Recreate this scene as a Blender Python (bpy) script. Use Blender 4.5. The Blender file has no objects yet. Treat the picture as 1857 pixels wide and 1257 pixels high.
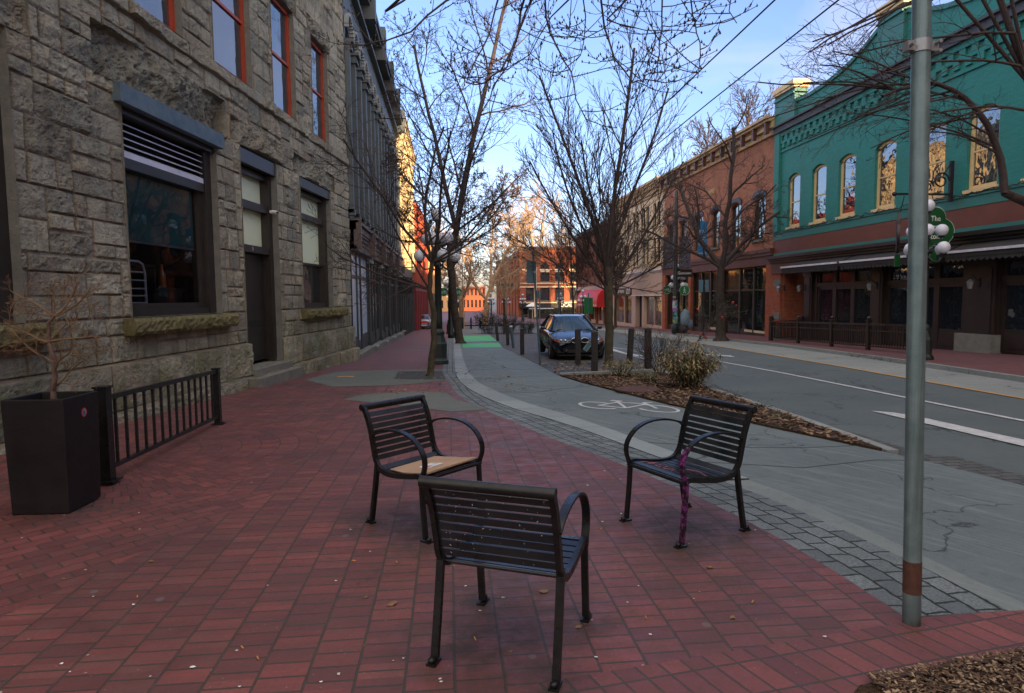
import bpy, bmesh, math, random
import numpy as np
from mathutils import Vector, Matrix

sc = bpy.context.scene
COL = sc.collection
R = math.radians
# ------------------------------------------------------------------ camera
EYE = 1.65
_yaw, _pit, _rol = R(5.65), R(4.45), R(0.5)
FW = Vector((math.sin(_yaw)*math.cos(_pit), math.cos(_yaw)*math.cos(_pit), -math.sin(_pit)))
_r0 = Vector((math.cos(_yaw), -math.sin(_yaw), 0)); _u0 = _r0.cross(FW)
RT = _r0*math.cos(_rol) - _u0*math.sin(_rol)
UP = _r0*math.sin(_rol) + _u0*math.cos(_rol)
cd = bpy.data.cameras.new("camera"); cam = bpy.data.objects.new("camera", cd); COL.objects.link(cam)
cd.sensor_width = 36.0; cd.lens = 1150.0/1857.0*36.0
cd.clip_start = 0.05; cd.clip_end = 3000
m = Matrix((RT, UP, -FW)).transposed().to_4x4(); m.translation = Vector((0, 0, EYE))
cam.matrix_world = m
sc.camera = cam
# ------------------------------------------------------------------ light
SUN_EL = R(10.0)
SUN_AZ = math.atan2(0.50, -0.87)            # direction to the sun, from +Y clockwise
sun_dir = Vector((math.sin(SUN_AZ)*math.cos(SUN_EL), math.cos(SUN_AZ)*math.cos(SUN_EL), math.sin(SUN_EL)))
w = bpy.data.worlds.new("World"); sc.world = w; w.use_nodes = True
nt = w.node_tree; nt.nodes.clear()
sky = nt.nodes.new('ShaderNodeTexSky'); sky.sky_type = 'NISHITA'; sky.sun_disc = False
sky.sun_elevation = SUN_EL; sky.sun_rotation = SUN_AZ
sky.air_density = 1.0; sky.dust_density = 1.5; sky.ozone_density = 3.0
bg = nt.nodes.new('ShaderNodeBackground'); bg.inputs['Strength'].default_value = 0.15
wo = nt.nodes.new('ShaderNodeOutputWorld')
# thin high cloud
tc = nt.nodes.new('ShaderNodeTexCoord'); mp = nt.nodes.new('ShaderNodeMapping')
mp.inputs['Scale'].default_value = (1.4, 1.4, 4.5)
nz = nt.nodes.new('ShaderNodeTexNoise'); nz.inputs['Scale'].default_value = 2.2; nz.inputs['Detail'].default_value = 7
nz.inputs['Distortion'].default_value = 0.6
rp = nt.nodes.new('ShaderNodeValToRGB'); rp.color_ramp.elements[0].position = 0.53; rp.color_ramp.elements[1].position = 0.85
rp.color_ramp.elements[1].color = (0.35, 0.35, 0.35, 1)
mx = nt.nodes.new('ShaderNodeMix'); mx.data_type = 'RGBA'; mx.inputs[7].default_value = (2.6, 2.2, 2.3, 1)
nt.links.new(tc.outputs['Generated'], mp.inputs['Vector']); nt.links.new(mp.outputs[0], nz.inputs['Vector'])
nt.links.new(nz.outputs['Fac'], rp.inputs['Fac']); nt.links.new(rp.outputs['Color'], mx.inputs[0])
wb = nt.nodes.new('ShaderNodeMix'); wb.data_type = 'RGBA'; wb.blend_type = 'MULTIPLY'; wb.inputs[0].default_value = 1.0; wb.inputs[7].default_value = (0.98, 0.82, 0.93, 1)
nt.links.new(sky.outputs['Color'], wb.inputs[6]); nt.links.new(wb.outputs[2], mx.inputs[6])
# unseen broken cloud deck overhead and behind the viewer, added as warm fill light
dt = nt.nodes.new('ShaderNodeVectorMath'); dt.operation = 'DOT_PRODUCT'; dt.inputs[1].default_value = (-0.25, -0.70, 0.90)
nt.links.new(tc.outputs['Generated'], dt.inputs[0])
mr = nt.nodes.new('ShaderNodeMapRange'); mr.interpolation_type = 'SMOOTHSTEP'; mr.inputs[1].default_value = 0.22; mr.inputs[2].default_value = 0.75
nt.links.new(dt.outputs['Value'], mr.inputs[0])
cn_ = nt.nodes.new('ShaderNodeTexNoise'); cn_.inputs['Scale'].default_value = 3.5; cn_.inputs['Detail'].default_value = 8; nt.links.new(tc.outputs['Generated'], cn_.inputs['Vector'])
cr_ = nt.nodes.new('ShaderNodeMapRange'); cr_.inputs[1].default_value = 0.35; cr_.inputs[2].default_value = 0.62; cr_.inputs[3].default_value = 0.45; nt.links.new(cn_.outputs['Fac'], cr_.inputs[0])
ml = nt.nodes.new('ShaderNodeMath'); ml.operation = 'MULTIPLY'; nt.links.new(mr.outputs[0], ml.inputs[0]); nt.links.new(cr_.outputs[0], ml.inputs[1])
mc = nt.nodes.new('ShaderNodeMix'); mc.data_type = 'RGBA'; mc.inputs[7].default_value = (4.1, 3.65, 3.2, 1)
nt.links.new(ml.outputs[0], mc.inputs[0]); nt.links.new(mx.outputs[2], mc.inputs[6]); nt.links.new(mc.outputs[2], bg.inputs['Color'])
nt.links.new(bg.outputs[0], wo.inputs['Surface'])
sl = bpy.data.lights.new("sun", 'SUN'); sl.energy = 3.4; sl.angle = R(0.5); sl.color = (1.0, 0.66, 0.36)
so = bpy.data.objects.new("sun", sl); COL.objects.link(so)
so.rotation_euler = (-sun_dir).to_track_quat('-Z', 'Y').to_euler()
so.location = (0, 0, 40)
vs = sc.view_settings
sc.display_settings.display_device = 'sRGB'
vs.view_transform = 'Standard'; vs.look = 'None'; vs.exposure = 1.8; vs.gamma = 1.0; vs.use_curve_mapping = False
sc.cycles.max_bounces = 6; sc.cycles.transparent_max_bounces = 12

# ------------------------------------------------------------------ helpers
def gz(Y):
    if Y < 5: return 0.0
    if Y < 60: return -0.024*(Y-5)
    if Y < 110:
        t = (Y-60)/50; return -1.32-1.2*(t-t*t/2)
    return -1.92

def props(o, label=None, cat=None, group=None, kind=None):
    if label: o['label'] = label
    if cat: o['category'] = cat
    if group: o['group'] = group
    if kind: o['kind'] = kind
    return o

def thing(name, label, cat, loc=(0, 0, 0), rz=0, group=None):
    o = bpy.data.objects.new(name, None); COL.objects.link(o)
    o.empty_display_size = 0.2
    o.location = loc; o.rotation_euler = (0, 0, rz)
    return props(o, label, cat, group)

def copy_tree(o, parent=None):
    c = o.copy(); COL.objects.link(c)
    if parent: c.parent = parent
    for ch in list(o.children):
        copy_tree(ch, c)
    return c

class MB:
    """collects geometry; build() links it as one mesh object"""
    def __init__(s): s.v = []; s.f = []; s.mi = []; s.sm = []
    def add(s, vs_, fs, mi=0, smooth=False):
        b = len(s.v); s.v.extend([tuple(p) for p in vs_])
        for f in fs: s.f.append(tuple(b+i for i in f)); s.mi.append(mi); s.sm.append(smooth)
    def box(s, x0, x1, y0, y1, z0, z1, mi=0):
        if x0 > x1: x0, x1 = x1, x0
        if y0 > y1: y0, y1 = y1, y0
        if z0 > z1: z0, z1 = z1, z0
        v = [(x0,y0,z0),(x1,y0,z0),(x1,y1,z0),(x0,y1,z0),(x0,y0,z1),(x1,y0,z1),(x1,y1,z1),(x0,y1,z1)]
        s.add(v, [(0,3,2,1),(4,5,6,7),(0,1,5,4),(1,2,6,5),(2,3,7,6),(3,0,4,7)], mi)
    def quad(s, a, b, c, d, mi=0): s.add([a, b, c, d], [(0, 1, 2, 3)], mi)
    def prism(s, pts, d, mi=0):
        """polygon pts (3D list) extruded by vector d"""
        n = len(pts); d = Vector(d)
        v = [tuple(p) for p in pts]+[tuple(Vector(p)+d) for p in pts]
        f = [tuple(range(n))[::-1], tuple(range(n, 2*n))]+[(i, (i+1) % n, n+(i+1) % n, n+i) for i in range(n)]
        s.add(v, f, mi)
    def bar(s, a, b, w, h, mi=0, up=(0, 0, 1)):
        a = Vector(a); b = Vector(b); d = (b-a).normalized(); u = Vector(up)
        r = d.cross(u)
        if r.length < 1e-4: r = d.cross(Vector((1, 0, 0)))
        r.normalize(); u = r.cross(d)
        q = [r*w/2+u*h/2, -r*w/2+u*h/2, -r*w/2-u*h/2, r*w/2-u*h/2]
        s.prism([a+k for k in q], b-a, mi)
    def tube(s, path, rad, n=8, mi=0, caps=True, smooth=True):
        P = [Vector(p) for p in path]
        if not hasattr(rad, '__len__'): rad = [rad]*len(P)
        prev = None; rings = []
        for i, p in enumerate(P):
            t = (P[min(i+1, len(P)-1)]-P[max(i-1, 0)])
            if t.length < 1e-9: t = Vector((0, 0, 1))
            t.normalize()
            if prev is None:
                a = t.cross(Vector((0, 0, 1)))
                if a.length < 1e-3: a = t.cross(Vector((1, 0, 0)))
            else:
                a = prev-t*prev.dot(t)
            a.normalize(); prev = a; b = t.cross(a)
            rings.append([p+(a*math.cos(2*math.pi*k/n)+b*math.sin(2*math.pi*k/n))*rad[i] for k in range(n)])
        v = [q for r_ in rings for q in r_]
        f = [(i*n+k, i*n+(k+1) % n, (i+1)*n+(k+1) % n, (i+1)*n+k) for i in range(len(P)-1) for k in range(n)]
        s.add(v, f, mi, smooth)
        if caps:
            s.add(rings[0], [tuple(range(n))[::-1]], mi); s.add(rings[-1], [tuple(range(n))], mi)
    def strap(s, path, w, t, mi=0, axis=(1, 0, 0), centre=0.0):
        """flat bar swept along a path lying in a plane perpendicular to axis"""
        P = [Vector(p) for p in path]; ax = Vector(axis); n = len(P); v = []
        for i, p in enumerate(P):
            d = (P[min(i+1, n-1)]-P[max(i-1, 0)]).normalized(); q = ax.cross(d)
            for a, b in ((-1, -1), (1, -1), (1, 1), (-1, 1)):
                v.append(p+ax*(w/2*a)+q*(t/2*b))
        f = [(i*4+k, i*4+(k+1) % 4, (i+1)*4+(k+1) % 4, (i+1)*4+k) for i in range(n-1) for k in range(4)]
        f += [(3, 2, 1, 0), (4*n-4, 4*n-3, 4*n-2, 4*n-1)]
        s.add(v, f, mi)
    def lathe(s, prof, n=16, c=(0, 0, 0), mi=0, smooth=True):
        v = []; m_ = len(prof)
        for r_, z in prof:
            for k in range(n):
                a = 2*math.pi*k/n; v.append((c[0]+r_*math.cos(a), c[1]+r_*math.sin(a), c[2]+z))
        f = [(i*n+k, i*n+(k+1) % n, (i+1)*n+(k+1) % n, (i+1)*n+k) for i in range(m_-1) for k in range(n)]
        f += [tuple(range(n))[::-1], tuple(range((m_-1)*n, m_*n))]
        s.add(v, f, mi, smooth)
    def ball(s, c, r_, n=14, mi=0, sq=1.0):
        prof = [(max(1e-4, r_*math.sin(math.pi*i/n)), -r_*sq*math.cos(math.pi*i/n)) for i in range(n+1)]
        s.lathe(prof, n+4, c, mi)
    def build(s, name, mats, parent=None, off=(0, 0, 0), loc=None):
        me = bpy.data.meshes.new(name)
        v = s.v
        if off != (0, 0, 0): v = [(a-off[0], b-off[1], c-off[2]) for a, b, c in v]
        me.from_pydata(v, [], s.f)
        if not isinstance(mats, (list, tuple)): mats = [mats]
        for m_ in mats: me.materials.append(m_)
        me.polygons.foreach_set('material_index', s.mi); me.polygons.foreach_set('use_smooth', s.sm)
        me.update()
        o = bpy.data.objects.new(name, me); COL.objects.link(o)
        if parent: o.parent = parent
        if loc: o.location = loc
        return o

def text_obj(name, s, size, mat, parent, loc, rot, extrude=0.004, align='CENTER', sx=1.0):
    cu = bpy.data.curves.new(name, 'FONT'); cu.body = s; cu.size = size; cu.extrude = extrude
    cu.align_x = align; cu.align_y = 'CENTER'; cu.resolution_u = 2
    t = bpy.data.objects.new(name, cu); COL.objects.link(t)
    bpy.context.view_layer.update()
    me = bpy.data.meshes.new_from_object(t.evaluated_get(bpy.context.evaluated_depsgraph_get()))
    bpy.data.objects.remove(t); bpy.data.curves.remove(cu)
    me.materials.clear(); me.materials.append(mat); me.name = name
    o = bpy.data.objects.new(name, me); COL.objects.link(o)
    if parent: o.parent = parent
    o.location = loc; o.rotation_euler = rot; o.scale = (sx, 1, 1)
    return o

# ------------------------------------------------------------------ materials
class NG:
    def __init__(s, name):
        s.m = bpy.data.materials.new(name); s.m.use_nodes = True; s.t = s.m.node_tree
        s.b = s.t.nodes['Principled BSDF']; s.out = s.t.nodes['Material Output']
    def n(s, ty, **kw):
        nd = s.t.nodes.new('ShaderNode'+ty)
        for k, v in kw.items():
            if k.startswith('_'): setattr(nd, k[1:], v)
            else:
                key = k.replace('__', ' ')
                if key.startswith('i') and key[1:].isdigit(): key = int(key[1:])
                s.set(nd.inputs[key], v)
        return nd
    def set(s, inp, v):
        if isinstance(v, bpy.types.NodeSocket): s.t.links.new(v, inp)
        else:
            if inp.type == 'RGBA' and hasattr(v, '__len__') and len(v) == 3: v = (*v, 1)
            inp.default_value = v
    def p(s, **kw):
        for k, v in kw.items(): s.set(s.b.inputs[k.replace('_', ' ')], v)
    def math(s, op, a, b=0.0, c=0.0, clamp=False):
        nd = s.n('Math', _operation=op, _use_clamp=clamp); s.set(nd.inputs[0], a); s.set(nd.inputs[1], b); s.set(nd.inputs[2], c); return nd.outputs[0]
    def mix(s, f, a, b, blend='MIX'):
        nd = s.n('Mix', _data_type='RGBA', _blend_type=blend); s.set(nd.inputs[0], f); s.set(nd.inputs[6], a); s.set(nd.inputs[7], b); return nd.outputs[2]
    def obj(s): return s.n('TexCoord').outputs['Object']
    def noise(s, v, scale, detail=6, rough=.55, dist=0.0):
        nd = s.n('TexNoise', Vector=v, Scale=scale, Detail=detail, Roughness=rough, Distortion=dist); return nd.outputs['Fac']
    def ramp(s, f, a, b, ca=(0, 0, 0), cb=(1, 1, 1)):
        nd = s.n('ValToRGB'); s.set(nd.inputs[0], f); e = nd.color_ramp.elements
        e[0].position = a; e[1].position = b; e[0].color = (*ca, 1); e[1].color = (*cb, 1); return nd.outputs[0]
    def mapr(s, f, a, b, c=0.0, d=1.0):
        nd = s.n('MapRange'); s.set(nd.inputs[0], f); nd.inputs[1].default_value = a; nd.inputs[2].default_value = b
        nd.inputs[3].default_value = c; nd.inputs[4].default_value = d; return nd.outputs[0]
    def bump(s, h, strength=.4, dist=.01, normal=None):
        nd = s.n('Bump', Height=h, Strength=strength, Distance=dist)
        if normal: s.set(nd.inputs['Normal'], normal)
        s.set(s.b.inputs['Normal'], nd.outputs[0]); return nd.outputs[0]
    def xyz(s, v):
        nd = s.n('SeparateXYZ', Vector=v); return nd.outputs
    def comb(s, x, y, z=0.0):
        nd = s.n('CombineXYZ'); s.set(nd.inputs[0], x); s.set(nd.inputs[1], y); s.set(nd.inputs[2], z); return nd.outputs[0]

def pbr(name, col, rough=.6, metal=0.0, col2=None, nscale=3.0, bump=0.0, bscale=25.0, spec=.5, rvar=0.0, dist=.01, coat=0.0):
    g = NG(name); v = g.obj()
    if col2 is not None:
        f = g.ramp(g.noise(v, nscale, 8, .62), .35, .68); c = g.mix(f, col, col2)
    else:
        f = g.noise(v, nscale, 6, .6)
        c = g.mix(g.mapr(f, .3, .7, 0, 1), tuple(x*.82 for x in col), tuple(min(1, x*1.15) for x in col))
    g.p(Base_Color=c, Metallic=metal, Specular_IOR_Level=spec)
    if rvar: g.p(Roughness=g.mapr(g.noise(v, nscale*2.3, 6), .3, .7, max(.02, rough-rvar), rough+rvar))
    else: g.p(Roughness=rough)
    if coat: g.p(Coat_Weight=coat, Coat_Roughness=.05)
    if bump: g.bump(g.noise(v, bscale, 8, .6), bump, dist)
    return g.m

def brickmat(name, c1, c2, mortar, bw=.215, bh=.072, ms=.008, rough=.8, bump=.5, dirt=(.03, .025, .02), dscale=.9, damt=.45, off=.5):
    g = NG(name); v = g.obj(); x, y, z = g.xyz(v)
    u = g.math('ADD', x, y); vec = g.comb(u, z)
    b = g.n('TexBrick', Vector=vec, Color1=c1, Color2=c2, Mortar=mortar, Scale=1.0, _offset=off)
    b.inputs['Mortar Size'].default_value = ms; b.inputs['Mortar Smooth'].default_value = .3; b.inputs['Bias'].default_value = -.1
    b.inputs['Brick Width'].default_value = bw; b.inputs['Row Height'].default_value = bh
    n1 = g.noise(v, dscale, 8, .65); n2 = g.noise(v, 40, 4)
    c = g.mix(g.mapr(n1, .45, .75, 0, damt), b.outputs['Color'], dirt)
    c = g.mix(g.mapr(n2, .3, .7, 0, .35), c, tuple(k*.6 for k in c1))
    g.p(Base_Color=c, Roughness=rough, Specular_IOR_Level=.25)
    h = g.math('SUBTRACT', g.math('MULTIPLY', n2, .25), b.outputs['Fac'])
    g.bump(h, bump, .008)
    return g.m

def glassmat(name, tint=(.012, .016, .02), ior=1.9, rough=.03, wob=.0006, lv=.5):
    g = NG(name); v = g.obj()
    g.p(Base_Color=tint, Roughness=rough, IOR=ior, Specular_IOR_Level=lv)
    g.bump(g.noise(v, 1.7, 2), 1.0, wob*10)
    return g.m

def see_glass(name, tr=(.9, .95, .95), ior=1.6, rough=.02):
    g = NG(name); t = g.t
    tp = g.n('BsdfTransparent', Color=tr); gl = g.n('BsdfGlossy', Color=(1, 1, 1), Roughness=rough)
    fr = g.n('Fresnel', IOR=ior); mxs = g.n('MixShader')
    t.links.new(fr.outputs[0], mxs.inputs[0]); t.links.new(tp.outputs[0], mxs.inputs[1]); t.links.new(gl.outputs[0], mxs.inputs[2])
    t.links.new(mxs.outputs[0], g.out.inputs['Surface'])
    return g.m

M = {}
M['black_metal'] = pbr('black_metal', (.006, .0065, .007), .34, 0.0, (.014, .013, .012), 14, .25, 90, .35, .12, .002)
M['black_matte'] = pbr('black_matte', (.012, .011, .011), .55, 0, (.02, .018, .017), 5, .15, 60, .4, .1)
M['planter_black'] = pbr('planter_black', (.007, .006, .006), .5, 0, (.014, .011, .010), 3, .12, 40, .3, .12)
M['bollard_black'] = pbr('bollard_black', (.012, .0105, .010), .55, 0, (.024, .02, .018), 6, .2, 50)
def galvmat():
    g = NG('galvanised_steel'); v = g.obj(); x, y, z = g.xyz(v)
    n = g.noise(v, 7, 7, .65); st = g.noise(g.comb(g.math('MULTIPLY', x, 40), g.math('MULTIPLY', y, 40), g.math('MULTIPLY', z, 1.2)), 1.0, 5, .6); f = g.noise(v, 120, 3, .8)
    c = g.mix(g.mapr(n, .3, .7), (.11, .165, .175), (.20, .265, .265)); c = g.mix(g.mapr(st, .5, .72, 0, .6), c, (.07, .10, .105))
    c = g.mix(g.mapr(f, .62, .75, 0, .7), c, (.34, .38, .36)); c = g.mix(g.math('MULTIPLY', g.mapr(z, .16, .0, 0, .85), g.mapr(n, .3, .6)), c, (.035, .03, .022))
    g.p(Base_Color=c, Roughness=g.mapr(n, .3, .7, .35, .6), Metallic=.45); g.bump(f, .2, .002); return g.m
M['galv'] = galvmat()
M['rust'] = pbr('rust', (.055, .022, .014), .8, .1, (.10, .04, .024), 20, .4, 90)
M['greymetal'] = pbr('grey_metal', (.28, .29, .3), .45, .6)
M['dark_green_metal'] = pbr('dark_green_metal', (.012, .022, .02), .45, .0, (.02, .03, .028), 8, .2, 40)
M['white_globe'] = pbr('opal_globe', (.62, .64, .72), .25, 0, None, 2)
def wornpaint():
    g = NG('worn_white_paint'); v = g.obj(); n = g.noise(v, 7, 9, .75); f = g.noise(v, 60, 5, .8)
    c = g.mix(g.mapr(n, .35, .7), (.55, .56, .56), (.34, .35, .35)); c = g.mix(g.mapr(f, .55, .66, 0, .8), c, (.13, .145, .14)); c = g.mix(g.mapr(n, .60, .68, 0, .7), c, (.12, .135, .13))
    g.p(Base_Color=c, Roughness=.65); g.bump(f, .3, .003); return g.m
M['white_paint'] = wornpaint()
M['yellow_paint'] = pbr('yellow_paint', (.55, .30, .06), .6, 0, (.38, .20, .07), 6, .2, 60)
M['bark'] = pbr('bark', (.035, .026, .022), .9, 0, (.075, .058, .048), 10, .8, 30, .2, 0, .02)
M['bark_green'] = pbr('mossy_bark', (.05, .042, .028), .9, 0, (.095, .085, .055), 7, .8, 26, .2, 0, .02)
M['twig'] = pbr('twig', (.040, .028, .026), .85, 0, (.065, .045, .04), 8)
M['bark_tan'] = pbr('tan_bark', (.30, .20, .11), .85, 0, (.48, .35, .20), 3, .5, 14, .3, 0, .02)
M['twig_tan'] = pbr('tan_twig', (.30, .20, .12), .85, 0, (.40, .29, .18), 3)
M['mulch'] = pbr('bark_mulch', (.022, .014, .010), .95, 0, (.10, .058, .032), 45, 1.0, 60, .2, 0, .03)
M['soil'] = pbr('soil', (.03, .02, .014), .95, 0, (.06, .042, .03), 25, .8, 50)
M['glass'] = glassmat('window_glass')
M['glass_hi'] = glassmat('reflective_window_glass', (.02, .03, .04), 2.6, .02, .0008)
M['glass_store'] = glassmat('shop_glass', (.010, .011, .010), 1.6, .02, .0004)
M['clear_glass'] = see_glass('clear_glass')
M['frost'] = pbr('frosted_pane', (.70, .80, .58), .2, 0, (.78, .84, .60), .8, 0, 25, .6)
M['frost2'] = pbr('papered_pane', (.42, .56, .72), .18, 0, (.50, .62, .76), .8, 0, 25, .7)
M['card'] = pbr('cardboard', (.36, .23, .14), .85, 0, (.42, .28, .18), 6, .2, 30)
M['paper'] = pbr('paper', (.7, .7, .68), .7)
M['roof'] = pbr('roofing', (.05, .05, .05), .9)
# ------------------------------------------------------------------ ground
def fold(v, g, cx=None): pass

def paving_mat():
    g = NG('red_brick_paving'); v = g.obj(); x, y, z = g.xyz(v)
    def brick(vec, bw=.112, bh=.215, off=.5):
        b = g.n('TexBrick', Vector=vec, Color1=(.245, .068, .058), Color2=(.130, .040, .038), Mortar=(.045, .044, .030), Scale=1.0, _offset=off)
        b.inputs['Mortar Size'].default_value = .0065; b.inputs['Mortar Smooth'].default_value = .25; b.inputs['Bias'].default_value = .0
        b.inputs['Brick Width'].default_value = bw; b.inputs['Row Height'].default_value = bh
        return b
    bA = brick(g.comb(y, x))                                   # joints run along the street
    s2 = math.sqrt(.5)
    u = g.math('ADD', g.math('MULTIPLY', x, s2), g.math('MULTIPLY', y, s2)); w_ = g.math('SUBTRACT', g.math('MULTIPLY', x, s2), g.math('MULTIPLY', y, s2))
    bB = brick(g.comb(u, w_), .215, .112)
    dx = g.math('ADD', x, 3.7); dy = g.math('SUBTRACT', y, 7.3)
    rad = g.math('SQRT', g.math('ADD', g.math('MULTIPLY', dx, dx), g.math('MULTIPLY', dy, dy)))
    ang = g.math('ARCTAN2', dy, dx)
    bC = brick(g.comb(g.math('MULTIPLY', ang, 1.7), rad), .112, .215)
    bD = brick(g.comb(g.math('ADD', x, g.math('MULTIPLY', y, .35)), g.math('SUBTRACT', y, g.math('MULTIPLY', x, .16))), .115, .22, 0.0)
    # region masks
    bord = g.math('ADD', g.math('MULTIPLY', g.math('SUBTRACT', y, 3.5), .42), -2.35)     # angled bed to the left of this line
    mB = g.math('MULTIPLY', g.math('LESS_THAN', x, bord), g.math('LESS_THAN', y, 5.6))
    mC = g.math('LESS_THAN', rad, 2.2)
    front = g.math('ADD', g.math('MULTIPLY', x, .155), 2.52)
    mD = g.math('MULTIPLY', g.math('LESS_THAN', y, front), g.math('GREATER_THAN', x, .35))
    rw = g.math('FLOOR', g.math('DIVIDE', x, .215)); cl_ = g.math('FLOOR', g.math('ADD', g.math('DIVIDE', y, .112), g.math('MULTIPLY', g.math('FLOORED_MODULO', rw, 2.0), .5)))
    wn = g.n('TexWhiteNoise', _noise_dimensions='2D', Vector=g.comb(rw, cl_)); wr = g.xyz(wn.outputs['Color'])
    colA = g.mix(g.mapr(wr[0], .2, 1.0, 0, .55), bA.outputs['Color'], (.10, .045, .042)); colA = g.mix(g.mapr(wr[1], .82, 1.0, 0, .4), colA, (.27, .10, .075))
    colA = g.mix(bA.outputs['Fac'], colA, (.045, .044, .030))
    col = colA; fac = bA.outputs['Fac']
    for mk, b in ((mB, bB), (mC, bC), (mD, bD)):
        col = g.mix(mk, col, b.outputs['Color'])
        fac = g.math('ADD', g.math('MULTIPLY', fac, g.math('SUBTRACT', 1.0, mk)), g.math('MULTIPLY', b.outputs['Fac'], mk))
    n1 = g.noise(v, .8, 8, .65); n2 = g.noise(v, 55, 5); n3 = g.noise(v, 6, 8, .7)
    c = g.mix(g.mapr(n1, .42, .70, 0, .65), col, (.060, .036, .034))
    c = g.mix(g.mapr(n3, .55, .75, 0, .45), c, (.10, .062, .055))
    c = g.mix(g.mapr(n2, .35, .75, 0, .45), c, (.09, .03, .03))
    spk = g.n('TexVoronoi', Vector=v, Scale=14.0); c = g.mix(g.mapr(spk.outputs['Distance'], .0, .075, .55, 0), c, (.42, .36, .33))
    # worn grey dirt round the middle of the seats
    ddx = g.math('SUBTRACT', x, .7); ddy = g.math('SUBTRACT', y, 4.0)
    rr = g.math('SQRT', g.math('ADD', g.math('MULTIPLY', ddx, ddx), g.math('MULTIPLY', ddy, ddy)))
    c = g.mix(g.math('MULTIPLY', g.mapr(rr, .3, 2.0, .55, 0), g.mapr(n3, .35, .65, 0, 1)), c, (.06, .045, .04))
    # mossy dirt and painted contact shade where the seat legs are bolted down, and dried spills
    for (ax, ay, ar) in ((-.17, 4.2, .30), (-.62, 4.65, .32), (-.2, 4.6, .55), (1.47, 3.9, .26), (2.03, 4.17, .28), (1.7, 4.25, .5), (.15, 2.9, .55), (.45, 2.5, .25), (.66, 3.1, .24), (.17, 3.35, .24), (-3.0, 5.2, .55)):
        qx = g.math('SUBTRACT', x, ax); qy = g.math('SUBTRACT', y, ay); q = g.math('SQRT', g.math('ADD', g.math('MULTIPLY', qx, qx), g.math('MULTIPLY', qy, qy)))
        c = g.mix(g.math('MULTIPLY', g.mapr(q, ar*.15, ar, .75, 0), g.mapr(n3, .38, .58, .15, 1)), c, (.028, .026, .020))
    n5 = g.noise(v, 2.6, 9, .75, 1.2); c = g.mix(g.mapr(n5, .60, .66, 0, .5), c, (.045, .028, .026)); c = g.mix(g.mapr(n5, .30, .36, .35, 0), c, (.16, .10, .09))
    gum = g.n('TexVoronoi', Vector=v, Scale=2.1); c = g.mix(g.mapr(gum.outputs['Distance'], .045, .055, .55, 0), c, (.14, .13, .125))
    g.p(Base_Color=c, Roughness=g.mapr(n3, .3, .7, .42, .78), Specular_IOR_Level=.45)
    g.bump(g.math('SUBTRACT', g.math('MULTIPLY', n2, .35), fac), .75, .006)
    return g.m
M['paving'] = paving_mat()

def sett_mat(name, c1, c2, bw, bh, mort, ms=.012, off=.5, rot=0.0, rough=.7, uv=False):
    g = NG(name); v = g.obj()
    src = g.n('TexCoord').outputs['UV'] if uv else v
    mpn = g.n('Mapping', Vector=src); mpn.inputs['Rotation'].default_value = (0, 0, rot)
    vv = g.n('TexNoise', Vector=v, Scale=9.0, Detail=4.0); dis = g.n('VectorMath', _operation='MULTIPLY_ADD'); g.set(dis.inputs[0], vv.outputs['Color']); dis.inputs[1].default_value = (.045, .045, 0); g.set(dis.inputs[2], mpn.outputs[0])
    b = g.n('TexBrick', Vector=dis.outputs[0], Color1=c1, Color2=c2, Mortar=mort, Scale=1.0, _offset=off)
    b.inputs['Mortar Size'].default_value = ms; b.inputs['Mortar Smooth'].default_value = .8
    b.inputs['Brick Width'].default_value = bw; b.inputs['Row Height'].default_value = bh
    n2 = g.noise(v, 75, 8, .75); n3 = g.noise(v, 14, 6); n4 = g.noise(v, 1.5, 5)
    c = g.mix(g.mapr(n2, .42, .62, 0, .85), b.outputs['Color'], tuple(k*.25 for k in c1))
    c = g.mix(g.mapr(n4, .4, .7, 0, .5), c, tuple(k*.4 for k in c2))
    c = g.mix(g.math('MULTIPLY', b.outputs['Fac'], .9), c, mort)
    g.p(Base_Color=c, Roughness=rough)
    g.bump(g.math('SUBTRACT', g.math('MULTIPLY', g.math('ADD', n2, n3), .6), g.math('MULTIPLY', b.outputs['Fac'], 1.4)), 1.0, .016)
    return g.m
M['setts'] = sett_mat('granite_setts', (.26, .30, .30), (.13, .16, .165), .19, .145, (.018, .022, .012), .010, .5, R(90), .7, True)
M['setts_small'] = sett_mat('small_grey_setts', (.13, .135, .125), (.08, .085, .08), .20, .11, (.035, .034, .03), .008, .5, 0)
M['bay'] = sett_mat('parking_pavers', (.10, .095, .085), (.065, .062, .056), .22, .11, (.035, .033, .028), .006, .5, R(40))

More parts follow.
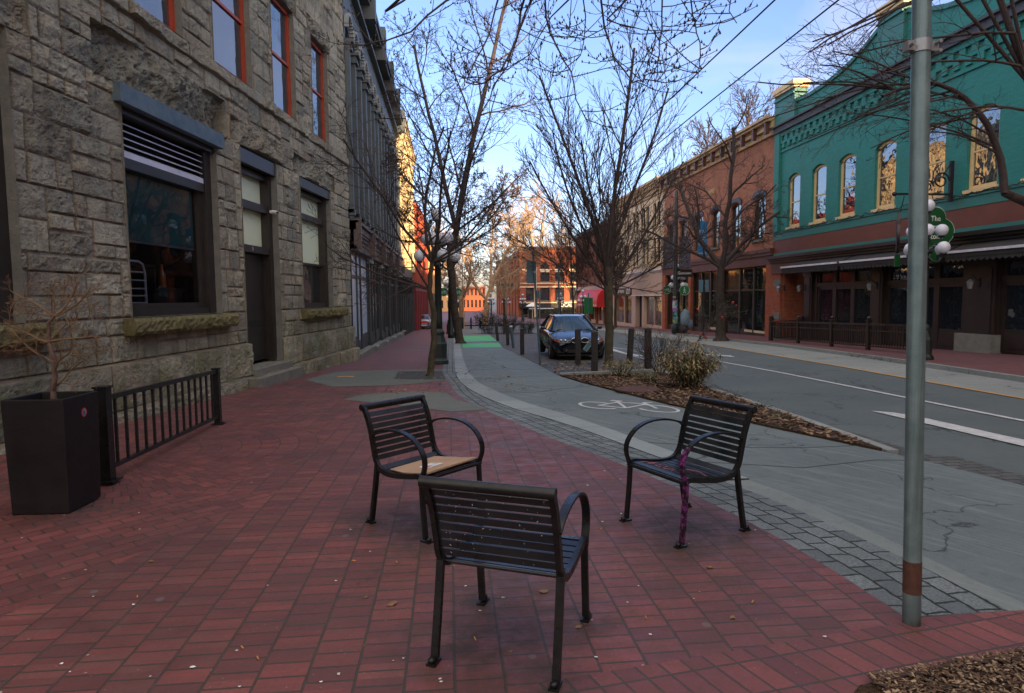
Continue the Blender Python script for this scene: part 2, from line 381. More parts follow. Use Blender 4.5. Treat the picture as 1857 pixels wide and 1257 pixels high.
def asphalt(name, c, c2, streak=0.0, cracks=True, rough=.75, slabs=0):
    g = NG(name); v = g.obj(); x, y, z = g.xyz(v)
    n = g.noise(v, .6, 8, .6); f = g.noise(v, 220, 3, .8); m3 = g.noise(v, 9, 8, .7)
    cc = g.mix(g.mapr(n, .35, .68, 0, 1), c, c2)
    cc = g.mix(g.mapr(f, .4, .75, 0, .5), cc, tuple(min(1, k*2.1) for k in c2))
    cc = g.mix(g.mapr(m3, .5, .8, 0, .5), cc, tuple(k*.55 for k in c))
    if streak:
        st = g.noise(g.comb(g.math('ADD', g.math('MULTIPLY', x, 9.0), g.math('MULTIPLY', y, 5.0)), g.math('MULTIPLY', y, .5)), 2.0, 6, .7)
        cc = g.mix(g.mapr(st, .52, .72, 0, streak), cc, tuple(min(1, k*2.0) for k in c2))
    if cracks:
        vr = g.n('TexVoronoi', Vector=g.n('VectorMath', _operation='MULTIPLY_ADD').outputs[0], Scale=.35, _feature='DISTANCE_TO_EDGE')
        md = [q for q in g.t.nodes if q.bl_idname == 'ShaderNodeVectorMath'][-1]
        nn = g.n('TexNoise', Vector=v, Scale=1.6, Detail=8.0); g.set(md.inputs[0], nn.outputs['Color']); md.inputs[1].default_value = (1.4, 1.4, 0); g.set(md.inputs[2], v)
        cr = g.mapr(vr.outputs['Distance'], .0, .007, .8, 0)
        cc = g.mix(cr, cc, (.012, .013, .012))
    g.p(Base_Color=cc, Roughness=rough, Specular_IOR_Level=.35)
    if slabs:
        bt = g.n('TexBrick', Vector=g.comb(g.xyz(g.n('TexCoord').outputs['UV'])[1], g.xyz(g.n('TexCoord').outputs['UV'])[0]), Color1=(1, 1, 1), Color2=(.72, .72, .72), Mortar=(.15, .15, .15), Scale=1.0, _offset=0.0)
        bt.inputs['Mortar Size'].default_value = .006; bt.inputs['Brick Width'].default_value = slabs; bt.inputs['Row Height'].default_value = 5.0
        g.p(Base_Color=g.mix(1.0, cc, bt.outputs['Color'], 'MULTIPLY'))
    g.bump(g.math('ADD', g.math('MULTIPLY', f, .6), m3), .45, .004)
    return g.m
M['road'] = asphalt('road_asphalt', (.058, .075, .078), (.085, .102, .102))
M['lane'] = asphalt('lane_asphalt', (.075, .098, .100), (.115, .138, .138), .8)
M['lane2'] = asphalt('concrete_lane_edge', (.12, .14, .135), (.16, .18, .17), .3, False)
M['gutter'] = asphalt('old_concrete_gutter', (.15, .165, .16), (.22, .235, .22), .2, True)
M['band'] = asphalt('granite_kerb_band', (.17, .205, .20), (.235, .265, .255), .25, False, .65, .95)
M['patch'] = asphalt('tarmac_patch', (.085, .095, .08), (.12, .13, .11), 0, False)
M['pit'] = asphalt('dark_tree_pit', (.03, .032, .03), (.05, .05, .045), 0, False)
M['far_side'] = pbr('mauve_brick_sidewalk', (.17, .075, .08), .7, 0, (.12, .055, .06), 1.2, .3, 30)
def sidemat():
    g = NG('far_brick_sidewalk'); v = g.obj(); x, y, z = g.xyz(v)
    b = g.n('TexBrick', Vector=g.comb(y, x), Color1=(.17, .058, .060), Color2=(.12, .042, .045), Mortar=(.05, .035, .035), Scale=1.0)
    b.inputs['Mortar Size'].default_value = .006; b.inputs['Brick Width'].default_value = .112; b.inputs['Row Height'].default_value = .215
    n1 = g.noise(v, 1.0, 8, .65)
    g.p(Base_Color=g.mix(g.mapr(n1, .4, .75, 0, .6), b.outputs['Color'], (.07, .05, .05)), Roughness=.7)
    g.bump(g.noise(v, 50, 4), .3, .004)
    return g.m
M['side'] = sidemat()
def greenmat():
    g = NG('green_lane_paint'); v = g.obj()
    n = g.noise(v, 8, 8, .7)
    g.p(Base_Color=g.mix(g.mapr(n, .5, .8, 0, .6), (.03, .36, .075), (.08, .20, .10)), Roughness=.6)
    return g.m
M['green_paint'] = greenmat()

def interp(curve, Y):
    c = sorted((b, a) for a, b in curve); ys = [q[0] for q in c]; xs = [q[1] for q in c]
    return float(np.interp(Y, ys, xs))
def strip(name, left, right, Y0, Y1, dz, mat, skirt=.0, step=.5, nx=1, kind='structure'):
    Ys = []; y = Y0
    while y < Y1-1e-6:
        Ys.append(y); y += step if y < 16 else (1.0 if y < 60 else 4.0)
    Ys.append(Y1)
    mb = MB(); rows = []
    for y in Ys:
        a = left if not hasattr(left, '__len__') else interp(left, y)
        b = right if not hasattr(right, '__len__') else interp(right, y)
        b = max(a+.002, b)
        rows.append([(a+(b-a)*k/nx, y, gz(y)+dz) for k in range(nx+1)])
    v = [p for r_ in rows for p in r_]; n = nx+1; uv = []
    acc = 0.0
    for i, r_ in enumerate(rows):
        if i: acc += (Vector(r_[0])-Vector(rows[i-1][0])).length
        uv += [((p[0]-r_[0][0]), acc) for p in r_]
    mb.add(v, [(i*n+k, i*n+k+1, (i+1)*n+k+1, (i+1)*n+k) for i in range(len(rows)-1) for k in range(nx)])
    if skirt:
        for i in range(len(rows)-1):
            for s_ in (0, -1):
                p, q = rows[i][s_], rows[i+1][s_]
                mb.quad(p, q, (q[0], q[1], q[2]-skirt), (p[0], p[1], p[2]-skirt))
        for r_ in (rows[0], rows[-1]):
            p, q = r_[0], r_[-1]; mb.quad(p, q, (q[0], q[1], q[2]-skirt), (p[0], p[1], p[2]-skirt))
    o = mb.build(name, mat); props(o, kind=kind)
    ul = o.data.uv_layers.new(name='UVMap'); nv = len(uv)
    for lp in o.data.loops:
        ul.data[lp.index].uv = uv[lp.vertex_index] if lp.vertex_index < nv else (0, 0)
    return o

bandL = [(2.86, -3), (2.88, 2.9), (2.82, 3.6), (2.70, 4.3), (2.58, 4.8), (2.44, 5.3), (2.22, 6.1), (2.00, 6.9), (1.73, 7.9), (1.40, 8.9), (.99, 9.95), (.64, 11.26), (.38, 12.64), (.21, 14.1), (.13, 16.4), (.18, 26), (.31, 48), (.6, 75)]
bandR = [(3.05, -3), (3.05, 2.9), (2.95, 3.87), (2.83, 4.8), (2.66, 5.5), (2.44, 6.37), (2.26, 7.1), (2.07, 7.95), (1.70, 9.27), (1.25, 10.6), (.85, 12.37), (.62, 13.8), (.47, 16.3), (.45, 22), (.69, 48), (.95, 75)]
settL = [(2.30, -3), (2.30, 2.9), (2.28, 3.4), (2.20, 4.1), (2.10, 4.6), (1.88, 5.44), (1.56, 6.55), (1.23, 7.43), (.81, 8.95), (.39, 10.3), (.12, 12.0), (-.03, 14.16), (-.2, 16.4), (-.15, 30), (-.05, 48), (.2, 75)]
laneR = [(5.0, -3), (4.95, 2.5), (4.91, 5.05), (4.70, 6.07), (4.16, 7.77), (3.51, 10.18), (2.85, 13.4), (2.62, 15), (2.60, 18), (2.5, 22.7), (2.34, 27.7), (2.6, 34), (2.75, 42), (3.2, 60), (4, 75)]
bedR = [(4.76, 6.07), (4.97, 8.5), (5.15, 12.3), (5.42, 15.6), (6.2, 18.6), (6.35, 25.6), (6.4, 34), (6.4, 75)]
roadL = [(5.34, -3), (5.32, 2.5), (5.26, 5.5), (5.25, 8.3), (5.32, 9.9), (5.60, 12.3), (6.05, 15.6), (6.5, 18.6), (6.65, 25), (6.65, 75)]
sideL = [(11.0, -3), (11.8, 9), (12.5, 13), (13.6, 19), (14.4, 26), (15.0, 36), (15.3, 52), (15.3, 70), (15.3, 76)]
yel = [(9.2, 0), (10.06, 10.4), (11.0, 17.5), (12.0, 27.5), (12.65, 36.8), (13.0, 55), (13.1, 70)]

# one ground sheet to the horizon
def ground_sheet():
    mb = MB(); Ys = [-400, -60, -20, 0, 5]+[5+k*5 for k in range(1, 22)]+[130, 200, 400, 900]
    Xs = [-600, -100, -30, -10, 0, 10, 20, 40, 120, 600]
    v = [(x, y, gz(y)-.11) for y in Ys for x in Xs]; n = len(Xs)
    mb.add(v, [(i*n+k, i*n+k+1, (i+1)*n+k+1, (i+1)*n+k) for i in range(len(Ys)-1) for k in range(n-1)])
    props(mb.build('ground', M['road']), kind='structure')
ground_sheet()
strip('road', roadL, yel, -3, 76, -.100, M['road'])
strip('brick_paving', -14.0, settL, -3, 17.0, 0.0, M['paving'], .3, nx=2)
strip('sidewalk', -5.5, [(a-.0, b) for a, b in settL], 17.0, 76, 0.0, M['side'], .3)
strip('granite_sett_strip', settL, bandL, 2.92, 76, -.002, M['setts'], .2)
strip('brick_paving', 2.30, 5.0, -3, 2.915, -.002, M['paving'], .2)
strip('kerb_band', bandL, bandR, 5.4, 76, .004, M['band'], .2)
strip('kerb_band', bandL, bandR, 2.92, 5.4, -.010, M['lane2'], .2)
strip('bike_lane', bandR, laneR, 2.92, 60, -.012, M['lane'], .2)
strip('planting_bed', laneR, [(a-.13, b) for a, b in bedR], 6.35, 14.95, .015, M['mulch'], .2, nx=6)
strip('parking_bay', laneR, bedR, 15.2, 60, -.004, M['bay'], .2)
strip('kerb', [(a-.13, b) for a, b in bedR], bedR, 6.25, 60, .012, M['gutter'], .2)
def ribbon(name, pts, w, dz, mat, t=.12):
    mb = MB()
    for (a, b) in zip(pts[:-1], pts[1:]):
        d = Vector((b[0]-a[0], b[1]-a[1], 0)).normalized(); nrm = Vector((d.y, -d.x, 0))*w/2
        A = Vector((a[0], a[1], gz(a[1])+dz)); B = Vector((b[0], b[1], gz(b[1])+dz))
        mb.prism([A-nrm, A+nrm, B+nrm, B-nrm], (0, 0, -t))
    props(mb.build(name, mat), kind='structure')
ribbon('kerb', [(2.64, 15.05), (5.36, 15.62)], .14, .05, M['gutter'], .2)
strip('gutter', bedR, roadL, 5.9, 60, -.092, M['setts_small'])
strip('gutter', laneR, roadL, -3, 6.07, -.03, M['setts_small'], .1)
strip('gutter', [(a+.12, b) for a, b in yel], sideL, -3, 76, -.094, M['gutter'])
strip('sidewalk', sideL, 20.0, -3, 76, .02, M['side'], .16)
strip('kerb', [(a-.15, b) for a, b in sideL], sideL, -3, 76, .024, M['gutter'], .16)
strip('plaza', -12, 60, 76, 170, .01, M['side'])
# markings
strip('road_marking', yel, [(a+.11, b) for a, b in yel], -3, 70, -.088, M['yellow_paint'])
thinw = [(8.0, 2), (8.06, 8.3), (8.19, 11.2), (8.40, 15.5), (8.42, 19.3), (8.0, 23.2), (7.3, 27), (6.9, 31)]
strip('road_marking', thinw, [(a+.11, b) for a, b in thinw], 2, 31, -.088, M['white_paint'])
strip('road_marking', [(6.62, 1), (6.62, 9.0), (6.62, 9.3)], [(6.94, 1), (6.94, 9.0), (6.64, 9.3)], 1, 9.3, -.087, M['white_paint'], step=.3)
def poly(name, pts, dz, mat):
    mb = MB(); mb.add([(x, y, gz(y)+dz) for x, y in pts], [tuple(range(len(pts)))])
    return props(mb.build(name, mat), kind='structure')
poly('road_marking', [(6.25, 24.2), (6.76, 22.1), (7.05, 22.0), (6.75, 23.6), (7.2, 28.5), (6.95, 28.5), (6.5, 24.2)], -.086, M['white_paint'])
poly('road_marking', [(9.1, 22.6), (9.75, 20.8), (9.95, 21.6), (9.6, 22.0), (9.5, 26.0), (9.3, 26.0), (9.4, 22.4)], -.086, M['white_paint'])
strip('green_lane_paint', .60, [(a-.03, b) for a, b in laneR], 28.0, 31.8, -.006, M['green_paint'])
strip('green_lane_paint', [(.7, 36), (.75, 43)], [(a-.03, b) for a, b in laneR], 34.0, 42.5, -.006, M['green_paint'])
# repaired patches in the brick
poly('paving_patch', [(-3.4, 15.2), (-3.0, 17.2), (-1.2, 17.4), (-.22, 17.2), (-.05, 14.5), (-.6, 13.9), (-1.35, 13.55), (-2.5, 13.6)], .006, M['patch'])
poly('paving_patch', [(-1.93, 11.51), (-1.6, 12.2), (-.8, 12.45), (-.1, 12.2), (.1, 11.13), (.6, 9.9), (.03, 9.75), (-.69, 10.4)], .005, M['patch'])
poly('tree_pit', [(-1.3, 14.9), (-1.35, 16.8), (-.2, 16.7), (-.1, 14.6)], .011, M['pit'])
poly('paving_patch', [(-3.5, 26.0), (-3.5, 26.3), (-.2, 26.3), (-.2, 26.0)], .006, M['patch'])
poly('road_marking', [(-2.75, 15.6), (-2.72, 15.85), (-2.35, 15.8), (-2.3, 15.55)], .010, M['yellow_paint'])
# transverse joints across the lane
def joint(pts):
    mb = MB()
    for a, b in zip(pts[:-1], pts[1:]):
        mb.bar((a[0], a[1], gz(a[1])-.0115), (b[0], b[1], gz(b[1])-.0115), .022, .003)
    props(mb.build('lane_joint', M['pit']), kind='structure')
for pts in ([(.55, 14.9), (1.2, 14.7), (1.9, 15.1), (2.6, 15.0)], [(.48, 17.0), (1.3, 17.2), (2.0, 16.9), (2.6, 17.1)], [(.9, 12.2), (1.6, 12.0), (2.3, 12.5), (2.95, 12.8)],
            [(2.25, 7.15), (3.1, 6.75), (3.9, 6.6), (4.55, 6.62)], [(2.5, 6.15), (3.4, 5.75), (4.3, 5.95), (4.8, 5.85)]): joint(pts)
# bicycle symbol painted on the lane (lying across it)
def bike_symbol():
    mb = MB()
    def P(u, v_):     # u along the bike, v its height; symbol is read from the far side
        x = 2.35+u*.62-v_*.10; y = 10.15-u*.55+v_*-.0+v_*.0; 
        return (x+v_*.30, y+v_*.78)
    def line(pts, w=.055):
        for a, b in zip(pts[:-1], pts[1:]):
            A = P(*a); B = P(*b)
            mb.bar((A[0], A[1], gz(A[1])-.006), (B[0], B[1], gz(B[1])-.006), w, .002)
    def ring(cx, cy, r_, a0=0, a1=360, n=26):
        line([(cx+r_*math.cos(R(a0+(a1-a0)*i/n)), cy+r_*math.sin(R(a0+(a1-a0)*i/n))) for i in range(n+1)])
    ring(.1, .0, .42, 60, 330); ring(1.35, .25, .42, -150, 150)
    line([(.1, 0), (.55, .7), (1.15, .75), (.7, -.05), (.1, 0)]); line([(.7, -.05), (.5, .85)]); line([(1.35, .25), (1.1, .95), (1.3, 1.0)])
    line([(.38, .88), (.62, .86)], .09)
    props(mb.build('bicycle_marking', M['white_paint']), kind='structure')
bike_symbol()
# ------------------------------------------------------------------ building helpers
class Fac:
    """a street facade; s runs along it (increasing away from the viewer), o outward, z world height"""
    def __init__(f, name, label, X0, Y0, ang, side, zb, s_ref=0.0, cat='building'):
        f.side = 1 if side == 'L' else -1; f.zb = zb; f.s0 = s_ref
        a = R(ang); d = Vector((math.sin(a), math.cos(a), 0))
        rz = (math.pi/2-a) if side == 'L' else (-math.pi/2-a)
        f.root = thing(name, label, cat, (X0, Y0, zb), rz)
    def P(f, s, o, z): return (f.side*(s-f.s0), -o, z-f.zb)
    def box(f, mb, s0, s1, o0, o1, z0, z1, mi=0):
        a = f.P(s0, o0, z0); b = f.P(s1, o1, z1); mb.box(a[0], b[0], a[1], b[1], a[2], b[2], mi)
    def part(f, name, mb, mat, parent=None):
        return mb.build(name, mat, parent or f.root)
    def bx(f, name, mat, *a, parent=None):
        mb = MB(); f.box(mb, *a); return mb.build(name, mat, parent or f.root)

def arcz(s, s0, s1, zs, h):
    """height of a segmental arch (springing zs, rise h) at s"""
    if h <= 0: return zs
    c = (s1-s0)/2; Rr = (c*c+h*h)/(2*h); return zs+math.sqrt(max(0, Rr*Rr-(s-(s0+s1)/2)**2))-(Rr-h)

def wall(f, mb, s0, s1, z0, z1, holes, o=0.0, depth=.2, mi=0, rmi=0):
    """wall face with real holes and reveals; holes = (s0,s1,z0,z1,rise)"""
    S = sorted({s0, s1}|{h[0] for h in holes}|{h[1] for h in holes}); Z = sorted({z0, z1}|{h[2] for h in holes}|{h[3] for h in holes})
    S = [s for s in S if s0 <= s <= s1]; Z = [z for z in Z if z0 <= z <= z1]
    for i in range(len(S)-1):
        for j in range(len(Z)-1):
            cs = (S[i]+S[i+1])/2; cz = (Z[j]+Z[j+1])/2
            if any(h[0] < cs < h[1] and h[2] < cz < h[3] for h in holes): continue
            mb.quad(f.P(S[i], o, Z[j]), f.P(S[i+1], o, Z[j]), f.P(S[i+1], o, Z[j+1]), f.P(S[i], o, Z[j+1]), mi)
    for h in holes:
        a, b, c, d = h[:4]; r_ = h[4] if len(h) > 4 else 0; zs = d-r_
        mb.quad(f.P(a, o, c), f.P(a, o, zs), f.P(a, o-depth, zs), f.P(a, o-depth, c), rmi)
        mb.quad(f.P(b, o, c), f.P(b, o, zs), f.P(b, o-depth, zs), f.P(b, o-depth, c), rmi)
        mb.quad(f.P(a, o, c), f.P(b, o, c), f.P(b, o-depth, c), f.P(a, o-depth, c), rmi)
        n = 10 if r_ > 0 else 1
        for k in range(n):
            sa = a+(b-a)*k/n; sb = a+(b-a)*(k+1)/n; za = arcz(sa, a, b, zs, r_); zb_ = arcz(sb, a, b, zs, r_)
            if r_ > 0: mb.quad(f.P(sa, o, za), f.P(sb, o, zb_), f.P(sb, o, d), f.P(sa, o, d), mi)
            mb.quad(f.P(sa, o, za), f.P(sb, o, zb_), f.P(sb, o-depth, zb_), f.P(sa, o-depth, za), rmi)

def window(f, s0, s1, z0, z1, rise, o, fm, gm, fw=.07, mid=.5, vbars=0, sill=None, sillmat=None, name='window', hood=None):
    """sash window filling a hole; frame is the part, pane and sill its sub-parts"""
    mb = MB(); zs = z1-rise; t = .06
    f.box(mb, s0, s0+fw, o-t, o, z0, zs); f.box(mb, s1-fw, s1, o-t, o, z0, zs); f.box(mb, s0+fw, s1-fw, o-t, o, z0, z0+fw)
    n = 10 if rise > 0 else 1
    for k in range(n):
        sa = s0+(s1-s0)*k/n; sb = s0+(s1-s0)*(k+1)/n; za = arcz(sa, s0, s1, zs, rise); zb_ = arcz(sb, s0, s1, zs, rise)
        v = [f.P(sa, o, za-fw), f.P(sb, o, zb_-fw), f.P(sb, o, zb_), f.P(sa, o, za)]
        mb.prism(v, Vector(f.P(0, o-t, 0))-Vector(f.P(0, o, 0)))
    if mid:
        zm = z0+(z1-z0)*mid; f.box(mb, s0+fw, s1-fw, o-t*.9, o-.008, zm-.03, zm+.03)
    for k in range(vbars):
        c = s0+(s1-s0)*(k+1)/(vbars+1); f.box(mb, c-.02, c+.02, o-t*.8, o-.015, z0+fw, z1-fw-.001)
    w_ = mb.build(name, fm, f.root)
    g = MB(); v = [f.P(s0+.01, o-.045, z0+.01), f.P(s1-.01, o-.045, z0+.01)]
    for k in range(n+1):
        sk = s1-.01-(s1-s0-.02)*k/n; v.append(f.P(sk, o-.045, arcz(sk, s0, s1, zs, rise)-.01))
    g.add(v, [tuple(range(len(v)))]); g.build('pane', gm, w_)
    if sill:
        q = MB(); f.box(q, s0-.08, s1+.08, o-.02, sill, z0-.12, z0-.002); q.build('sill', sillmat or fm, w_)
    return w_

def body(f, mat, s0, s1, z0, z1, depth, o=-.25, roofmat=None, name='rear_wall'):
    """side walls, back and roof behind the facade"""
    mb = MB(); t = .25
    f.box(mb, s0, s0+t, -depth, o, z0, z1); f.box(mb, s1-t, s1, -depth, o, z0, z1)
    f.box(mb, s0+t, s1-t, -depth, -depth+t, z0, z1)
    mb.build('side_wall', mat, f.root)
    f.bx('roof', roofmat or M['roof'], s0+t, s1-t, -depth+t, o-.0, z1-.35, z1-.1)

# ------------------------------------------------------------------ rock-faced stone building
def stone_mat():
    g = NG('rock_faced_sandstone'); v = g.obj(); x, y, z = g.xyz(v)
    at = g.n('Attribute', _attribute_name='tint'); jt = g.n('Attribute', _attribute_name='joint')
    n1 = g.noise(v, 1.1, 8, .65); n2 = g.noise(v, 9, 8, .7); n3 = g.noise(v, 55, 6, .7)
    base = g.mix(at.outputs['Fac'], (.24, .245, .195), (.47, .445, .335))
    base = g.mix(g.mapr(g.math('FRACT', g.math('MULTIPLY', at.outputs['Fac'], 7.3)), .6, 1.0, 0, .5), base, (.34, .27, .175))
    ochre = g.mix(g.mapr(n1, .45, .7, 0, .45), base, (.29, .22, .13))
    c = g.mix(g.mapr(n2, .46, .74, 0, .55), ochre, (.13, .13, .112))
    c = g.mix(g.mapr(n3, .4, .75, 0, .3), c, (.33, .31, .27))
    # green algae low down on the wall
    low = g.math('MULTIPLY', g.mapr(z, 1.0, 1.9, 1, 0), g.mapr(g.noise(v, 1.7, 6), .38, .62, 0, .7))
    c = g.mix(low, c, (.13, .145, .065))
    # dark soot streaks
    st = g.noise(g.comb(g.math('MULTIPLY', x, 3.2), g.math('MULTIPLY', z, .35)), 1.6, 6, .6)
    c = g.mix(g.mapr(st, .52, .75, 0, .55), c, (.05, .048, .042))
    c = g.mix(jt.outputs['Fac'], c, g.mix(g.mapr(n1, .4, .6), (.27, .17, .10), (.07, .068, .058)))
    g.p(Base_Color=c, Roughness=.9, Specular_IOR_Level=.25)
    rd = g.n('TexNoise', Vector=v, Scale=11.0, Detail=7.0, Roughness=.62); g.set(rd.inputs['Distortion'], .0); cl = g.math('ABSOLUTE', g.math('SUBTRACT', rd.outputs['Fac'], .5))
    g.bump(g.math('ADD', g.math('ADD', g.math('MULTIPLY', n3, .22), n2), g.math('MULTIPLY', cl, 2.4)), 1.0, .045)
    return g.m
M['stone'] = stone_mat()
M['sillstone'] = pbr('mossy_sill_stone', (.10, .095, .04), .95, 0, (.19, .165, .085), 6, 1.0, 22, .2, 0, .03)
M['stonebase'] = pbr('base_stone', (.15, .155, .14), .9, 0, (.22, .21, .18), 4, .7, 25, .2, 0, .02)
M['dark_frame'] = pbr('dark_brown_frame', (.022, .018, .016), .38, 0, (.035, .03, .028), 4, .1, 30)
M['blue_lintel'] = pbr('weathered_blue_paint', (.055, .095, .13), .6, 0, (.11, .15, .17), 5, .3, 20)
M['red_frame'] = pbr('orange_red_frame', (.45, .055, .015), .45, 0, (.30, .04, .012), 3)
M['louvre'] = pbr('white_louvre', (.60, .60, .68), .35, .1)

ST_ANG = 8.0; ST_TOP = 15.5
stone = Fac('stone_building', 'rock faced grey sandstone building with red upstairs window frames', -3.25, 21.72, ST_ANG, 'L', -.4)
ST_HOLES = [(-16.4, -13.6, 1.39, 4.87), (-11.55, -8.75, 1.39, 4.86), (-7.72, -5.88, .15, 4.9), (-4.35, -1.92, 1.39, 4.88),
            (-14.6, -12.9, 6.25, 8.95), (-11.4, -9.75, 6.25, 8.95), (-8.65, -7.02, 6.25, 8.95), (-5.87, -4.45, 6.25, 8.95), (-3.2, -1.85, 6.25, 8.95),
            (-11.4, -9.75, 10.5, 13.2), (-8.65, -7.02, 10.5, 13.2), (-5.87, -4.45, 10.5, 13.2), (-3.2, -1.85, 10.5, 13.2)]
def stone_wall():
    rg = np.random.RandomState(5); rr = random.Random(11)
    S0, S1, Z0, Z1 = -19.5, 0.03, -.45, ST_TOP
    leaves = []
    def split(a, b, c, d, dep=0):
        w_, h_ = b-a, d-c
        if dep > 7: leaves.append((a, b, c, d)); return
        if h_ > .50 and (w_ < 1.25 or rr.random() < .35):
            k = c+h_*rr.uniform(.36, .64); split(a, b, c, k, dep+1); split(a, b, k, d, dep+1)
        elif w_ > 1.05 or (w_ > 1.7*h_ and w_ > .52 and rr.random() < .55):
            k = a+w_*rr.uniform(.34, .66); split(a, k, c, d, dep+1); split(k, b, c, d, dep+1)
        else: leaves.append((a, b, c, d))
    def band(z0, z1, cw, piece):
        s = S0
        while s < S1-.01:
            e = min(S1, s+cw*rr.uniform(.8, 1.2))
            if S1-e < .35: e = S1
            if piece: leaves.append((s, e, z0, z1))
            else: split(s, e, z0, z1)
            s = e
    band(-.45, .02, 1.1, True); band(.02, .72, 1.3, True)
    zz = .72
    for z1 in (1.39, 2.25, 3.1, 3.95, 4.9, 6.0): band(zz, z1, 1.7, False); zz = z1
    band(6.0, 6.25, 1.5, True)
    zz = 6.25
    for z1 in (7.1, 8.0, 8.95, 9.8, 10.5, 11.4, 12.3, 13.2, 14.2, Z1): band(zz, z1, 1.7, False); zz = z1
    lint = [(-12.1, -8.25, 4.87, 5.62), (-8.1, -5.5, 4.91, 5.42), (-4.75, -1.5, 4.89, 5.4), (-16.8, -13.2, 4.88, 5.6)]
    for h in ST_HOLES[4:]: lint.append((h[0]-.22, h[1]+.22, 8.96 if h[3] < 9 else 13.21, 9.4 if h[3] < 9 else 13.6))
    ds = .024
    ss = set(np.round(np.arange(S0, S1+.001, ds), 4)); zs = set(np.round(np.arange(Z0, 9.4, ds), 4))|set(np.round(np.arange(9.4, Z1+.001, .09), 4))
    for h in ST_HOLES: ss |= {round(h[0], 4), round(h[1], 4)}; zs |= {round(h[2], 4), round(h[3], 4)}
    S = np.array(sorted(ss)); Z = np.array(sorted(zs)); nS, nZ = len(S), len(Z)
    GS, GZ = np.meshgrid(S, Z)
    H = np.zeros((nZ, nS)); T = np.zeros((nZ, nS)); J = np.ones((nZ, nS)); D = np.full((nZ, nS), .0)
    def vnoise(sc_, seed):
        q = np.random.RandomState(seed); a = q.rand(int((Z1-Z0)/sc_)+4, int((S1-S0)/sc_)+4)
        u = (GS-S0)/sc_; v_ = (GZ-Z0)/sc_; i = u.astype(int); j = v_.astype(int); fu = u-i; fv = v_-j
        fu = fu*fu*(3-2*fu); fv = fv*fv*(3-2*fv)
        return a[j, i]*(1-fu)*(1-fv)+a[j, i+1]*fu*(1-fv)+a[j+1, i]*(1-fu)*fv+a[j+1, i+1]*fu*fv
    N1 = vnoise(.31, 1); N2 = vnoise(.13, 2); N3 = vnoise(.055, 3); N4 = vnoise(.03, 7); rid2 = np.abs(2*vnoise(.10, 8)-1); ridg = 1-np.abs(2*vnoise(.22, 4)-1)
    rough = (N1-.5)*.9+(N2-.5)*.6+(N3-.5)*.45+(N4-.5)*.25+(ridg-.6)*.5-(.12-np.minimum(rid2, .12))*3.2
    def face(a, b, c, d, base, amp, tint, k=4):
        i0, i1 = np.searchsorted(S, a-1e-6), np.searchsorted(S, b+1e-6); j0, j1 = np.searchsorted(Z, c-1e-6), np.searchsorted(Z, d+1e-6)
        if i1 <= i0 or j1 <= j0: return
        gs = GS[j0:j1, i0:i1]; gz_ = GZ[j0:j1, i0:i1]
        ed = np.minimum(np.minimum(gs-a, b-gs), np.minimum(gz_-c, d-gz_))
        pr = np.clip(ed/.028, 0, 1); pr = pr*pr*(3-2*pr)
        fac = np.full(gs.shape, 9.)
        for _ in range(k):
            fac = np.minimum(fac, rg.uniform(.035, .075)+rg.uniform(-.16, .16)*(gs-(a+b)/2)+rg.uniform(-.20, .20)*(gz_-(c+d)/2))
        h = base-.022+pr*(fac*amp/.03*.42+rough[j0:j1, i0:i1]*amp*1.05+.018)
        H[j0:j1, i0:i1] = h; T[j0:j1, i0:i1] = tint; J[j0:j1, i0:i1] = np.clip(1-ed/.024, 0, 1)
    for (a, b, c, d) in leaves:
        zc = (c+d)/2; base = 0.0
        if d <= .03: base = .24
        elif d <= .73: base = .12
        elif 6.0 <= c and d <= 6.26: base = .07
        face(a, b, c, d, base, rr.choice((.018, .026, .034, .045)), rr.random())
    for q in lint: face(*q, .05, .085, rr.uniform(.0, .12), 7)
    mask = np.zeros((nZ-1, nS-1), bool)
    cs = (GS[:-1, :-1]+GS[1:, 1:])/2; cz = (GZ[:-1, :-1]+GZ[1:, 1:])/2
    for h in ST_HOLES: mask |= (cs > h[0]) & (cs < h[1]) & (cz > h[2]) & (cz < h[3])
    # blocks die into the openings: clamp the edge so the arris is slightly rounded
    for h in ST_HOLES:
        ed = np.maximum(np.maximum(h[0]-GS, GS-h[1]), np.maximum(h[2]-GZ, GZ-h[3])); q = (ed >= -1e-6) & (ed < .05)
        H[q] = np.maximum(H[q]*np.clip(ed[q]/.05, .35, 1), -.01)
    co = np.empty((nZ*nS, 3)); co[:, 0] = GS.ravel(); co[:, 1] = -H.ravel(); co[:, 2] = GZ.ravel()+.4
    idx = np.arange(nZ*nS).reshape(nZ, nS)
    q = np.stack([idx[:-1, :-1], idx[:-1, 1:], idx[1:, 1:], idx[1:, :-1]], -1)[~mask]
    me = bpy.data.meshes.new('stone_wall'); nf = len(q)
    me.vertices.add(nZ*nS); me.vertices.foreach_set('co', co.ravel())
    me.loops.add(nf*4); me.loops.foreach_set('vertex_index', q.ravel().astype(np.int32))
    me.polygons.add(nf); me.polygons.foreach_set('loop_start', np.arange(0, nf*4, 4, dtype=np.int32)); me.polygons.foreach_set('loop_total', np.full(nf, 4, dtype=np.int32))
    me.update(calc_edges=True); me.materials.append(M['stone'])
    for nm, arr in (('tint', T), ('joint', J)):
        a = me.attributes.new(nm, 'FLOAT', 'POINT'); a.data.foreach_set('value', arr.ravel().astype(np.float32))
    me.polygons.foreach_set('use_smooth', np.zeros(nf, bool))
    o = bpy.data.objects.new('stone_wall', me); COL.objects.link(o); o.parent = stone.root
    # reveals
    f = stone
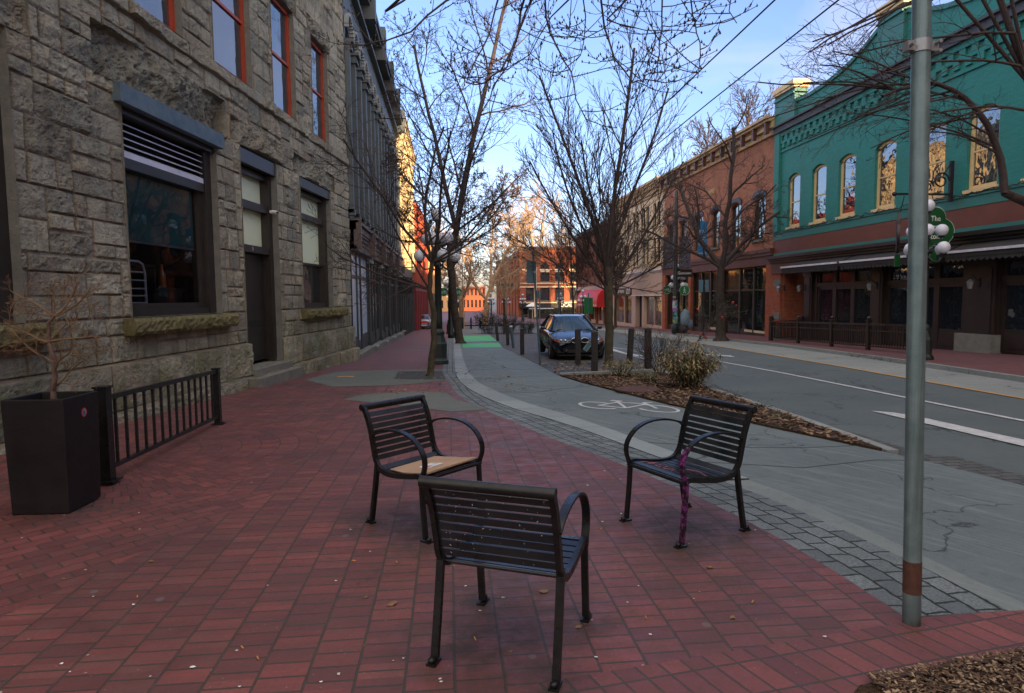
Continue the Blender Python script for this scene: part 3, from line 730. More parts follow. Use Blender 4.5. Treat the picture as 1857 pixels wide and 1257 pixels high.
    for h in ST_HOLES:
        mb = MB(); a, b, c, d = h; dp = .42 if c < 5 else .26; o1 = .028
        for s_ in (a, b): mb.quad(f.P(s_, o1, c), f.P(s_, o1, d), f.P(s_, -dp, d), f.P(s_, -dp, c))
        mb.quad(f.P(a, o1, d), f.P(b, o1, d), f.P(b, -dp, d), f.P(a, -dp, d)); mb.quad(f.P(a, o1, c), f.P(b, o1, c), f.P(b, -dp, c), f.P(a, -dp, c))
        mb.build('reveal', M['stonebase'], stone.root)
stone_wall()

def rough_slab(f, name, mat, s0, s1, o0, o1, z0, z1, amp=.02, seed=1, parent=None, st=.06):
    """a hewn block: box with subdivided, knocked-about front, top and ends"""
    rg = random.Random(seed); mb = MB(); n = max(2, int((s1-s0)/st)); k = max(2, int((z1-z0)/.05)); pts = {}
    def V(i, j):
        if (i, j) not in pts:
            e = 1.0 if 0 < i < n else .5
            pts[(i, j)] = f.P(s0+(s1-s0)*i/n, o1+rg.uniform(-amp, amp)*e-(amp*1.5 if j in (0, k) else 0), z0+(z1-z0)*j/k+rg.uniform(-amp, amp)*.3)
        return pts[(i, j)]
    for i in range(n):
        for j in range(k): mb.quad(V(i, j), V(i+1, j), V(i+1, j+1), V(i, j+1))
        mb.quad(V(i, k), V(i+1, k), f.P(s0+(s1-s0)*(i+1)/n, o0, z1), f.P(s0+(s1-s0)*i/n, o0, z1))
        mb.quad(V(i, 0), V(i+1, 0), f.P(s0+(s1-s0)*(i+1)/n, o0, z0), f.P(s0+(s1-s0)*i/n, o0, z0))
    for i in (0, n):
        s_ = s0+(s1-s0)*i/n
        for j in range(k): mb.quad(V(i, j), V(i, j+1), f.P(s_, o0, z0+(z1-z0)*(j+1)/k), f.P(s_, o0, z0+(z1-z0)*j/k))
    return mb.build(name, mat, parent or f.root)

f = stone
M['weathered_roller'] = pbr('teal_blind', (.02, .15, .15), .7, 0, (.014, .10, .11), 2)
# big louvred window
mb = MB()
f.box(mb, -11.55, -8.75, -.36, -.02, 4.48, 4.58); f.box(mb, -8.98, -8.75, -.36, -.10, 1.40, 4.48); f.box(mb, -11.55, -11.44, -.36, -.14, 1.40, 4.48)
f.box(mb, -11.44, -8.98, -.36, -.12, 1.40, 1.50); f.box(mb, -11.44, -8.98, -.36, -.18, 1.50, 1.60); f.box(mb, -11.44, -8.98, -.34, -.12, 3.70, 3.86)
f.box(mb, -9.10, -8.98, -.34, -.18, 1.60, 3.70)
bw = mb.build('window', M['dark_frame'], stone.root)
mb = MB(); mb.quad(f.P(-11.44, -.26, 1.60), f.P(-9.10, -.26, 1.60), f.P(-9.10, -.26, 3.70), f.P(-11.44, -.26, 3.70)); mb.build('pane', M['clear_glass'], bw)
mb = MB()
for k in range(5):
    z = 3.93+k*.108
    a, b = f.P(-11.44, -.30, z+.075), f.P(-8.98, -.30, z+.075); c, d = f.P(-8.98, -.14, z), f.P(-11.44, -.14, z)
    mb.prism([a, b, c, d], (0, 0, .014 if k else .03))
f.box(mb, -11.44, -8.98, -.15, -.128, 3.86, 3.95)
mb.build('louvre', M['louvre'], bw)
f.bx('louvre_backing', M['black_matte'], -11.44, -8.98, -.36, -.34, 3.86, 4.48, parent=bw)
f.bx('lintel_board', M['blue_lintel'], -11.72, -8.62, -.03, .135, 4.585, 4.855)
rough_slab(f, 'sill', M['sillstone'], -11.75, -8.45, -.15, .20, 1.12, 1.375, .022, 3, bw)
f.bx('roller_blind', M['weathered_roller'], -11.42, -9.12, -.31, -.30, 2.62, 3.70, parent=bw)
f.bx('blind_bar', M['greymetal'], -11.42, -9.12, -.315, -.298, 2.585, 2.62, parent=bw)
# left-hand window at the frame edge
mb = MB(); f.box(mb, -16.4, -13.6, -.36, -.12, 1.40, 1.58); f.box(mb, -13.82, -13.6, -.36, -.10, 1.58, 4.87); f.box(mb, -16.4, -16.2, -.36, -.10, 1.58, 4.87); f.box(mb, -16.2, -13.82, -.36, -.10, 4.6, 4.87)
lw = mb.build('window', M['dark_frame'], stone.root); f.bx('pane', M['glass'], -16.2, -13.82, -.27, -.26, 1.58, 4.6, parent=lw)
rough_slab(f, 'sill', M['sillstone'], -16.6, -13.3, -.15, .20, 1.12, 1.375, .022, 4, lw)
# door with transom panes
mb = MB()
f.box(mb, -7.72, -7.58, -.40, -.16, .22, 4.55); f.box(mb, -6.06, -5.88, -.40, -.12, .22, 4.55); f.box(mb, -7.58, -6.06, -.40, -.14, 2.70, 2.86)
f.box(mb, -7.58, -6.06, -.38, -.16, 3.67, 3.84); f.box(mb, -7.58, -6.06, -.38, -.18, 4.42, 4.55)
df = mb.build('door_frame', M['dark_frame'], stone.root)
f.bx('pane', M['frost'], -7.58, -6.06, -.33, -.32, 2.86, 3.67, parent=df); f.bx('pane', M['frost'], -7.58, -6.06, -.33, -.32, 3.84, 4.42, parent=df)
f.bx('lintel_board', M['dark_frame'], -7.72, -5.88, -.14, .0, 4.57, 4.86)
M['door_black'] = pbr('worn_black_door', (.012, .012, .013), .3, 0, (.026, .024, .022), 2.5, .1, 20)
dd = f.bx('door', M['door_black'], -7.57, -6.07, -.36, -.31, .23, 2.69)
mb = MB(); f.box(mb, -7.42, -6.22, -.31, -.302, .35, 1.0); f.box(mb, -7.42, -6.22, -.31, -.302, 1.15, 2.45); mb.build('door_panel', M['dark_frame'], dd)
mb = MB(); mb.tube([f.P(-7.44, -.30, 1.12), f.P(-7.44, -.25, 1.12), f.P(-7.36, -.24, 1.12)], .014, 8); f.box(mb, -7.47, -7.41, -.305, -.298, 1.05, 1.2); mb.build('handle', M['greymetal'], dd)
text_obj('door_number', '1', .13, M['paper'], stone.root, f.P(-6.95, -.135, 2.78), (R(90), 0, 0), .003)
f.bx('doorstep', M['stonebase'], -7.80, -5.80, -.42, .22, -.35, .14)
f.bx('doorstep', M['stonebase'], -8.0, -5.6, -.1, .42, -.35, -.02)
# third window
mb = MB()
f.box(mb, -4.35, -4.24, -.38, -.16, 1.40, 4.60); f.box(mb, -2.12, -1.92, -.38, -.12, 1.40, 4.60); f.box(mb, -4.24, -2.12, -.38, -.14, 1.40, 1.54)
f.box(mb, -4.24, -2.12, -.36, -.16, 3.84, 3.99); f.box(mb, -4.24, -2.12, -.36, -.18, 4.5, 4.60); f.box(mb, -4.24, -2.12, -.36, -.22, 2.60, 2.66)
w3 = mb.build('window', M['dark_frame'], stone.root)
f.bx('pane', M['glass'], -4.24, -2.12, -.33, -.32, 1.54, 2.60, parent=w3); f.bx('pane', M['frost'], -4.24, -2.12, -.33, -.32, 2.66, 3.84, parent=w3); f.bx('pane', M['frost'], -4.24, -2.12, -.33, -.32, 3.99, 4.5, parent=w3)
f.bx('lintel_board', M['dark_frame'], -4.35, -1.92, -.14, .0, 4.62, 4.86)
rough_slab(f, 'sill', M['sillstone'], -4.55, -1.0, -.15, .20, 1.12, 1.375, .022, 5, w3)
# upstairs windows: red frames
for h in ST_HOLES[4:]:
    w_ = window(f, h[0], h[1], h[2]+.005, h[3], 0, -.10, M['red_frame'], M['glass_hi'], .10, .5)
# security camera
sec = thing('security_camera', 'white security camera fixed beside the black door of the stone building', 'camera', (0, 0, 0))
def world(f, s, o, z): return f.root.matrix_basis @ Vector(f.P(s, o, z))
bpy.context.view_layer.update()
sec.location = world(stone, -6.0, -.08, 3.72)
mb = MB(); mb.box(-.03, .03, -.05, .0, -.03, .03); mb.build('bracket', M['paper'], sec)
mb = MB(); mb.tube([(0, 0, 0), (.16, -.12, -.03)], .045, 12); mb.build('housing', M['paper'], sec)
mb = MB(); mb.tube([(.161, -.121, -.03), (.175, -.131, -.033)], .03, 12); mb.build('lens', M['black_matte'], sec)
# building shell and the dark room behind the big window
mb = MB(); f.box(mb, -19.5, -19.2, -14, -.45, -.4, ST_TOP); f.box(mb, -.3, -.0, -14, -.02, -.4, ST_TOP); f.box(mb, -19.2, -.3, -14, -13.7, -.4, ST_TOP)
mb.build('side_wall', M['stonebase'], stone.root)
f.bx('roof', M['roof'], -19.2, -.3, -13.7, -.1, ST_TOP-.35, ST_TOP-.1)
M['room'] = pbr('dark_interior', (.02, .017, .015), .9)
mb = MB(); f.box(mb, -13.2, -8.3, -3.6, -3.5, .3, 4.6); f.box(mb, -13.3, -13.2, -3.6, -.43, .3, 4.6); f.box(mb, -8.3, -8.2, -3.6, -.43, .3, 4.6); f.box(mb, -13.2, -8.3, -3.5, -.43, .3, .4); f.box(mb, -13.2, -8.3, -3.5, -.43, 4.5, 4.6)
f.box(mb, -8.2, -.3, -.55, -.43, .3, 14.8); f.box(mb, -19.2, -13.3, -.55, -.43, .3, 14.8); f.box(mb, -13.3, -8.2, -.55, -.43, 4.6, 14.8)
mb.build('interior', M['room'], stone.root)
# things on display behind the big window
def in_room(s, o, z): return world(stone, s, o, z)
rk = thing('bakery_rack', 'pale metal rack with horizontal bars standing behind the big stone window', 'rack', in_room(-10.75, -.52, 0.41), stone.root.rotation_euler.z)
mb = MB(); mb.tube([(-.42, 0, 0), (-.42, 0, 1.70), (-.36, 0, 1.86), (-.25, 0, 1.9), (.25, 0, 1.9), (.36, 0, 1.86), (.42, 0, 1.70), (.42, 0, 0)], .022, 8); mb.build('frame', M['white_globe'], rk)
for z in (1.2, 1.32, 1.44, 1.58, 1.72):
    mb = MB(); mb.tube([(-.42, 0, z), (.42, 0, z)], .014, 6); mb.build('rung', M['white_globe'], rk)
M['teal_plastic'] = pbr('teal_plastic', (.01, .16, .22), .5)
ct = thing('plastic_crate', 'teal plastic crate seen on a shelf behind the big stone window', 'crate', in_room(-10.75, -.95, 2.30), stone.root.rotation_euler.z)
mb = MB()
for z in (0, .12, .24): mb.box(-.3, .3, -.2, -.18, z, z+.08); mb.box(-.3, .3, .18, .2, z, z+.08); mb.box(-.3, -.28, -.2, .2, z, z+.08); mb.box(.28, .3, -.2, .2, z, z+.08)
for x in (-.3, -.1, .1, .28): mb.box(x, x+.02, -.195, -.175, 0, .32)
mb.box(-.3, .3, -.2, .2, 0, .02); mb.build('crate_shell', M['teal_plastic'], ct)
sh = thing('shop_shelf', 'dark shelf unit carrying the teal crate inside the stone building', 'shelf', in_room(-10.9, -.95, .41), stone.root.rotation_euler.z)
mb = MB(); mb.box(-1.3, 1.2, -.25, .25, 1.84, 1.88); mb.build('shelf_board', M['dark_frame'], sh)
for x in (-1.25, 1.15):
    mb = MB(); mb.box(x, x+.05, -.24, .24, 0, 1.84); mb.build('leg', M['dark_frame'], sh)
M['amber'] = pbr('amber_bottle', (.45, .13, .03), .2)
bt = thing('glass_bottle', 'amber bottle glowing on the counter behind the big stone window', 'bottle', in_room(-9.45, -.75, 1.88), 0)
mb = MB(); mb.lathe([(.06, 0), (.065, .02), (.065, .24), (.03, .32), (.025, .42), (.03, .43)], 12); mb.build('bottle_glass', M['amber'], bt)
cn = thing('shop_counter', 'dark counter carrying the amber bottle behind the big stone window', 'counter', in_room(-9.5, -.8, .41), stone.root.rotation_euler.z)
mb = MB(); mb.box(-.5, .45, -.25, .25, 1.40, 1.46); mb.build('worktop', M['dark_frame'], cn)
mb = MB(); mb.box(-.48, .43, -.2, .2, 0, 1.40); mb.build('cabinet', M['room'], cn)

# ------------------------------------------------------------------ dark blue-grey arcaded building on the left
M['slate_paint'] = pbr('slate_grey_paint', (.062, .083, .095), .6, 0, (.09, .108, .115), 1.5, .25, 18)
M['store_brown'] = pbr('brown_fascia_paint', (.085, .062, .056), .55, 0, (.12, .09, .08), 1.5, .2, 18)
M['store_dark'] = pbr('dark_teal_paint', (.022, .034, .040), .45, 0, (.035, .045, .05), 2, .1, 20)
M['capital'] = pbr('pale_capital', (.28, .31, .30), .7)
M['window_dark'] = glassmat('dark_sash_glass', (.008, .010, .012), 1.7, .05)
grey = Fac('arcaded_building', 'tall dark slate building with arched windows above shopfronts beside the stone building', -3.25, 21.78, 0, 'L', -.4, 21.78)
f = grey; GY0, GY1, GT = 21.78, 43.0, 13.6
mods = 15; mw = (GY1-GY0)/mods
holes = [(GY0+k*mw+.22, GY0+(k+1)*mw-.22, 4.75, 10.75, .5) for k in range(mods)]
mb = MB(); wall(f, mb, GY0, GY1, 4.3, 13.1, holes, 0, .45); mb.build('wall', M['slate_paint'], f.root)
for k, h in enumerate(holes):
    a, b = h[0], h[1]
    mb = MB(); f.box(mb, a, b, -.45, -.22, 6.95, 7.5); f.box(mb, a, b, -.22, -.16, 7.42, 7.52); f.box(mb, a, b, -.22, -.16, 6.93, 7.0); mb.build('spandrel_panel', M['slate_paint'], f.root)
    window(f, a, b, 4.76, 6.92, 0, -.28, M['store_dark'], M['window_dark'], .07, .5)
    window(f, a, b, 7.53, 10.75, .5, -.28, M['store_dark'], M['window_dark'], .07, .42)
for k in range(mods+1):
    c = GY0+k*mw; w_ = .14 if k % 3 else .22; a0, a1 = max(GY0, c-w_), min(GY1, c+w_)
    mb = MB(); f.box(mb, a0, a1, .0, .16, 4.5, 9.75); f.box(mb, a0, a1, 0, .20, 4.42, 4.62); mb.build('pilaster', M['slate_paint'], f.root)
    mb = MB(); e = .07; f.box(mb, max(GY0, a0-e), min(GY1, a1+e), 0, .24, 9.75, 9.86); f.box(mb, max(GY0, a0-e/2), min(GY1, a1+e/2), 0, .20, 9.861, 10.0); f.box(mb, max(GY0, a0-e*1.4), min(GY1, a1+e*1.4), 0, .30, 10.001, 10.1); mb.build('capital', M['slate_paint'], f.root)
for k in range(mods):
    mb = MB()                                                          # moulded arches with bead blocks
    a, b = GY0+k*mw+.12, GY0+(k+1)*mw-.12; c = (a+b)/2; r_ = (b-a)/2
    for i in range(15):
        t = math.pi*i/14; s_ = c-r_*math.cos(t); z = 10.55+r_*.9*math.sin(t)
        f.box(mb, s_-.045, s_+.045, 0, .14, z-.045, z+.045)
    mb.build('arch_moulding', M['capital'], f.root)
mb = MB(); f.box(mb, GY0, GY1, 0, .22, 12.15, 12.3); f.box(mb, GY0, GY1, 0, .42, 12.9, 13.1); f.box(mb, GY0, GY1, -.3, .5, 13.1, 13.3); f.box(mb, GY0, GY1, -.3, .3, 13.3, GT)
for k in range(0, mods+1, 3): c = GY0+k*mw; f.box(mb, max(GY0, c-.25), min(GY1, c+.25), -.3, .6, 12.4, GT+.25)
mb.build('cornice', M['slate_paint'], f.root)
mb = MB(); f.box(mb, GY0, GY1, -.1, .30, 4.18, 4.3); f.box(mb, GY0, GY1, -.1, .22, 3.95, 4.18); f.box(mb, GY0, GY1, -.1, .14, 3.4, 3.95); f.box(mb, GY0, GY1, 0, .2, 3.28, 3.42)
for k in range(6):
    y0 = GY0+k*(GY1-GY0)/5
    if k < 5:
        f.box(mb, y0+.5, y0+3.75, .14, .19, 3.86, 3.92); f.box(mb, y0+.5, y0+3.75, .14, .19, 3.70, 3.75)
        for q in range(5): mb.ball(f.P(y0+.7+q*.72, .16, 3.55), .05, 6)
    f.box(mb, max(GY0, y0-.2), min(GY1, y0+.2), 0, .38, 3.3, 4.25)
mb.build('shop_fascia', M['store_brown'], f.root)
nb = 5; bwid = (GY1-GY0)/nb
for k in range(nb):
    y0 = GY0+k*bwid; y1 = y0+bwid; gb = gz(y1)
    # plinth step
    mb = MB(); f.box(mb, y0+.02, y1-.005, -.6, .28, gb-.3, gz(y0)+.16+.02*k); mb.build('plinth', M['stonebase'], f.root)
    pt = gz(y0)+.17+.02*k
    for yy in ([y0+.17] if k else [])+([y1-.17] if k == nb-1 else []):
        mb = MB(); f.box(mb, yy-.14, yy+.14, -.3, .10, pt+.25, 3.05); f.box(mb, yy-.17, yy+.17, -.3, .14, pt, pt+.25); mb.build('column', M['store_dark'], f.root)
        mb = MB(); f.box(mb, yy-.19, yy+.19, -.1, .24, 3.05, 3.27); mb.build('capital', M['capital'], f.root)
        mb = MB(); f.box(mb, yy-.17, yy+.17, -.1, .38, pt-.02, pt+.06); mb.build('column_base', M['capital'], f.root)
    # glazing: window / door / window
    def glaz(a, b, zb_, pan, tr=2.35, door=False):
        mb = MB(); f.box(mb, a, a+.08, -.14, +.02, zb_, 3.28); f.box(mb, b-.08, b, -.14, +.02, zb_, 3.28); f.box(mb, a+.08, b-.08, -.14, -.0, tr, tr+.12); f.box(mb, a+.08, b-.08, -.14, -.0, 3.15, 3.28)
        if not door: f.box(mb, a+.08, b-.08, -.14, -.0, zb_, zb_+.55); f.box(mb, a+.16, b-.02, -.12, +.02, zb_+.12, zb_+.45)
        else: f.box(mb, a+.08, b-.08, -.12, -.02, zb_, zb_+.35); f.box(mb, a+.08, a+.2, -.12, -.02, zb_+.35, tr); f.box(mb, b-.2, b-.08, -.12, -.02, zb_+.35, tr)
        w_ = mb.build('door' if door else 'shop_window', M['store_dark'], f.root)
        f.bx('pane', pan, a+.08, b-.08, -.03, -.02, zb_+(.35 if door else .55), tr, parent=w_); f.bx('pane', pan, a+.08, b-.08, -.03, -.02, tr+.12, 3.15, parent=w_)
    A = y0+(.36 if k else .06); B = y1-.02 if k < nb-1 else y1-.36
    pane = M['frost2'] if k == 0 else M['window_dark']
    glaz(A, A+1.3, pt, pane); glaz(A+1.34, A+2.3, pt, M['window_dark'] if k else M['frost2'], 2.35, True); glaz(A+2.34, B, pt, pane)
# blank backing so shop glass is never see-through
body(f, M['slate_paint'], GY0, GY1, -1.3, 13.3, 14, -.5)
f.bx('interior', M['room'], GY0+.3, GY1-.3, -.8, -.55, -1.2, 13.0)
fp = thing('flagpole', 'thin bare pole jutting out from the dark slate building', 'pole', (-3.25, 30, 9.8))
mb = MB(); mb.tube([(0, 0, 0), (1.45, 0, .02)], .025, 8); mb.build('rod', M['black_matte'], fp); mb = MB(); mb.box(-.04, .03, -.06, .06, -.08, .08); mb.build('bracket', M['black_matte'], fp)
sg = thing('hanging_shop_sign', 'black double panel shop sign projecting over the left sidewalk', 'sign', (-3.03, 37.5, 1.9))
for z in (0.0, .48):
    mb = MB(); mb.box(.12, .92, -.03, .03, z, z+.42); mb.build('panel', M['black_matte'], sg)
mb = MB(); mb.bar((0, 0, .95), (.95, 0, .95), .03, .03); mb.bar((.15, 0, .42), (.15, 0, .95), .02, .02); mb.bar((.9, 0, .42), (.9, 0, .95), .02, .02); mb.build('bracket', M['black_matte'], sg)

# ------------------------------------------------------------------ yellow and red buildings further down on the left
def simple_facade(f, s0, s1, top, floors, nwin, wallmat, framemat, glass, wz, pil=None, pilmat=None, corn=.5, cornmat=None, rise=.25, ww=.55, base=None, basemat=None, sill=True, gl=None):
    w_ = (s1-s0)/nwin; holes = []
    for (a, b) in wz:
        for k in range(nwin):
            c = s0+(k+.5)*w_; holes.append((c-w_*ww/2, c+w_*ww/2, a, b, rise))
    zb_ = base if base is not None else f.zb
    mb = MB(); wall(f, mb, s0, s1, zb_, top, holes, 0, .25); mb.build('wall', wallmat, f.root)
    for h in holes: window(f, h[0], h[1], h[2], h[3], h[4], -.14, framemat, glass, .08, .5, 0, .08 if sill else None, cornmat or wallmat)
    if pil:
        for k in range(nwin+1):
            c = s0+k*w_; mb = MB(); f.box(mb, max(s0, c-.2), min(s1, c+.2), 0, pil, zb_, top-.6); mb.build('pilaster', pilmat or wallmat, f.root)
    mb = MB(); f.box(mb, s0, s1, 0, corn*.5, top-.55, top-.32); f.box(mb, s0, s1, -.2, corn, top-.32, top-.08); f.box(mb, s0, s1, -.3, corn+.1, top-.08, top)
    n = int((s1-s0)/.45)
    for k in range(n): f.box(mb, s0+.1+k*.45, s0+.27+k*.45, corn*.5, corn*.9, top-.52, top-.33)
    mb.build('cornice', cornmat or wallmat, f.root)
M['yellow_wall'] = pbr('yellow_cream_stucco', (.60, .48, .27), .75, 0, (.66, .55, .34), .8, .2, 14)
M['red_wall'] = pbr('vermilion_paint', (.40, .075, .035), .7, 0, (.32, .06, .03), .8, .2, 14)
M['dark_red'] = pbr('dark_red_paint', (.20, .015, .02), .6, 0, (.14, .012, .015), .8)
M['cream'] = pbr('cream_stucco', (.70, .55, .36), .8, 0, (.60, .45, .28), .9, .3, 14)
yb = Fac('yellow_building', 'yellow cream building with deep piers beyond the dark slate building', -3.25, 43.02, 0, 'L', gz(43)-.5, 43.02)
simple_facade(yb, 43.02, 57.0, 13.6, 3, 7, M['yellow_wall'], M['store_dark'], M['window_dark'], [(4.6, 6.9), (7.6, 9.8), (10.4, 12.3)], .35, None, .55, None, .3, .5, 3.9)
mb = MB(); yb.box(mb, 43.02, 57, -.3, .15, 3.2, 3.9)
for k in range(8): yb.box(mb, 43.04+k*1.97, 43.3+k*1.97, -.3, .22, gz(57)-.3, 3.2)
mb.build('shopfront_frame', M['store_dark'], yb.root); yb.bx('shop_window', M['glass_store'], 43.1, 56.9, -.35, -.3, gz(57)-.3, 3.2)
body(yb, M['yellow_wall'], 43.02, 57.0, gz(57)-.4, 13.4, 14, -.36)
rb = Fac('red_building', 'vermilion red building with arched gable on the left beyond the yellow one', -3.25, 57.02, 2.0, 'L', gz(57)-.4, 57.02)
simple_facade(rb, 57.02, 72.0, 10.0, 2, 7, M['red_wall'], M['dark_frame'], M['window_dark'], [(3.9, 5.9), (6.6, 8.8)], .5, None, .5, None, .5, .5, 2.9)
mb = MB(); rb.box(mb, 57.02, 72, -.3, .35, 2.3, 2.9)
for k in range(8): rb.box(mb, 57.04+k*2.1, 57.5+k*2.1, -.3, .45, gz(72)-.3, 2.3)
mb.build('shopfront_frame', M['dark_red'], rb.root); rb.bx('shop_window', M['glass_store'], 57.1, 71.9, -.35, -.3, gz(72)-.3, 2.3)
mb = MB(); pts = [rb.P(57.05, 0, 10.0)]+[rb.P(58.6-1.5*math.cos(math.pi*k/10), 0, 10.0+1.3*math.sin(math.pi*k/10)) for k in range(11)]
mb.prism(pts[1:], Vector(rb.P(0, -.4, 0))-Vector(rb.P(0, 0, 0))); mb.build('gable', M['red_wall'], rb.root)
body(rb, M['red_wall'], 57.02, 72.0, gz(72)-.3, 9.9, 14, -.36)
ob = Fac('cream_corner_building', 'pale cream building closing the left side beyond the red one', -2.7, 72.05, 3.0, 'L', gz(72)-.4, 72.05)
M['orange_wall'] = pbr('orange_cream_stucco', (.62, .36, .16), .75)
simple_facade(ob, 72.05, 92.0, 9.0, 2, 8, M['orange_wall'], M['dark_frame'], M['window_dark'], [(3.4, 5.4), (6.0, 7.9)], .5, None, .5, None, .3, .5, 2.2)
ob.bx('shopfront_frame', M['dark_frame'], 72.1, 91.9, -.3, 0, gz(92)-.4, 2.2); body(ob, M['orange_wall'], 72.05, 92, gz(92)-.4, 8.9, 14, -.36)
# ------------------------------------------------------------------ right side of the street
XR = 17.7
M['green_brick'] = brickmat('teal_painted_brick', (.036, .245, .215), (.030, .205, .18), (.022, .155, .14), .215, .075, .007, .6, .55, (.05, .11, .08), .5, .55)
M['green_trim'] = pbr('teal_trim', (.026, .175, .155), .6, 0, (.038, .14, .12), 1.2, .3, 14)
M['burnt_orange'] = pbr('burnt_orange_trim', (.16, .045, .022), .6, 0, (.12, .036, .018), 1.5)
M['cream_frame'] = pbr('cream_window_frame', (.72, .52, .26), .6, 0, (.60, .42, .20), 4)
M['brown_wood'] = pbr('dark_brown_panelling', (.024, .013, .010), .5, 0, (.015, .009, .007), 2, .2, 25)
M['brown_fascia'] = pbr('brown_fascia', (.12, .042, .026), .55, 0, (.085, .032, .02), 1.5, .2, 14)
M['slate_strip'] = pbr('slate_cornice', (.05, .055, .07), .7, 0, (.075, .075, .085), 2, .4, 12)
M['red_brick'] = brickmat('red_brick_wall', (.46, .175, .095), (.32, .115, .065), (.24, .18, .13), .215, .073, .009, .85, .5, (.08, .045, .035), .7, .55)
M['pier_brick'] = brickmat('orange_brick_pier', (.50, .135, .06), (.34, .09, .045), (.11, .09, .08), .215, .073, .009, .85, .6, (.07, .03, .02), 1.5, .5)
M['orange_brick'] = brickmat('orange_red_brick', (.36, .105, .055), (.26, .075, .04), (.22, .10, .06), .215, .073, .008, .85, .4, (.12, .04, .02), .5, .5)
M['lampglow'] = NG('lit_bulb').m
_b = M['lampglow'].node_tree.nodes['Principled BSDF']; _b.inputs['Emission Color'].default_value = (1, .33, .06, 1); _b.inputs['Emission Strength'].default_value = 6.0; _b.inputs['Base Color'].default_value = (.5, .2, .05, 1)

pub = Fac('green_pub_building', 'teal painted brick pub building with cream sash windows and dark panelled front', XR, 33.25, 0, 'R', -.7, 33.25)
f = pub; P0, P1 = 15.4, 33.25
wins = [(30.85, 32.0), (28.62, 29.82), (26.45, 27.68), (23.95, 25.2), (21.42, 22.85), (19.2, 20.45), (16.9, 18.2)]
holes = [(a, b, 5.15, 7.85, .22) for a, b in wins]
mb = MB(); wall(f, mb, P0, P1, 4.95, 11.3, holes, 0, .28)
f.box(mb, P0, P1, -.3, 0, 11.3, 11.301)
mb.build('wall', M['green_brick'], f.root)
for h in holes: window(f, h[0]+.005, h[1]-.005, h[2]+.005, h[3]-.003, h[4], -.12, M['cream_frame'], M['glass_hi'], .13, .47, 0, .06, M['cream_frame'])
# curved parapet between piers
top = [(31.3, 11.5), (30.2, 11.42), (29, 11.48), (28, 11.6), (27, 11.8), (26.2, 12.05), (25.5, 12.35), (25.15, 12.5), (23.5, 12.5), (23.15, 12.35), (22.4, 12.05), (21.6, 11.8), (20.6, 11.6), (19.6, 11.48), (18.4, 11.42), (17.3, 11.5)]
mb = MB(); cp = MB()
for a, b in zip(top[:-1], top[1:]):
    mb.prism([f.P(a[0], 0, 11.301), f.P(b[0], 0, 11.301), f.P(b[0], 0, b[1]), f.P(a[0], 0, a[1])], Vector(f.P(0, -.3, 0))-Vector(f.P(0, 0, 0)))
    cp.prism([f.P(a[0], .08, a[1]-.12), f.P(b[0], .08, b[1]-.12), f.P(b[0], .08, b[1]+.05), f.P(a[0], .08, a[1]+.05)], Vector(f.P(0, -.35, 0))-Vector(f.P(0, .08, 0)))
mb.build('parapet', M['green_brick'], f.root); cp.build('coping', M['green_trim'], f.root)
for a, b, t in ((31.3, 33.25, 12.1), (23.6, 25.1, 12.75), (15.4, 17.3, 12.1)):
    mb = MB(); f.box(mb, a, b, -.5, .16, 10.6, t); f.box(mb, a-.0, b, -.5, .24, t-.28, t-.2); q = mb.build('parapet_pier', M['green_trim'], f.root)
    mb = MB(); f.box(mb, a-.1, b+.0, -.55, .26, t, t+.12); f.box(mb, a-.14, b+.0, -.58, .32, t+.12, t+.36); mb.build('pier_cap', M['cream_frame'], q)
mb = MB(); f.box(mb, P0, P1, 0, .22, 10.2, 10.56); f.box(mb, P0, P1, 0, .34, 10.50, 10.58); mb.build('string_course', M['slate_strip'], f.root)
mb = MB(); f.box(mb, P0, P1, 0, .10, 9.98, 10.199); f.box(mb, P0, P1, 0, .06, 9.15, 9.25)
k = 0; s_ = 15.7
while s_ < 32.6:
    f.box(mb, s_, s_+.26, 0, .08, 9.36, 9.72); f.box(mb, s_+.26, s_+.52, 0, .08, 9.60, 9.978); s_ += .52
mb.build('corbel_band', M['green_brick'], f.root)
mb = MB(); f.box(mb, 32.75, P1, 0, .14, 5.0, 10.2); mb.build('end_pilaster', M['green_brick'], f.root)
mb = MB(); f.box(mb, P0, P1, -.3, .05, 4.57, 4.95); f.box(mb, P0, P1, 0, .09, 4.92, 4.98); f.box(mb, P0, P1, 0, .06, 3.70, 3.88); mb.build('frieze', M['green_trim'], f.root)
mb = MB(); f.box(mb, P0, P1, -.3, .03, 3.88, 4.569); mb.build('orange_frieze', M['burnt_orange'], f.root)
mb = MB(); f.box(mb, P0, P1, -.2, .5, 3.56, 3.70); f.box(mb, P0, P1, -.2, .38, 3.46, 3.56); f.box(mb, P0, P1, -.2, .28, 3.34, 3.46); mb.build('cornice', M['brown_wood'], f.root)
mb = MB(); f.box(mb, P0, P1, -.3, .18, 2.78, 3.34); mb.build('shop_fascia', M['brown_fascia'], f.root)
# climbing stems along the ledge
rg = random.Random(8); mb = MB()
for q in range(9):
    s_ = 32.5-q*1.9; pts = []
    for i in range(14): pts.append(f.P(s_-i*.17, .10+rg.uniform(-.02, .03), 5.0+rg.uniform(-.05, .09)))
    mb.tube(pts, .018, 4)
    for i in range(6): p = Vector(rg.choice(pts)); mb.tube([p, p+Vector((rg.uniform(-.15, .15), -.05, rg.uniform(-.15, .1)))], .01, 3)
mb.build('climber_stems', M['twig'], f.root)
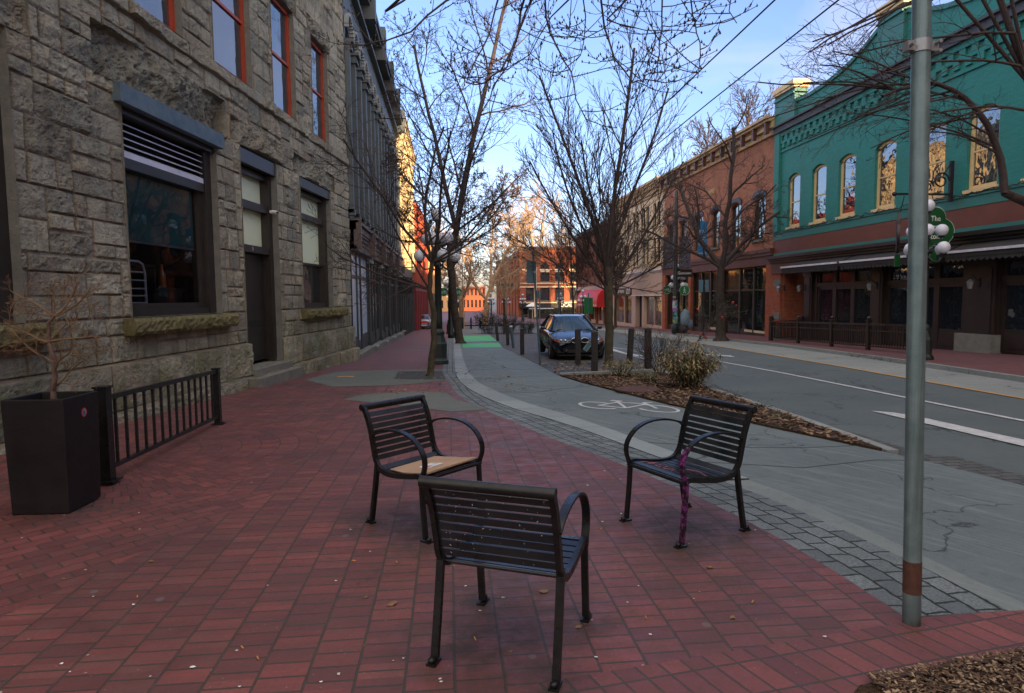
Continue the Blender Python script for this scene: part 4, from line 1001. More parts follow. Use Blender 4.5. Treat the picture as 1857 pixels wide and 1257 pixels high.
# ground floor
G0 = -.95
mb = MB(); f.box(mb, 32.35, 33.25, -.5, .12, G0, 2.78); q = mb.build('brick_pier', M['pier_brick'], f.root)
f.bx('stone_block', M['stonebase'], 32.32, 33.0, .05, .15, 2.1, 2.45, parent=q); f.bx('stone_block', M['stonebase'], 32.32, 33.0, .05, .15, .35, .7, parent=q); f.bx('stone_block', M['stonebase'], 32.32, 32.8, .0, .2, G0, -.1, parent=q)
f.bx('recess_wall', M['pier_brick'], 32.2, 32.349, -1.8, -.02, G0, 2.78)
f.bx('recess_back', M['brown_wood'], 15.4, 32.4, -1.9, -1.8, G0, 3.3); 
for z0, z1, s_ in ((1.0, 1.35, 30.55), (1.0, 1.35, 30.95)):
    pass
def pub_bay(a, b, nd, wm, lit=False):
    """panelled bay: transom lights over glazed doors"""
    mb = MB(); o1, o0 = -.10, -.20; base = gz(a)-.02
    f.box(mb, a, b, o0, o1+.04, 2.02, 2.2); f.box(mb, a, b, o0, o1+.02, 2.68, 2.78); dw = (b-a)/nd
    for k in range(nd+1): c = a+k*dw; f.box(mb, max(a, c-.13), min(b, c+.13), o0, o1+.01, base, 2.68)
    f.box(mb, a, b, o0, o1-.005, base, base+.75); f.box(mb, a, b, o0, o1-.005, 1.88, 2.02)
    for k in range(nd): c = a+k*dw; f.box(mb, c+.22, c+dw-.22, o1-.005, o1+.02, base+.15, base+.62)
    w_ = mb.build('glazed_doors', M['brown_wood'], f.root)
    for k in range(nd):
        c = a+k*dw
        f.bx('pane', M['glass'], c+.13, c+dw-.13, -.17, -.16, base+.75, 1.88, parent=w_); f.bx('pane', M['glass'], c+.13, c+dw-.13, -.17, -.16, 2.2, 2.68, parent=w_)
pub_bay(25.2, 29.2, 3, None); pub_bay(20.35, 24.3, 3, None); pub_bay(15.5, 18.9, 2, None)
for a, b in ((29.5, 30.15), (24.4, 25.1), (19.0, 20.25)):
    mb = MB(); base = gz(a); f.box(mb, a, b, -.5, .06, base, 2.78); f.box(mb, a+.12, b-.12, .06, .09, base+.5, 2.5); f.box(mb, a-.04, b+.04, .0, .12, 2.55, 2.78); q = mb.build('pilaster', M['brown_wood'], f.root)
    if a == 19.0: f.bx('granite_plinth', M['stonebase'], a-.15, b+.1, -.3, .26, base-.1, base+.62, parent=q)
for q in ((29.201, 29.5, -.6, -.05), (18.9, 19.0, -.5, -.02), (25.1, 25.199, -.4, -.05), (24.301, 24.4, -.4, -.05), (20.25, 20.349, -.4, -.05)): f.bx('door_post', M['brown_wood'], *q, G0, 2.78)
f.bx('entrance_door', M['door_black'], 30.3, 32.1, -1.79, -1.74, gz(31), 2.2)
f.bx('notice', M['frost2'], 30.45, 30.75, -.60, -.59, .75, 1.25)
f.bx('notice', M['frost2'], 30.2, 30.35, -.60, -.59, .75, 1.25)
# pub lamps glowing inside
mb = MB(); mb.ball(f.P(22.3, -.9, 1.05), .07, 8); mb.build('lit_lamp', M['lampglow'], f.root)
mb = MB(); mb.ball(f.P(23.1, -.9, 1.05), .045, 8); mb.build('lit_lamp', M['lampglow'], f.root)
# awnings
M['awning_black'] = pbr('black_awning_canvas', (.018, .016, .015), .8, 0, (.035, .03, .028), 4, .6, 12)
for a, b in ((26.1, 30.75), (20.3, 25.9), (15.6, 20.1)):
    mb = MB()
    v = [f.P(a, .18, 3.34), f.P(a, .95, 3.02), f.P(a, .95, 2.84), f.P(a, .18, 2.95)]
    mb.prism(v, Vector(f.P(b, 0, 0))-Vector(f.P(a, 0, 0)))
    n = int((b-a)/.22)
    for k in range(n):
        c = a+(b-a)*k/n; d = (b-a)/n
        mb.prism([f.P(c, .93, 2.85), f.P(c+d, .93, 2.85), f.P(c+d*.95, .93, 2.74), f.P(c+d*.5, .93, 2.68), f.P(c+d*.05, .93, 2.74)], Vector(f.P(0, .90, 0))-Vector(f.P(0, .93, 0)))
    aw = mb.build('awning', M['awning_black'], f.root)
    f.bx('front_bar', M['louvre'], a, b, .951, 1.0, 2.98, 3.06, parent=aw)
# carriage lanterns on the pub front
for s_ in (32.0, 30.0, 24.7, 19.6):
    mb = MB(); mb.tube([f.P(s_, .1, 2.05), f.P(s_, .35, 2.25), f.P(s_, .40, 2.1)], .015, 6); f.box(mb, s_-.05, s_+.05, .06, .12, 1.85, 2.15); l_ = mb.build('wall_lantern', M['black_matte'], f.root)
    mb = MB(); c = f.P(s_, .40, 1.80); mb.lathe([(.07, 0), (.11, .2), (.12, .22), (.03, .32)], 6, c, smooth=False); mb.build('lantern_glass', M['greymetal'], l_)
body(f, M['green_brick'], P0, P1, G0, 11.2, 14, -1.95)
f.bx('interior', M['room'], P0+.3, P1-.3, -.8, -.6, 3.0, 11.0)

# patio railing in sections
M['rail'] = pbr('dark_brown_railing', (.013, .009, .008), .4, 0, (.022, .015, .012), 5, .2, 30)
railpts = [(15.55, 29.3), (15.35, 26.6), (15.2, 23.9), (15.15, 21.6), (15.15, 19.4)]
names = ['beside the brick pier', 'second from the brick pier', 'below the glowing doors', 'nearest the grey steel pole']
rails = []
def railing(a, b, label):
    za, zb_ = gz(a[1])+.02, gz(b[1])+.02
    t = thing('patio_railing', label, 'railing', (a[0], a[1], za), 0, 'patio railing sections in front of the pub')
    A = Vector((0, 0, 0)); B = Vector((b[0]-a[0], b[1]-a[1], zb_-za)); up = Vector((0, 0, 1))
    for p in (A, B) if b is railpts[-1] or b[0] > 17 else (A,):
        mb = MB(); mb.box(p.x-.06, p.x+.06, p.y-.06, p.y+.06, p.z, p.z+1.05); mb.box(p.x-.09, p.x+.09, p.y-.09, p.y+.09, p.z+1.05, p.z+1.09); mb.ball((p.x, p.y, p.z+1.16), .07, 8); mb.build('post', M['rail'], t)
    mb = MB(); mb.bar(A+up*.93, B+up*.93, .09, .07); mb.build('top_rail', M['rail'], t)
    mb = MB(); mb.bar(A+up*.14, B+up*.14, .06, .05); mb.bar(A+up*.70, B+up*.70, .05, .04); mb.build('lower_rail', M['rail'], t)
    n = int(B.length/.13); mb = MB()
    for k in range(1, n):
        p = A.lerp(B, k/n); mb.bar(p+up*.15, p+up*.9, .03, .03, up=(0, 1, 0))
    mb.build('baluster_panel', M['rail'], t)
for k in range(4): railing(railpts[k], railpts[k+1], 'dark wooden patio railing section '+names[k])
railing((15.55, 29.42), (17.5, 30.0), 'short dark railing return running back to the pub wall')

# the hanging pub sign: trefoil panels on a scrolled bracket
sgn = thing('pub_sign', 'green trefoil pub sign with pale lettering hanging from a scrolled iron bracket', 'sign', (17.58, 20.9, 5.35))
mb = MB(); mb.bar((0, 0, -.25), (-2.1, 0, -.25), .07, .07); mb.bar((-.05, 0, -.5), (-.05, 0, .9), .10, .12); mb.ball((-2.15, 0, -.25), .08, 8)
def spiral(cx, cz, r0, turns=1.6, a0=0, sgn_=1):
    return [(cx+r0*(1-.75*t/24)*math.cos(a0+sgn_*turns*2*math.pi*t/24), 0, cz+r0*(1-.75*t/24)*math.sin(a0+sgn_*turns*2*math.pi*t/24)) for t in range(25)]
mb.tube(spiral(-.42, .22, .30), .028, 6); mb.tube(spiral(-.92, .02, .22), .025, 6); mb.tube(spiral(-1.32, -.05, .16), .022, 6)
mb.tube([(-.1, 0, .8), (-.3, 0, .5)], .025, 6)
mb.build('bracket', M['black_matte'], sgn)
M['sign_green'] = pbr('sign_green', (.004, .065, .014), .4, 0, (.006, .085, .02), 3)
M['sign_edge'] = pbr('sign_edge', (.35, .5, .42), .5)
def trefoil(c, ang, back=False):
    """lobed sign panel, centre c (local), turned about z"""
    pts = []
    lobes = ((0, .42, .46), (-.36, -.10, .50), (.36, -.10, .50), (-.30, -.42, .36), (.30, -.42, .36))
    for k in range(72):
        a = 2*math.pi*k/72; best = 0.2
        for lx, lz, lr in lobes:
            bq = math.cos(a)*lx+math.sin(a)*lz; dq = bq*bq-(lx*lx+lz*lz-lr*lr)
            if dq > 0: best = max(best, bq+math.sqrt(dq))
        pts.append((best*math.cos(a)*.74, best*math.sin(a)*.82))
    u = Vector((math.cos(ang), math.sin(ang), 0)); n_ = Vector((math.sin(ang), -math.cos(ang), 0)); C_ = Vector(c)
    P_ = lambda x, z, o: C_+u*x+Vector((0, 0, z))+n_*o
    e = MB(); e.prism([P_(x*1.05, z*1.05, -.05) for x, z in pts], n_*.08); pe = e.build('panel_edge', M['sign_edge'] if not back else M['brown_wood'], sgn)
    g_ = MB(); g_.prism([P_(x, z, .031) for x, z in pts], n_*.012); g_.build('panel_face', M['sign_green'] if not back else M['slate_strip'], sgn)
    mb = MB(); mb.box(c[0]-.1, c[0]+.1, c[1]-.02, c[1]+.02, c[2]-1.15, c[2]-.72); mb.build('shamrock_stem', M['sign_green'], sgn)
    if not back:
        for s_, z, sz in (('The', .34, .26), ('Blarney', .06, .30), ('Stone', -.26, .27)):
            text_obj('lettering', s_, sz, M['paper'], sgn, P_(0, z, .047), (R(90), 0, ang), .004, sx=.82)
trefoil((-1.0, -.5, -1.5), R(-6)); trefoil((-1.8, .2, -1.6), R(55), True)
mb = MB(); mb.bar((-1.0, -.3, -.3), (-1.0, -.5, -.75), .02, .02); mb.bar((-1.7, .1, -.3), (-1.75, .2, -.85), .02, .02); mb.build('hanger', M['black_matte'], sgn)

# ---- red brick building
brk = Fac('brick_building', 'red brick building with bracketed cornice and brown shopfront next to the teal pub', XR, 51.2, 0, 'R', -1.1, 51.2)
f = brk; B0, B1 = 33.27, 51.2
wins = [(34.4, 35.8), (37.4, 38.8), (40.4, 41.7), (43.2, 44.7), (46.2, 47.6), (49.0, 50.3)]
holes = [(a, b, (4.35 if k == 1 else 4.8), 7.3, .22) for k, (a, b) in enumerate(wins)]
mb = MB(); wall(f, mb, B0, B1, 4.2, 10.6, holes, -.02, .3); mb.build('wall', M['red_brick'], f.root)
for k, h in enumerate(holes):
    w_ = window(f, h[0]+.004, h[1]-.004, h[2]+.004, h[3]-.003, h[4], -.16, M['brown_wood'], M['glass_hi'], .11, .52, 1 if k % 2 else 0, .10, M['stonebase'])
    mb = MB(); n = 9
    for i in range(n):
        s_ = h[0]-.12+(h[1]-h[0]+.24)*i/n; s2 = h[0]-.12+(h[1]-h[0]+.24)*(i+1)/n
        z = arcz((s_+s2)/2, h[0]-.13, h[1]+.13, h[3]-.18, .24); f.box(mb, s_, s2-.01, -.02, .05, z, z+.24)
    mb.build('hood_mould', M['brown_wood'], w_)
mb = MB(); f.box(mb, 37.2, 39.0, -.02, .45, 4.22, 4.35)
for k in range(14): f.box(mb, 37.22+k*.13, 37.25+k*.13, .40, .43, 4.35, 5.3)
f.box(mb, 37.2, 39.0, .38, .45, 5.3, 5.36); mb.build('balcony', M['black_matte'], f.root)
M['cornice_tan'] = pbr('tan_cornice', (.52, .36, .19), .7, 0, (.38, .25, .13), 1.5, .3, 10)
mb = MB(); f.box(mb, B0, B1, -.2, .12, 10.3, 10.62); f.box(mb, B0, B1, -.2, .55, 10.95, 11.08); f.box(mb, B0, B1, -.2, .68, 11.08, 11.22); f.box(mb, B0, B1, -.3, .30, 10.62, 10.95)
mb.build('cornice', M['cornice_tan'], f.root)
for k in range(13): f.bx('cornice_bracket', M['brown_fascia'], B0+.25+k*1.42, B0+.45+k*1.42, .30, .52, 10.35, 10.949)
mb = MB(); f.box(mb, B0, B1, -.3, .25, 4.0, 4.2); f.box(mb, B0, B1, -.3, .18, 3.82, 4.0); f.box(mb, B0, B1, -.3, .10, 3.3, 3.82)
mb.build('shop_fascia', M['brown_fascia'], f.root)
for a, b in ((33.27, 33.95), (40.0, 40.5), (45.0, 45.45), (50.5, 51.2)):
    f.bx('brick_pier', M['pier_brick'], a, b, -.5, .1, -1.25, 3.3)
def shop(f, a, b, n, base, top, fmat, gmat, sill=.4, tr=None, o=-.15, fw=.09):
    mb = MB(); w_ = (b-a)/n
    f.box(mb, a, b, o-.12, o+.02, base, base+sill); f.box(mb, a, b, o-.1, o, top-.1, top)
    if tr: f.box(mb, a, b, o-.1, o, tr, tr+.09)
    for k in range(n+1): c = a+k*w_; f.box(mb, max(a, c-fw), min(b, c+fw), o-.12, o+.04, base, top)
    q = mb.build('shop_window', fmat, f.root); f.bx('pane', gmat, a+.01, b-.01, o-.06, o-.05, base+sill, top-.1, parent=q); return q
shop(f, 33.95, 37.6, 2, -.85, 3.3, M['dark_frame'], M['glass_store'], .45, 1.9); shop(f, 37.6, 40.0, 1, -.9, 3.3, M['dark_frame'], M['glass_store'], .06, 1.9)
shop(f, 40.5, 45.0, 3, -1.0, 3.3, M['dark_frame'], M['glass_store'], .4, 1.9); shop(f, 45.45, 50.5, 3, -1.1, 3.3, M['dark_frame'], M['glass_store'], .45, 1.9)
mb = MB(); f.box(mb, 34.2, 36.9, -.17, -.12, -.55, -.42); f.box(mb, 41, 42.2, -.17, -.12, -.65, -.5); mb.build('window_ledge', M['cream'], f.root)
text_obj('carved_lettering', '1890', .55, M['cornice_tan'], f.root, f.P(41.8, .0, 8.55), (R(90), 0, 0), .04)
body(f, M['red_brick'], B0, B1, -1.2, 10.6, 14, -.36)
f.bx('interior', M['room'], B0+.3, B1-.3, -.6, -.37, -1.0, 10.4)
M['banner_blue'] = pbr('blue_banner', (.012, .16, .36), .5, 0, (.015, .19, .42), 2)
bs = thing('blade_sign', 'tall blue banner sign with white lettering on the brick building', 'sign', (17.6, 41.9, 4.25))
mb = MB(); mb.box(-.75, -.1, -.03, .03, 0, 2.4); mb.build('sign_panel', M['banner_blue'], bs)
mb = MB(); mb.bar((0, 0, 2.3), (-.8, 0, 2.3), .04, .04); mb.bar((0, 0, .1), (-.8, 0, .1), .04, .04); mb.build('bracket', M['black_matte'], bs)
for s_, z, sz in (('SPAS', 1.72, .26), ('ROYAL', 1.32, .13), ('FURNITURE', 1.16, .10), ('Space For', .86, .13), ('Any Cut', .66, .13), ('605.5602', .26, .15)):
    text_obj('lettering', s_, sz, M['paper'], bs, (-.425, -.034, z), (R(90), 0, 0), .002)

# ---- cream building
crm = Fac('cream_building', 'pale cream three storey building with boarded shop fascia beyond the brick one', XR, 67.2, 0, 'R', -1.5, 67.2)
f = crm; C0, C1 = 51.22, 67.2
wins = []
for k in range(5): c = 53.2+k*3.1; wins += [(c-.95, c-.1), (c+.15, c+1.0)]
holes = [(a, b, 4.5, 6.65, .12) for a, b in wins]+[(a, b, 7.6, 9.6, .12) for a, b in wins]
mb = MB(); wall(f, mb, C0, C1, 3.9, 10.6, holes, -.04, .28); mb.build('wall', M['cream'], f.root)
for h in holes: window(f, h[0]+.004, h[1]-.004, h[2]+.004, h[3]-.003, h[4], -.2, M['brown_wood'], M['glass_hi'], .08, .5, 0, .06, M['cream'])
mb = MB(); f.box(mb, C0, C1, -.2, .10, 10.2, 10.4); f.box(mb, C0, C1, -.2, .5, 11.05, 11.2); f.box(mb, C0, C1, -.2, .62, 11.2, 11.4); f.box(mb, C0, C1, -.2, .2, 10.4, 11.05)
for k in range(32): f.box(mb, C0+.1+k*.5, C0+.28+k*.5, .2, .46, 10.7, 11.049)
mb.build('cornice', M['cornice_tan'], f.root)
mb = MB(); f.box(mb, C0, C1, 0, .22, 3.8, 3.9); f.box(mb, C0, C1, 0, .12, 3.7, 3.8); f.box(mb, C0, C1, -.3, .0, 3.62, 3.9); mb.build('ledge', M['louvre'], f.root)
M['peach'] = pbr('peach_boarding', (.52, .38, .30), .65, 0, (.46, .33, .26), .7)
mb = MB(); f.box(mb, C0+.2, 60.2, -.3, .05, 1.75, 3.62)
for k in range(9): f.box(mb, C0+.3+k*1.0, C0+.33+k*1.0, .05, .065, 1.75, 3.62)
f.box(mb, 60.2, C1, -.3, .02, 2.45, 3.62); mb.build('boarded_fascia', M['peach'], f.root)
f.bx('fascia_trim', M['louvre'], C0+.2, 60.2, .05, .14, 1.66, 1.75)
for a, b, m_ in ((51.22, 51.45, M['peach']), (56.3, 56.9, M['peach']), (58.9, 60.2, M['peach']), (66.5, 67.2, M['peach'])): f.bx('pier', m_, a, b, -.4, .05, -1.55, 2.45 if a > 60 else 1.75)
f.bx('doorway', M['louvre'], 56.9, 58.9, -.5, -.4, -1.5, 1.75)
M['shop_warm'] = glassmat('warm_shop_glass', (.08, .055, .03), 1.7, .03, .0004)
shop(f, 51.45, 56.3, 2, -1.5, 1.66, M['peach'], M['shop_warm'], .6, None); shop(f, 60.2, 66.5, 2, -1.65, 1.75, M['peach'], M['shop_warm'], .6, None)
f.bx('shop_sign_board', M['brown_wood'], 60.2, 67.0, .06, .16, 1.80, 2.45)
text_obj('lettering', 'BAILEY NELSON', .42, M['paper'], f.root, f.P(63.9, .165, 2.12), (R(90), 0, 0), .004, sx=.9)
for s_ in (60.55, 61.25):
    mb = MB(); mb.tube([Vector(f.P(s_+.26*math.cos(2*math.pi*k/16), .2, 2.1+.26*math.sin(2*math.pi*k/16))) for k in range(17)], .035, 5, caps=False); mb.build('spectacle_ring', M['paper'], f.root)
body(f, M['cream'], C0, C1, -1.6, 10.9, 14, -.36); f.bx('interior', M['room'], C0+.3, C1-.3, -.6, -.37, -1.4, 10.4)

# ---- dark red brick building with the red awning
M['maroon_brick'] = brickmat('maroon_brick_wall', (.34, .14, .09), (.26, .10, .07), (.18, .13, .10), .215, .073, .009, .85, .4, (.06, .035, .03), .6, .5)
drb = Fac('maroon_brick_building', 'maroon brick building with red shop awning beyond the cream one', XR, 87.0, 0, 'R', -1.9, 87.0)
simple_facade(drb, 67.22, 87.0, 9.9, 2, 9, M['maroon_brick'], M['dark_frame'], M['window_dark'], [(4.0, 7.2)], .12, None, .5, M['brown_fascia'], .4, .5, 2.9)
f = drb; f.bx('shop_fascia', M['peach'], 67.22, 87, -.3, .2, 2.45, 2.9)
for k in range(6): f.bx('pier', M['pier_brick'], 67.22+k*3.86, 67.7+k*3.86 if k < 5 else 87.0, -.4, .05, -2.0, 2.45)
shop(f, 67.7, 86.5, 8, -1.9, 2.45, M['cream'], M['shop_warm'], .7, None, -.2)
M['red_awning'] = pbr('red_awning_canvas', (.62, .02, .02), .55, 0, (.55, .015, .018), 1)
mb = MB(); a, b = 69.5, 80.5; prof = [(0, 2.5), (.45, 2.45), (.85, 2.2), (1.15, 1.8), (1.3, 1.2), (1.3, .45), (0, .45)]
mb.prism([f.P(a, o_, z) for o_, z in prof], Vector(f.P(b, 0, 0))-Vector(f.P(a, 0, 0))); aw = mb.build('awning', M['red_awning'], f.root)
text_obj('lettering', 'SOUVENIRS', .75, M['paper'], aw, f.P(75, 1.31, 1.0), (R(90), 0, 0), .004) if False else None
mb = MB()
for k in range(12): f.box(mb, a+.3+k*.88, a+.75+k*.88, 1.301, 1.31, .55, .75)
mb.build('valance_marks', M['paper'], aw)
body(f, M['maroon_brick'], 67.22, 87.0, -2.0, 9.7, 14, -.36)

# ---- corner brick building facing the square
loc = Fac('corner_brick_building', 'orange brick corner building with pale lettering facing the square', 12.4, 111.0, 90, 'L', -1.95, 12.4)
f = loc; L0, L1 = 12.4, 27.0; n = 5; ww = (L1-L0)/n
holes = []
for k in range(n):
    c = L0+1.5+k*2.45+ (0 if k < 3 else .1); holes += [(c-.85, c+.85, 5.3, 7.45, .85), (c-.85, c+.85, 2.05, 3.6, 0), (c-.85, c+.85, 3.85, 5.05, 0)]
holes = []
for k in range(5):
    c = L0+1.9+k*2.6; holes += [(c-.8, c+.8, 4.35, 7.6, .78), (c-.8, c+.8, 1.0, 3.25, 0)]
mb = MB(); wall(f, mb, L0, L1, .5, 10.0, holes, 0, .35); mb.build('wall', M['orange_brick'], f.root)
for h in holes:
    w_ = window(f, h[0], h[1], h[2], h[3], h[4], -.2, M['brown_wood'], M['glass_hi'], .1, .0, 1, .1, M['stonebase'])
    if h[3] > 7: mb = MB(); f.box(mb, h[0]-.0, h[1]+.0, -.3, .02, 6.0, 6.3); mb.build('transom', M['cream'], w_)
mb = MB(); f.box(mb, L0, L1, 0, .1, 6.3, 6.52); f.box(mb, L0, L1, 0, .12, 3.95, 4.15); f.box(mb, L0, L1, 0, .12, 3.3, 3.5); f.box(mb, L0, L1, 0, .14, .55, .75); mb.build('string_course', M['cream'], f.root)
mb = MB()
k = L0+.2
while k < L1-.3: f.box(mb, k, k+.22, 0, .16, 9.0, 9.5); k += .5
f.box(mb, L0, L1, 0, .16, 9.5, 9.75); f.box(mb, L0, L1, 0, .10, 8.6, 8.72)
for c in (L0, L0+3.1, L0+5.75, L0+8.35, L0+10.9): f.box(mb, c, c+.45, 0, .14, 4.2, 8.6)
mb.build('corbel_band', M['orange_brick'], f.root)
mb = MB(); f.box(mb, L0-.1, L1, -.3, .35, 9.95, 10.15); f.box(mb, L0-.15, L1, -.3, .5, 10.15, 10.42); mb.build('cornice', M['brown_fascia'], f.root)
mb = MB(); f.box(mb, L0, L1, -.3, .2, -.25, .5); mb.build('shop_fascia', M['black_matte'], f.root)
text_obj('lettering', 'LOCAL', .95, M['paper'], f.root, f.P(20.5, .21, .15), (R(90), 0, 0), .02, sx=.85)
shop(f, L0+.4, L1, 6, -1.95, -.25, M['dark_frame'], M['glass_store'], .6, None)
mb = MB(); f.box(mb, 14.0, 18.2, .2, 1.4, -.45, -.3); mb.build('awning', M['louvre'], f.root)
# its long side wall running back towards the trees
mb = MB(); 
fs = Fac('side_wing', 'orange brick side wing of the corner building seen beyond the young street tree', 12.35, 111.35, -4, 'R', -1.95, 0)
simple_facade(fs, 0.05, 26.0, 9.3, 2, 8, M['orange_brick'], M['dark_frame'], M['window_dark'], [(1.2, 3.3), (4.6, 7.2)], .25, None, .4, M['brown_fascia'], .6, .5, -1.9)
body(fs, M['orange_brick'], 0.05, 26, -1.9, 9.2, 4, -.36)
bpy.data.objects.remove(bpy.data.objects['side_wing']) if False else None
body(f, M['orange_brick'], L0, L1, -1.95, 10.0, 14, -.36)

# ---- low buildings at the far end of the street
def far_block(name, label, x0, x1, y, h, mat, nw, fl):
    q = Fac(name, label, x0, y, 90, 'L', -1.95, x0)
    simple_facade(q, x0, x1, h, fl, nw, mat, M['dark_frame'], M['window_dark'], [(-1.0+3.2*k, 1.0+3.2*k) for k in range(fl)], None, None, .4, None, .0, .5, -1.95)
    body(q, mat, x0, x1, -1.95, h-.1, 12, -.36)
far_block('far_building', 'low pale building closing the view down the street', -14, 3.5, 165, 3.0, M['orange_wall'], 8, 2)
far_block('far_building', 'low brick building seen through the trees left of the corner building', 3.6, 10, 172, 4.6, M['orange_brick'], 6, 2)
far_block('far_building', 'distant cream building at the left end of the square', -30, -14.1, 140, 8.5, M['cream'], 7, 3)

# ---- unseen blocks added out of view for shade and reflections
def back_block(x0, x1, y, h, mat, label):
    q = Fac('added_block', label, x1, y, -90, 'L', -.1, 0)  # unseen block, added behind the viewer for window reflections
    n = max(3, int((x1-x0)/3.2)); W = x1-x0
    hs = [(k*W/n+W/n*.25, (k+1)*W/n-W/n*.25, 1.0+3.4*j, 3.2+3.4*j, 0) for k in range(n) for j in range(int(h/3.4))]
    mb = MB(); wall(q, mb, 0, W, -.1, h, hs, 0, .2); mb.build('wall', mat, q.root)
    mb = MB()
    for a in hs: q.box(mb, a[0], a[1], -.2, -.15, a[2], a[3])
    mb.build('window', M['window_dark'], q.root)
    mb = MB(); q.box(mb, 0, W, -.2, .3, h-.2, h+.2); mb.build('cornice', M['brown_fascia'], q.root)
    body(q, mat, 0, W, -.1, h, 16, -.21)
back_block(-48, -20, -34, 12.0, M['red_brick'], 'unseen brick building added behind the viewer for reflections, far left corner')
back_block(-19.9, 2, -34, 11.0, M['cream'], 'unseen cream building added behind the viewer for reflections')
tall = Fac('added_block', 'unseen tall brick block added on the right behind the viewer to shade the near street', 17.8, -8.0, 0, 'R', -.1, -8.0)  # unseen block, added and sized to shade the near street
T0, T1, TH = -65.0, -8.0, 26.0
hs = [(T0+k*3.4+.9, T0+k*3.4+2.5, 1.0+3.6*j, 3.3+3.6*j, 0) for k in range(16) for j in range(7)]
mb = MB(); wall(tall, mb, T0, T1, -.1, TH, hs, 0, .2); mb.build('wall', M['red_brick'], tall.root)
mb = MB()
for a in hs: tall.box(mb, a[0], a[1], -.2, -.15, a[2], a[3])
mb.build('window', M['window_dark'], tall.root)
mb = MB(); tall.box(mb, T0, T1, -.2, .3, TH-.2, TH+.2); mb.build('cornice', M['brown_fascia'], tall.root)
body(tall, M['red_brick'], T0, T1, -.1, TH, 7.5, -.21)
nb_ = Fac('added_shade_block', 'unseen low brick building added next to the teal pub to shade the road', 17.7, 15.35, 0, 'R', -.3, 15.35)  # unseen block, added to keep direct sun off the road
simple_facade(nb_, -7.9, 15.35, 11.0, 3, 8, M['red_brick'], M['dark_frame'], M['window_dark'], [(1.0, 3.2), (4.6, 6.6), (7.6, 9.4)], None, None, .4, M['brown_fascia'], .2, .5, -.3)
body(nb_, M['red_brick'], -7.9, 15.35, -.3, 10.9, 9, -.36)
# ------------------------------------------------------------------ trees
def rot_about(d, ang, az):
    a = d.cross(Vector((0, 0, 1)));
    if a.length < 1e-3: a = Vector((1, 0, 0))
    a.normalize(); a = Matrix.Rotation(az, 3, d) @ a
    return (Matrix.Rotation(ang, 3, a) @ d).normalized()

def grow(mb, p, d, L, r, lev, P, rg, buds=None):
    """one branch and, along it, its children"""
    n = P['seg'][lev]; pts = [p.copy()]; rad = [r]; q = p.copy(); dd = d.copy(); rmin = P['rmin']
    for i in range(n):
        j = P['jit'][lev]
        dd = (dd+Vector((rg.gauss(0, j), rg.gauss(0, j), rg.gauss(0, j)))+Vector((0, 0, P['up'][lev]))).normalized()
        q = q+dd*(L/n); pts.append(q.copy()); rad.append(max(rmin, r*(1-(i+1)/n*(.62 if lev else .5))))
    mb.tube(pts, rad, P['sides'][lev], caps=False)
    if buds is not None and lev >= P['lev']-1:
        for _ in range(2):
            b = rg.choice(pts[1:]); buds.append(b)
        buds.append(pts[-1])
    if lev >= P['lev']: return
    k = P['kids'][lev]; az = rg.random()*6.28
    for c in range(k):
        t = P['t0'][lev]+(1-P['t0'][lev])*(c+rg.random()*.8)/k; t = min(t, .999)
        x = t*n; i = int(x); f_ = x-i; base = pts[i].lerp(pts[i+1], f_)
        tang = (pts[i+1]-pts[i]).normalized(); az += 2.4+rg.uniform(-.5, .5)
        nd = rot_about(tang, R(P['ang'][lev]+rg.uniform(-9, 9)), az)
        rr_ = rad[i]*(1-f_)+rad[i+1]*f_
        grow(mb, base, nd, L*P['len'][lev]*(1.15-.55*t)*rg.uniform(.75, 1.2), max(rmin, rr_*P['rr'][lev]), lev+1, P, rg, buds)

def tree(name, label, loc, trunk_pts, trunk_r, limbs, P, seed, barkm, twigm, group=None, flare=1.5, buds=False):
    """trunk polyline + limbs; limbs = [(height index on trunk, direction, length, radius)]"""
    t = thing(name, label, 'tree', loc, 0, group)
    mb = MB(); tp = [Vector(p) for p in trunk_pts]; n = len(tp)
    # refine trunk
    pts = []; rad = []
    for i in range(n-1):
        for k in range(4):
            u = k/4; pts.append(tp[i].lerp(tp[i+1], u)); rad.append(trunk_r[i]*(1-u)+trunk_r[i+1]*u)
    pts.append(tp[-1]); rad.append(trunk_r[-1])
    rg = random.Random(seed)
    for i in range(1, len(pts)-1): pts[i] = pts[i]+Vector((rg.gauss(0, .012), rg.gauss(0, .012), 0))
    pts.insert(1, pts[0].lerp(pts[1], .3)); rad.insert(1, rad[0]*1.02); rad[0] *= flare
    pts.insert(0, pts[0]-Vector((0, 0, .15))); rad.insert(0, rad[0]*1.1)
    mb.tube(pts, rad, 12); mb.build('trunk', barkm, t)
    cm = MB(); bl = [] if buds else None
    for (pi, d, L, r) in limbs:
        p = tp[pi] if isinstance(pi, int) else tp[0].lerp(tp[-1], pi) if not isinstance(pi, tuple) else Vector(pi)
        grow(cm, p, Vector(d).normalized(), L, r, 0, P, rg, bl)
    if buds:
        for b in bl:
            s_ = rg.uniform(.008, .014); v = [b+Vector((s_, 0, 0)), b+Vector((-s_*.5, s_*.8, 0)), b+Vector((-s_*.5, -s_*.8, 0)), b+Vector((0, 0, s_*2.2)), b-Vector((0, 0, s_*1.2))]
            cm.add(v, [(0, 1, 3), (1, 2, 3), (2, 0, 3), (1, 0, 4), (2, 1, 4), (0, 2, 4)])
    cm.build('crown', twigm, t)
    return t

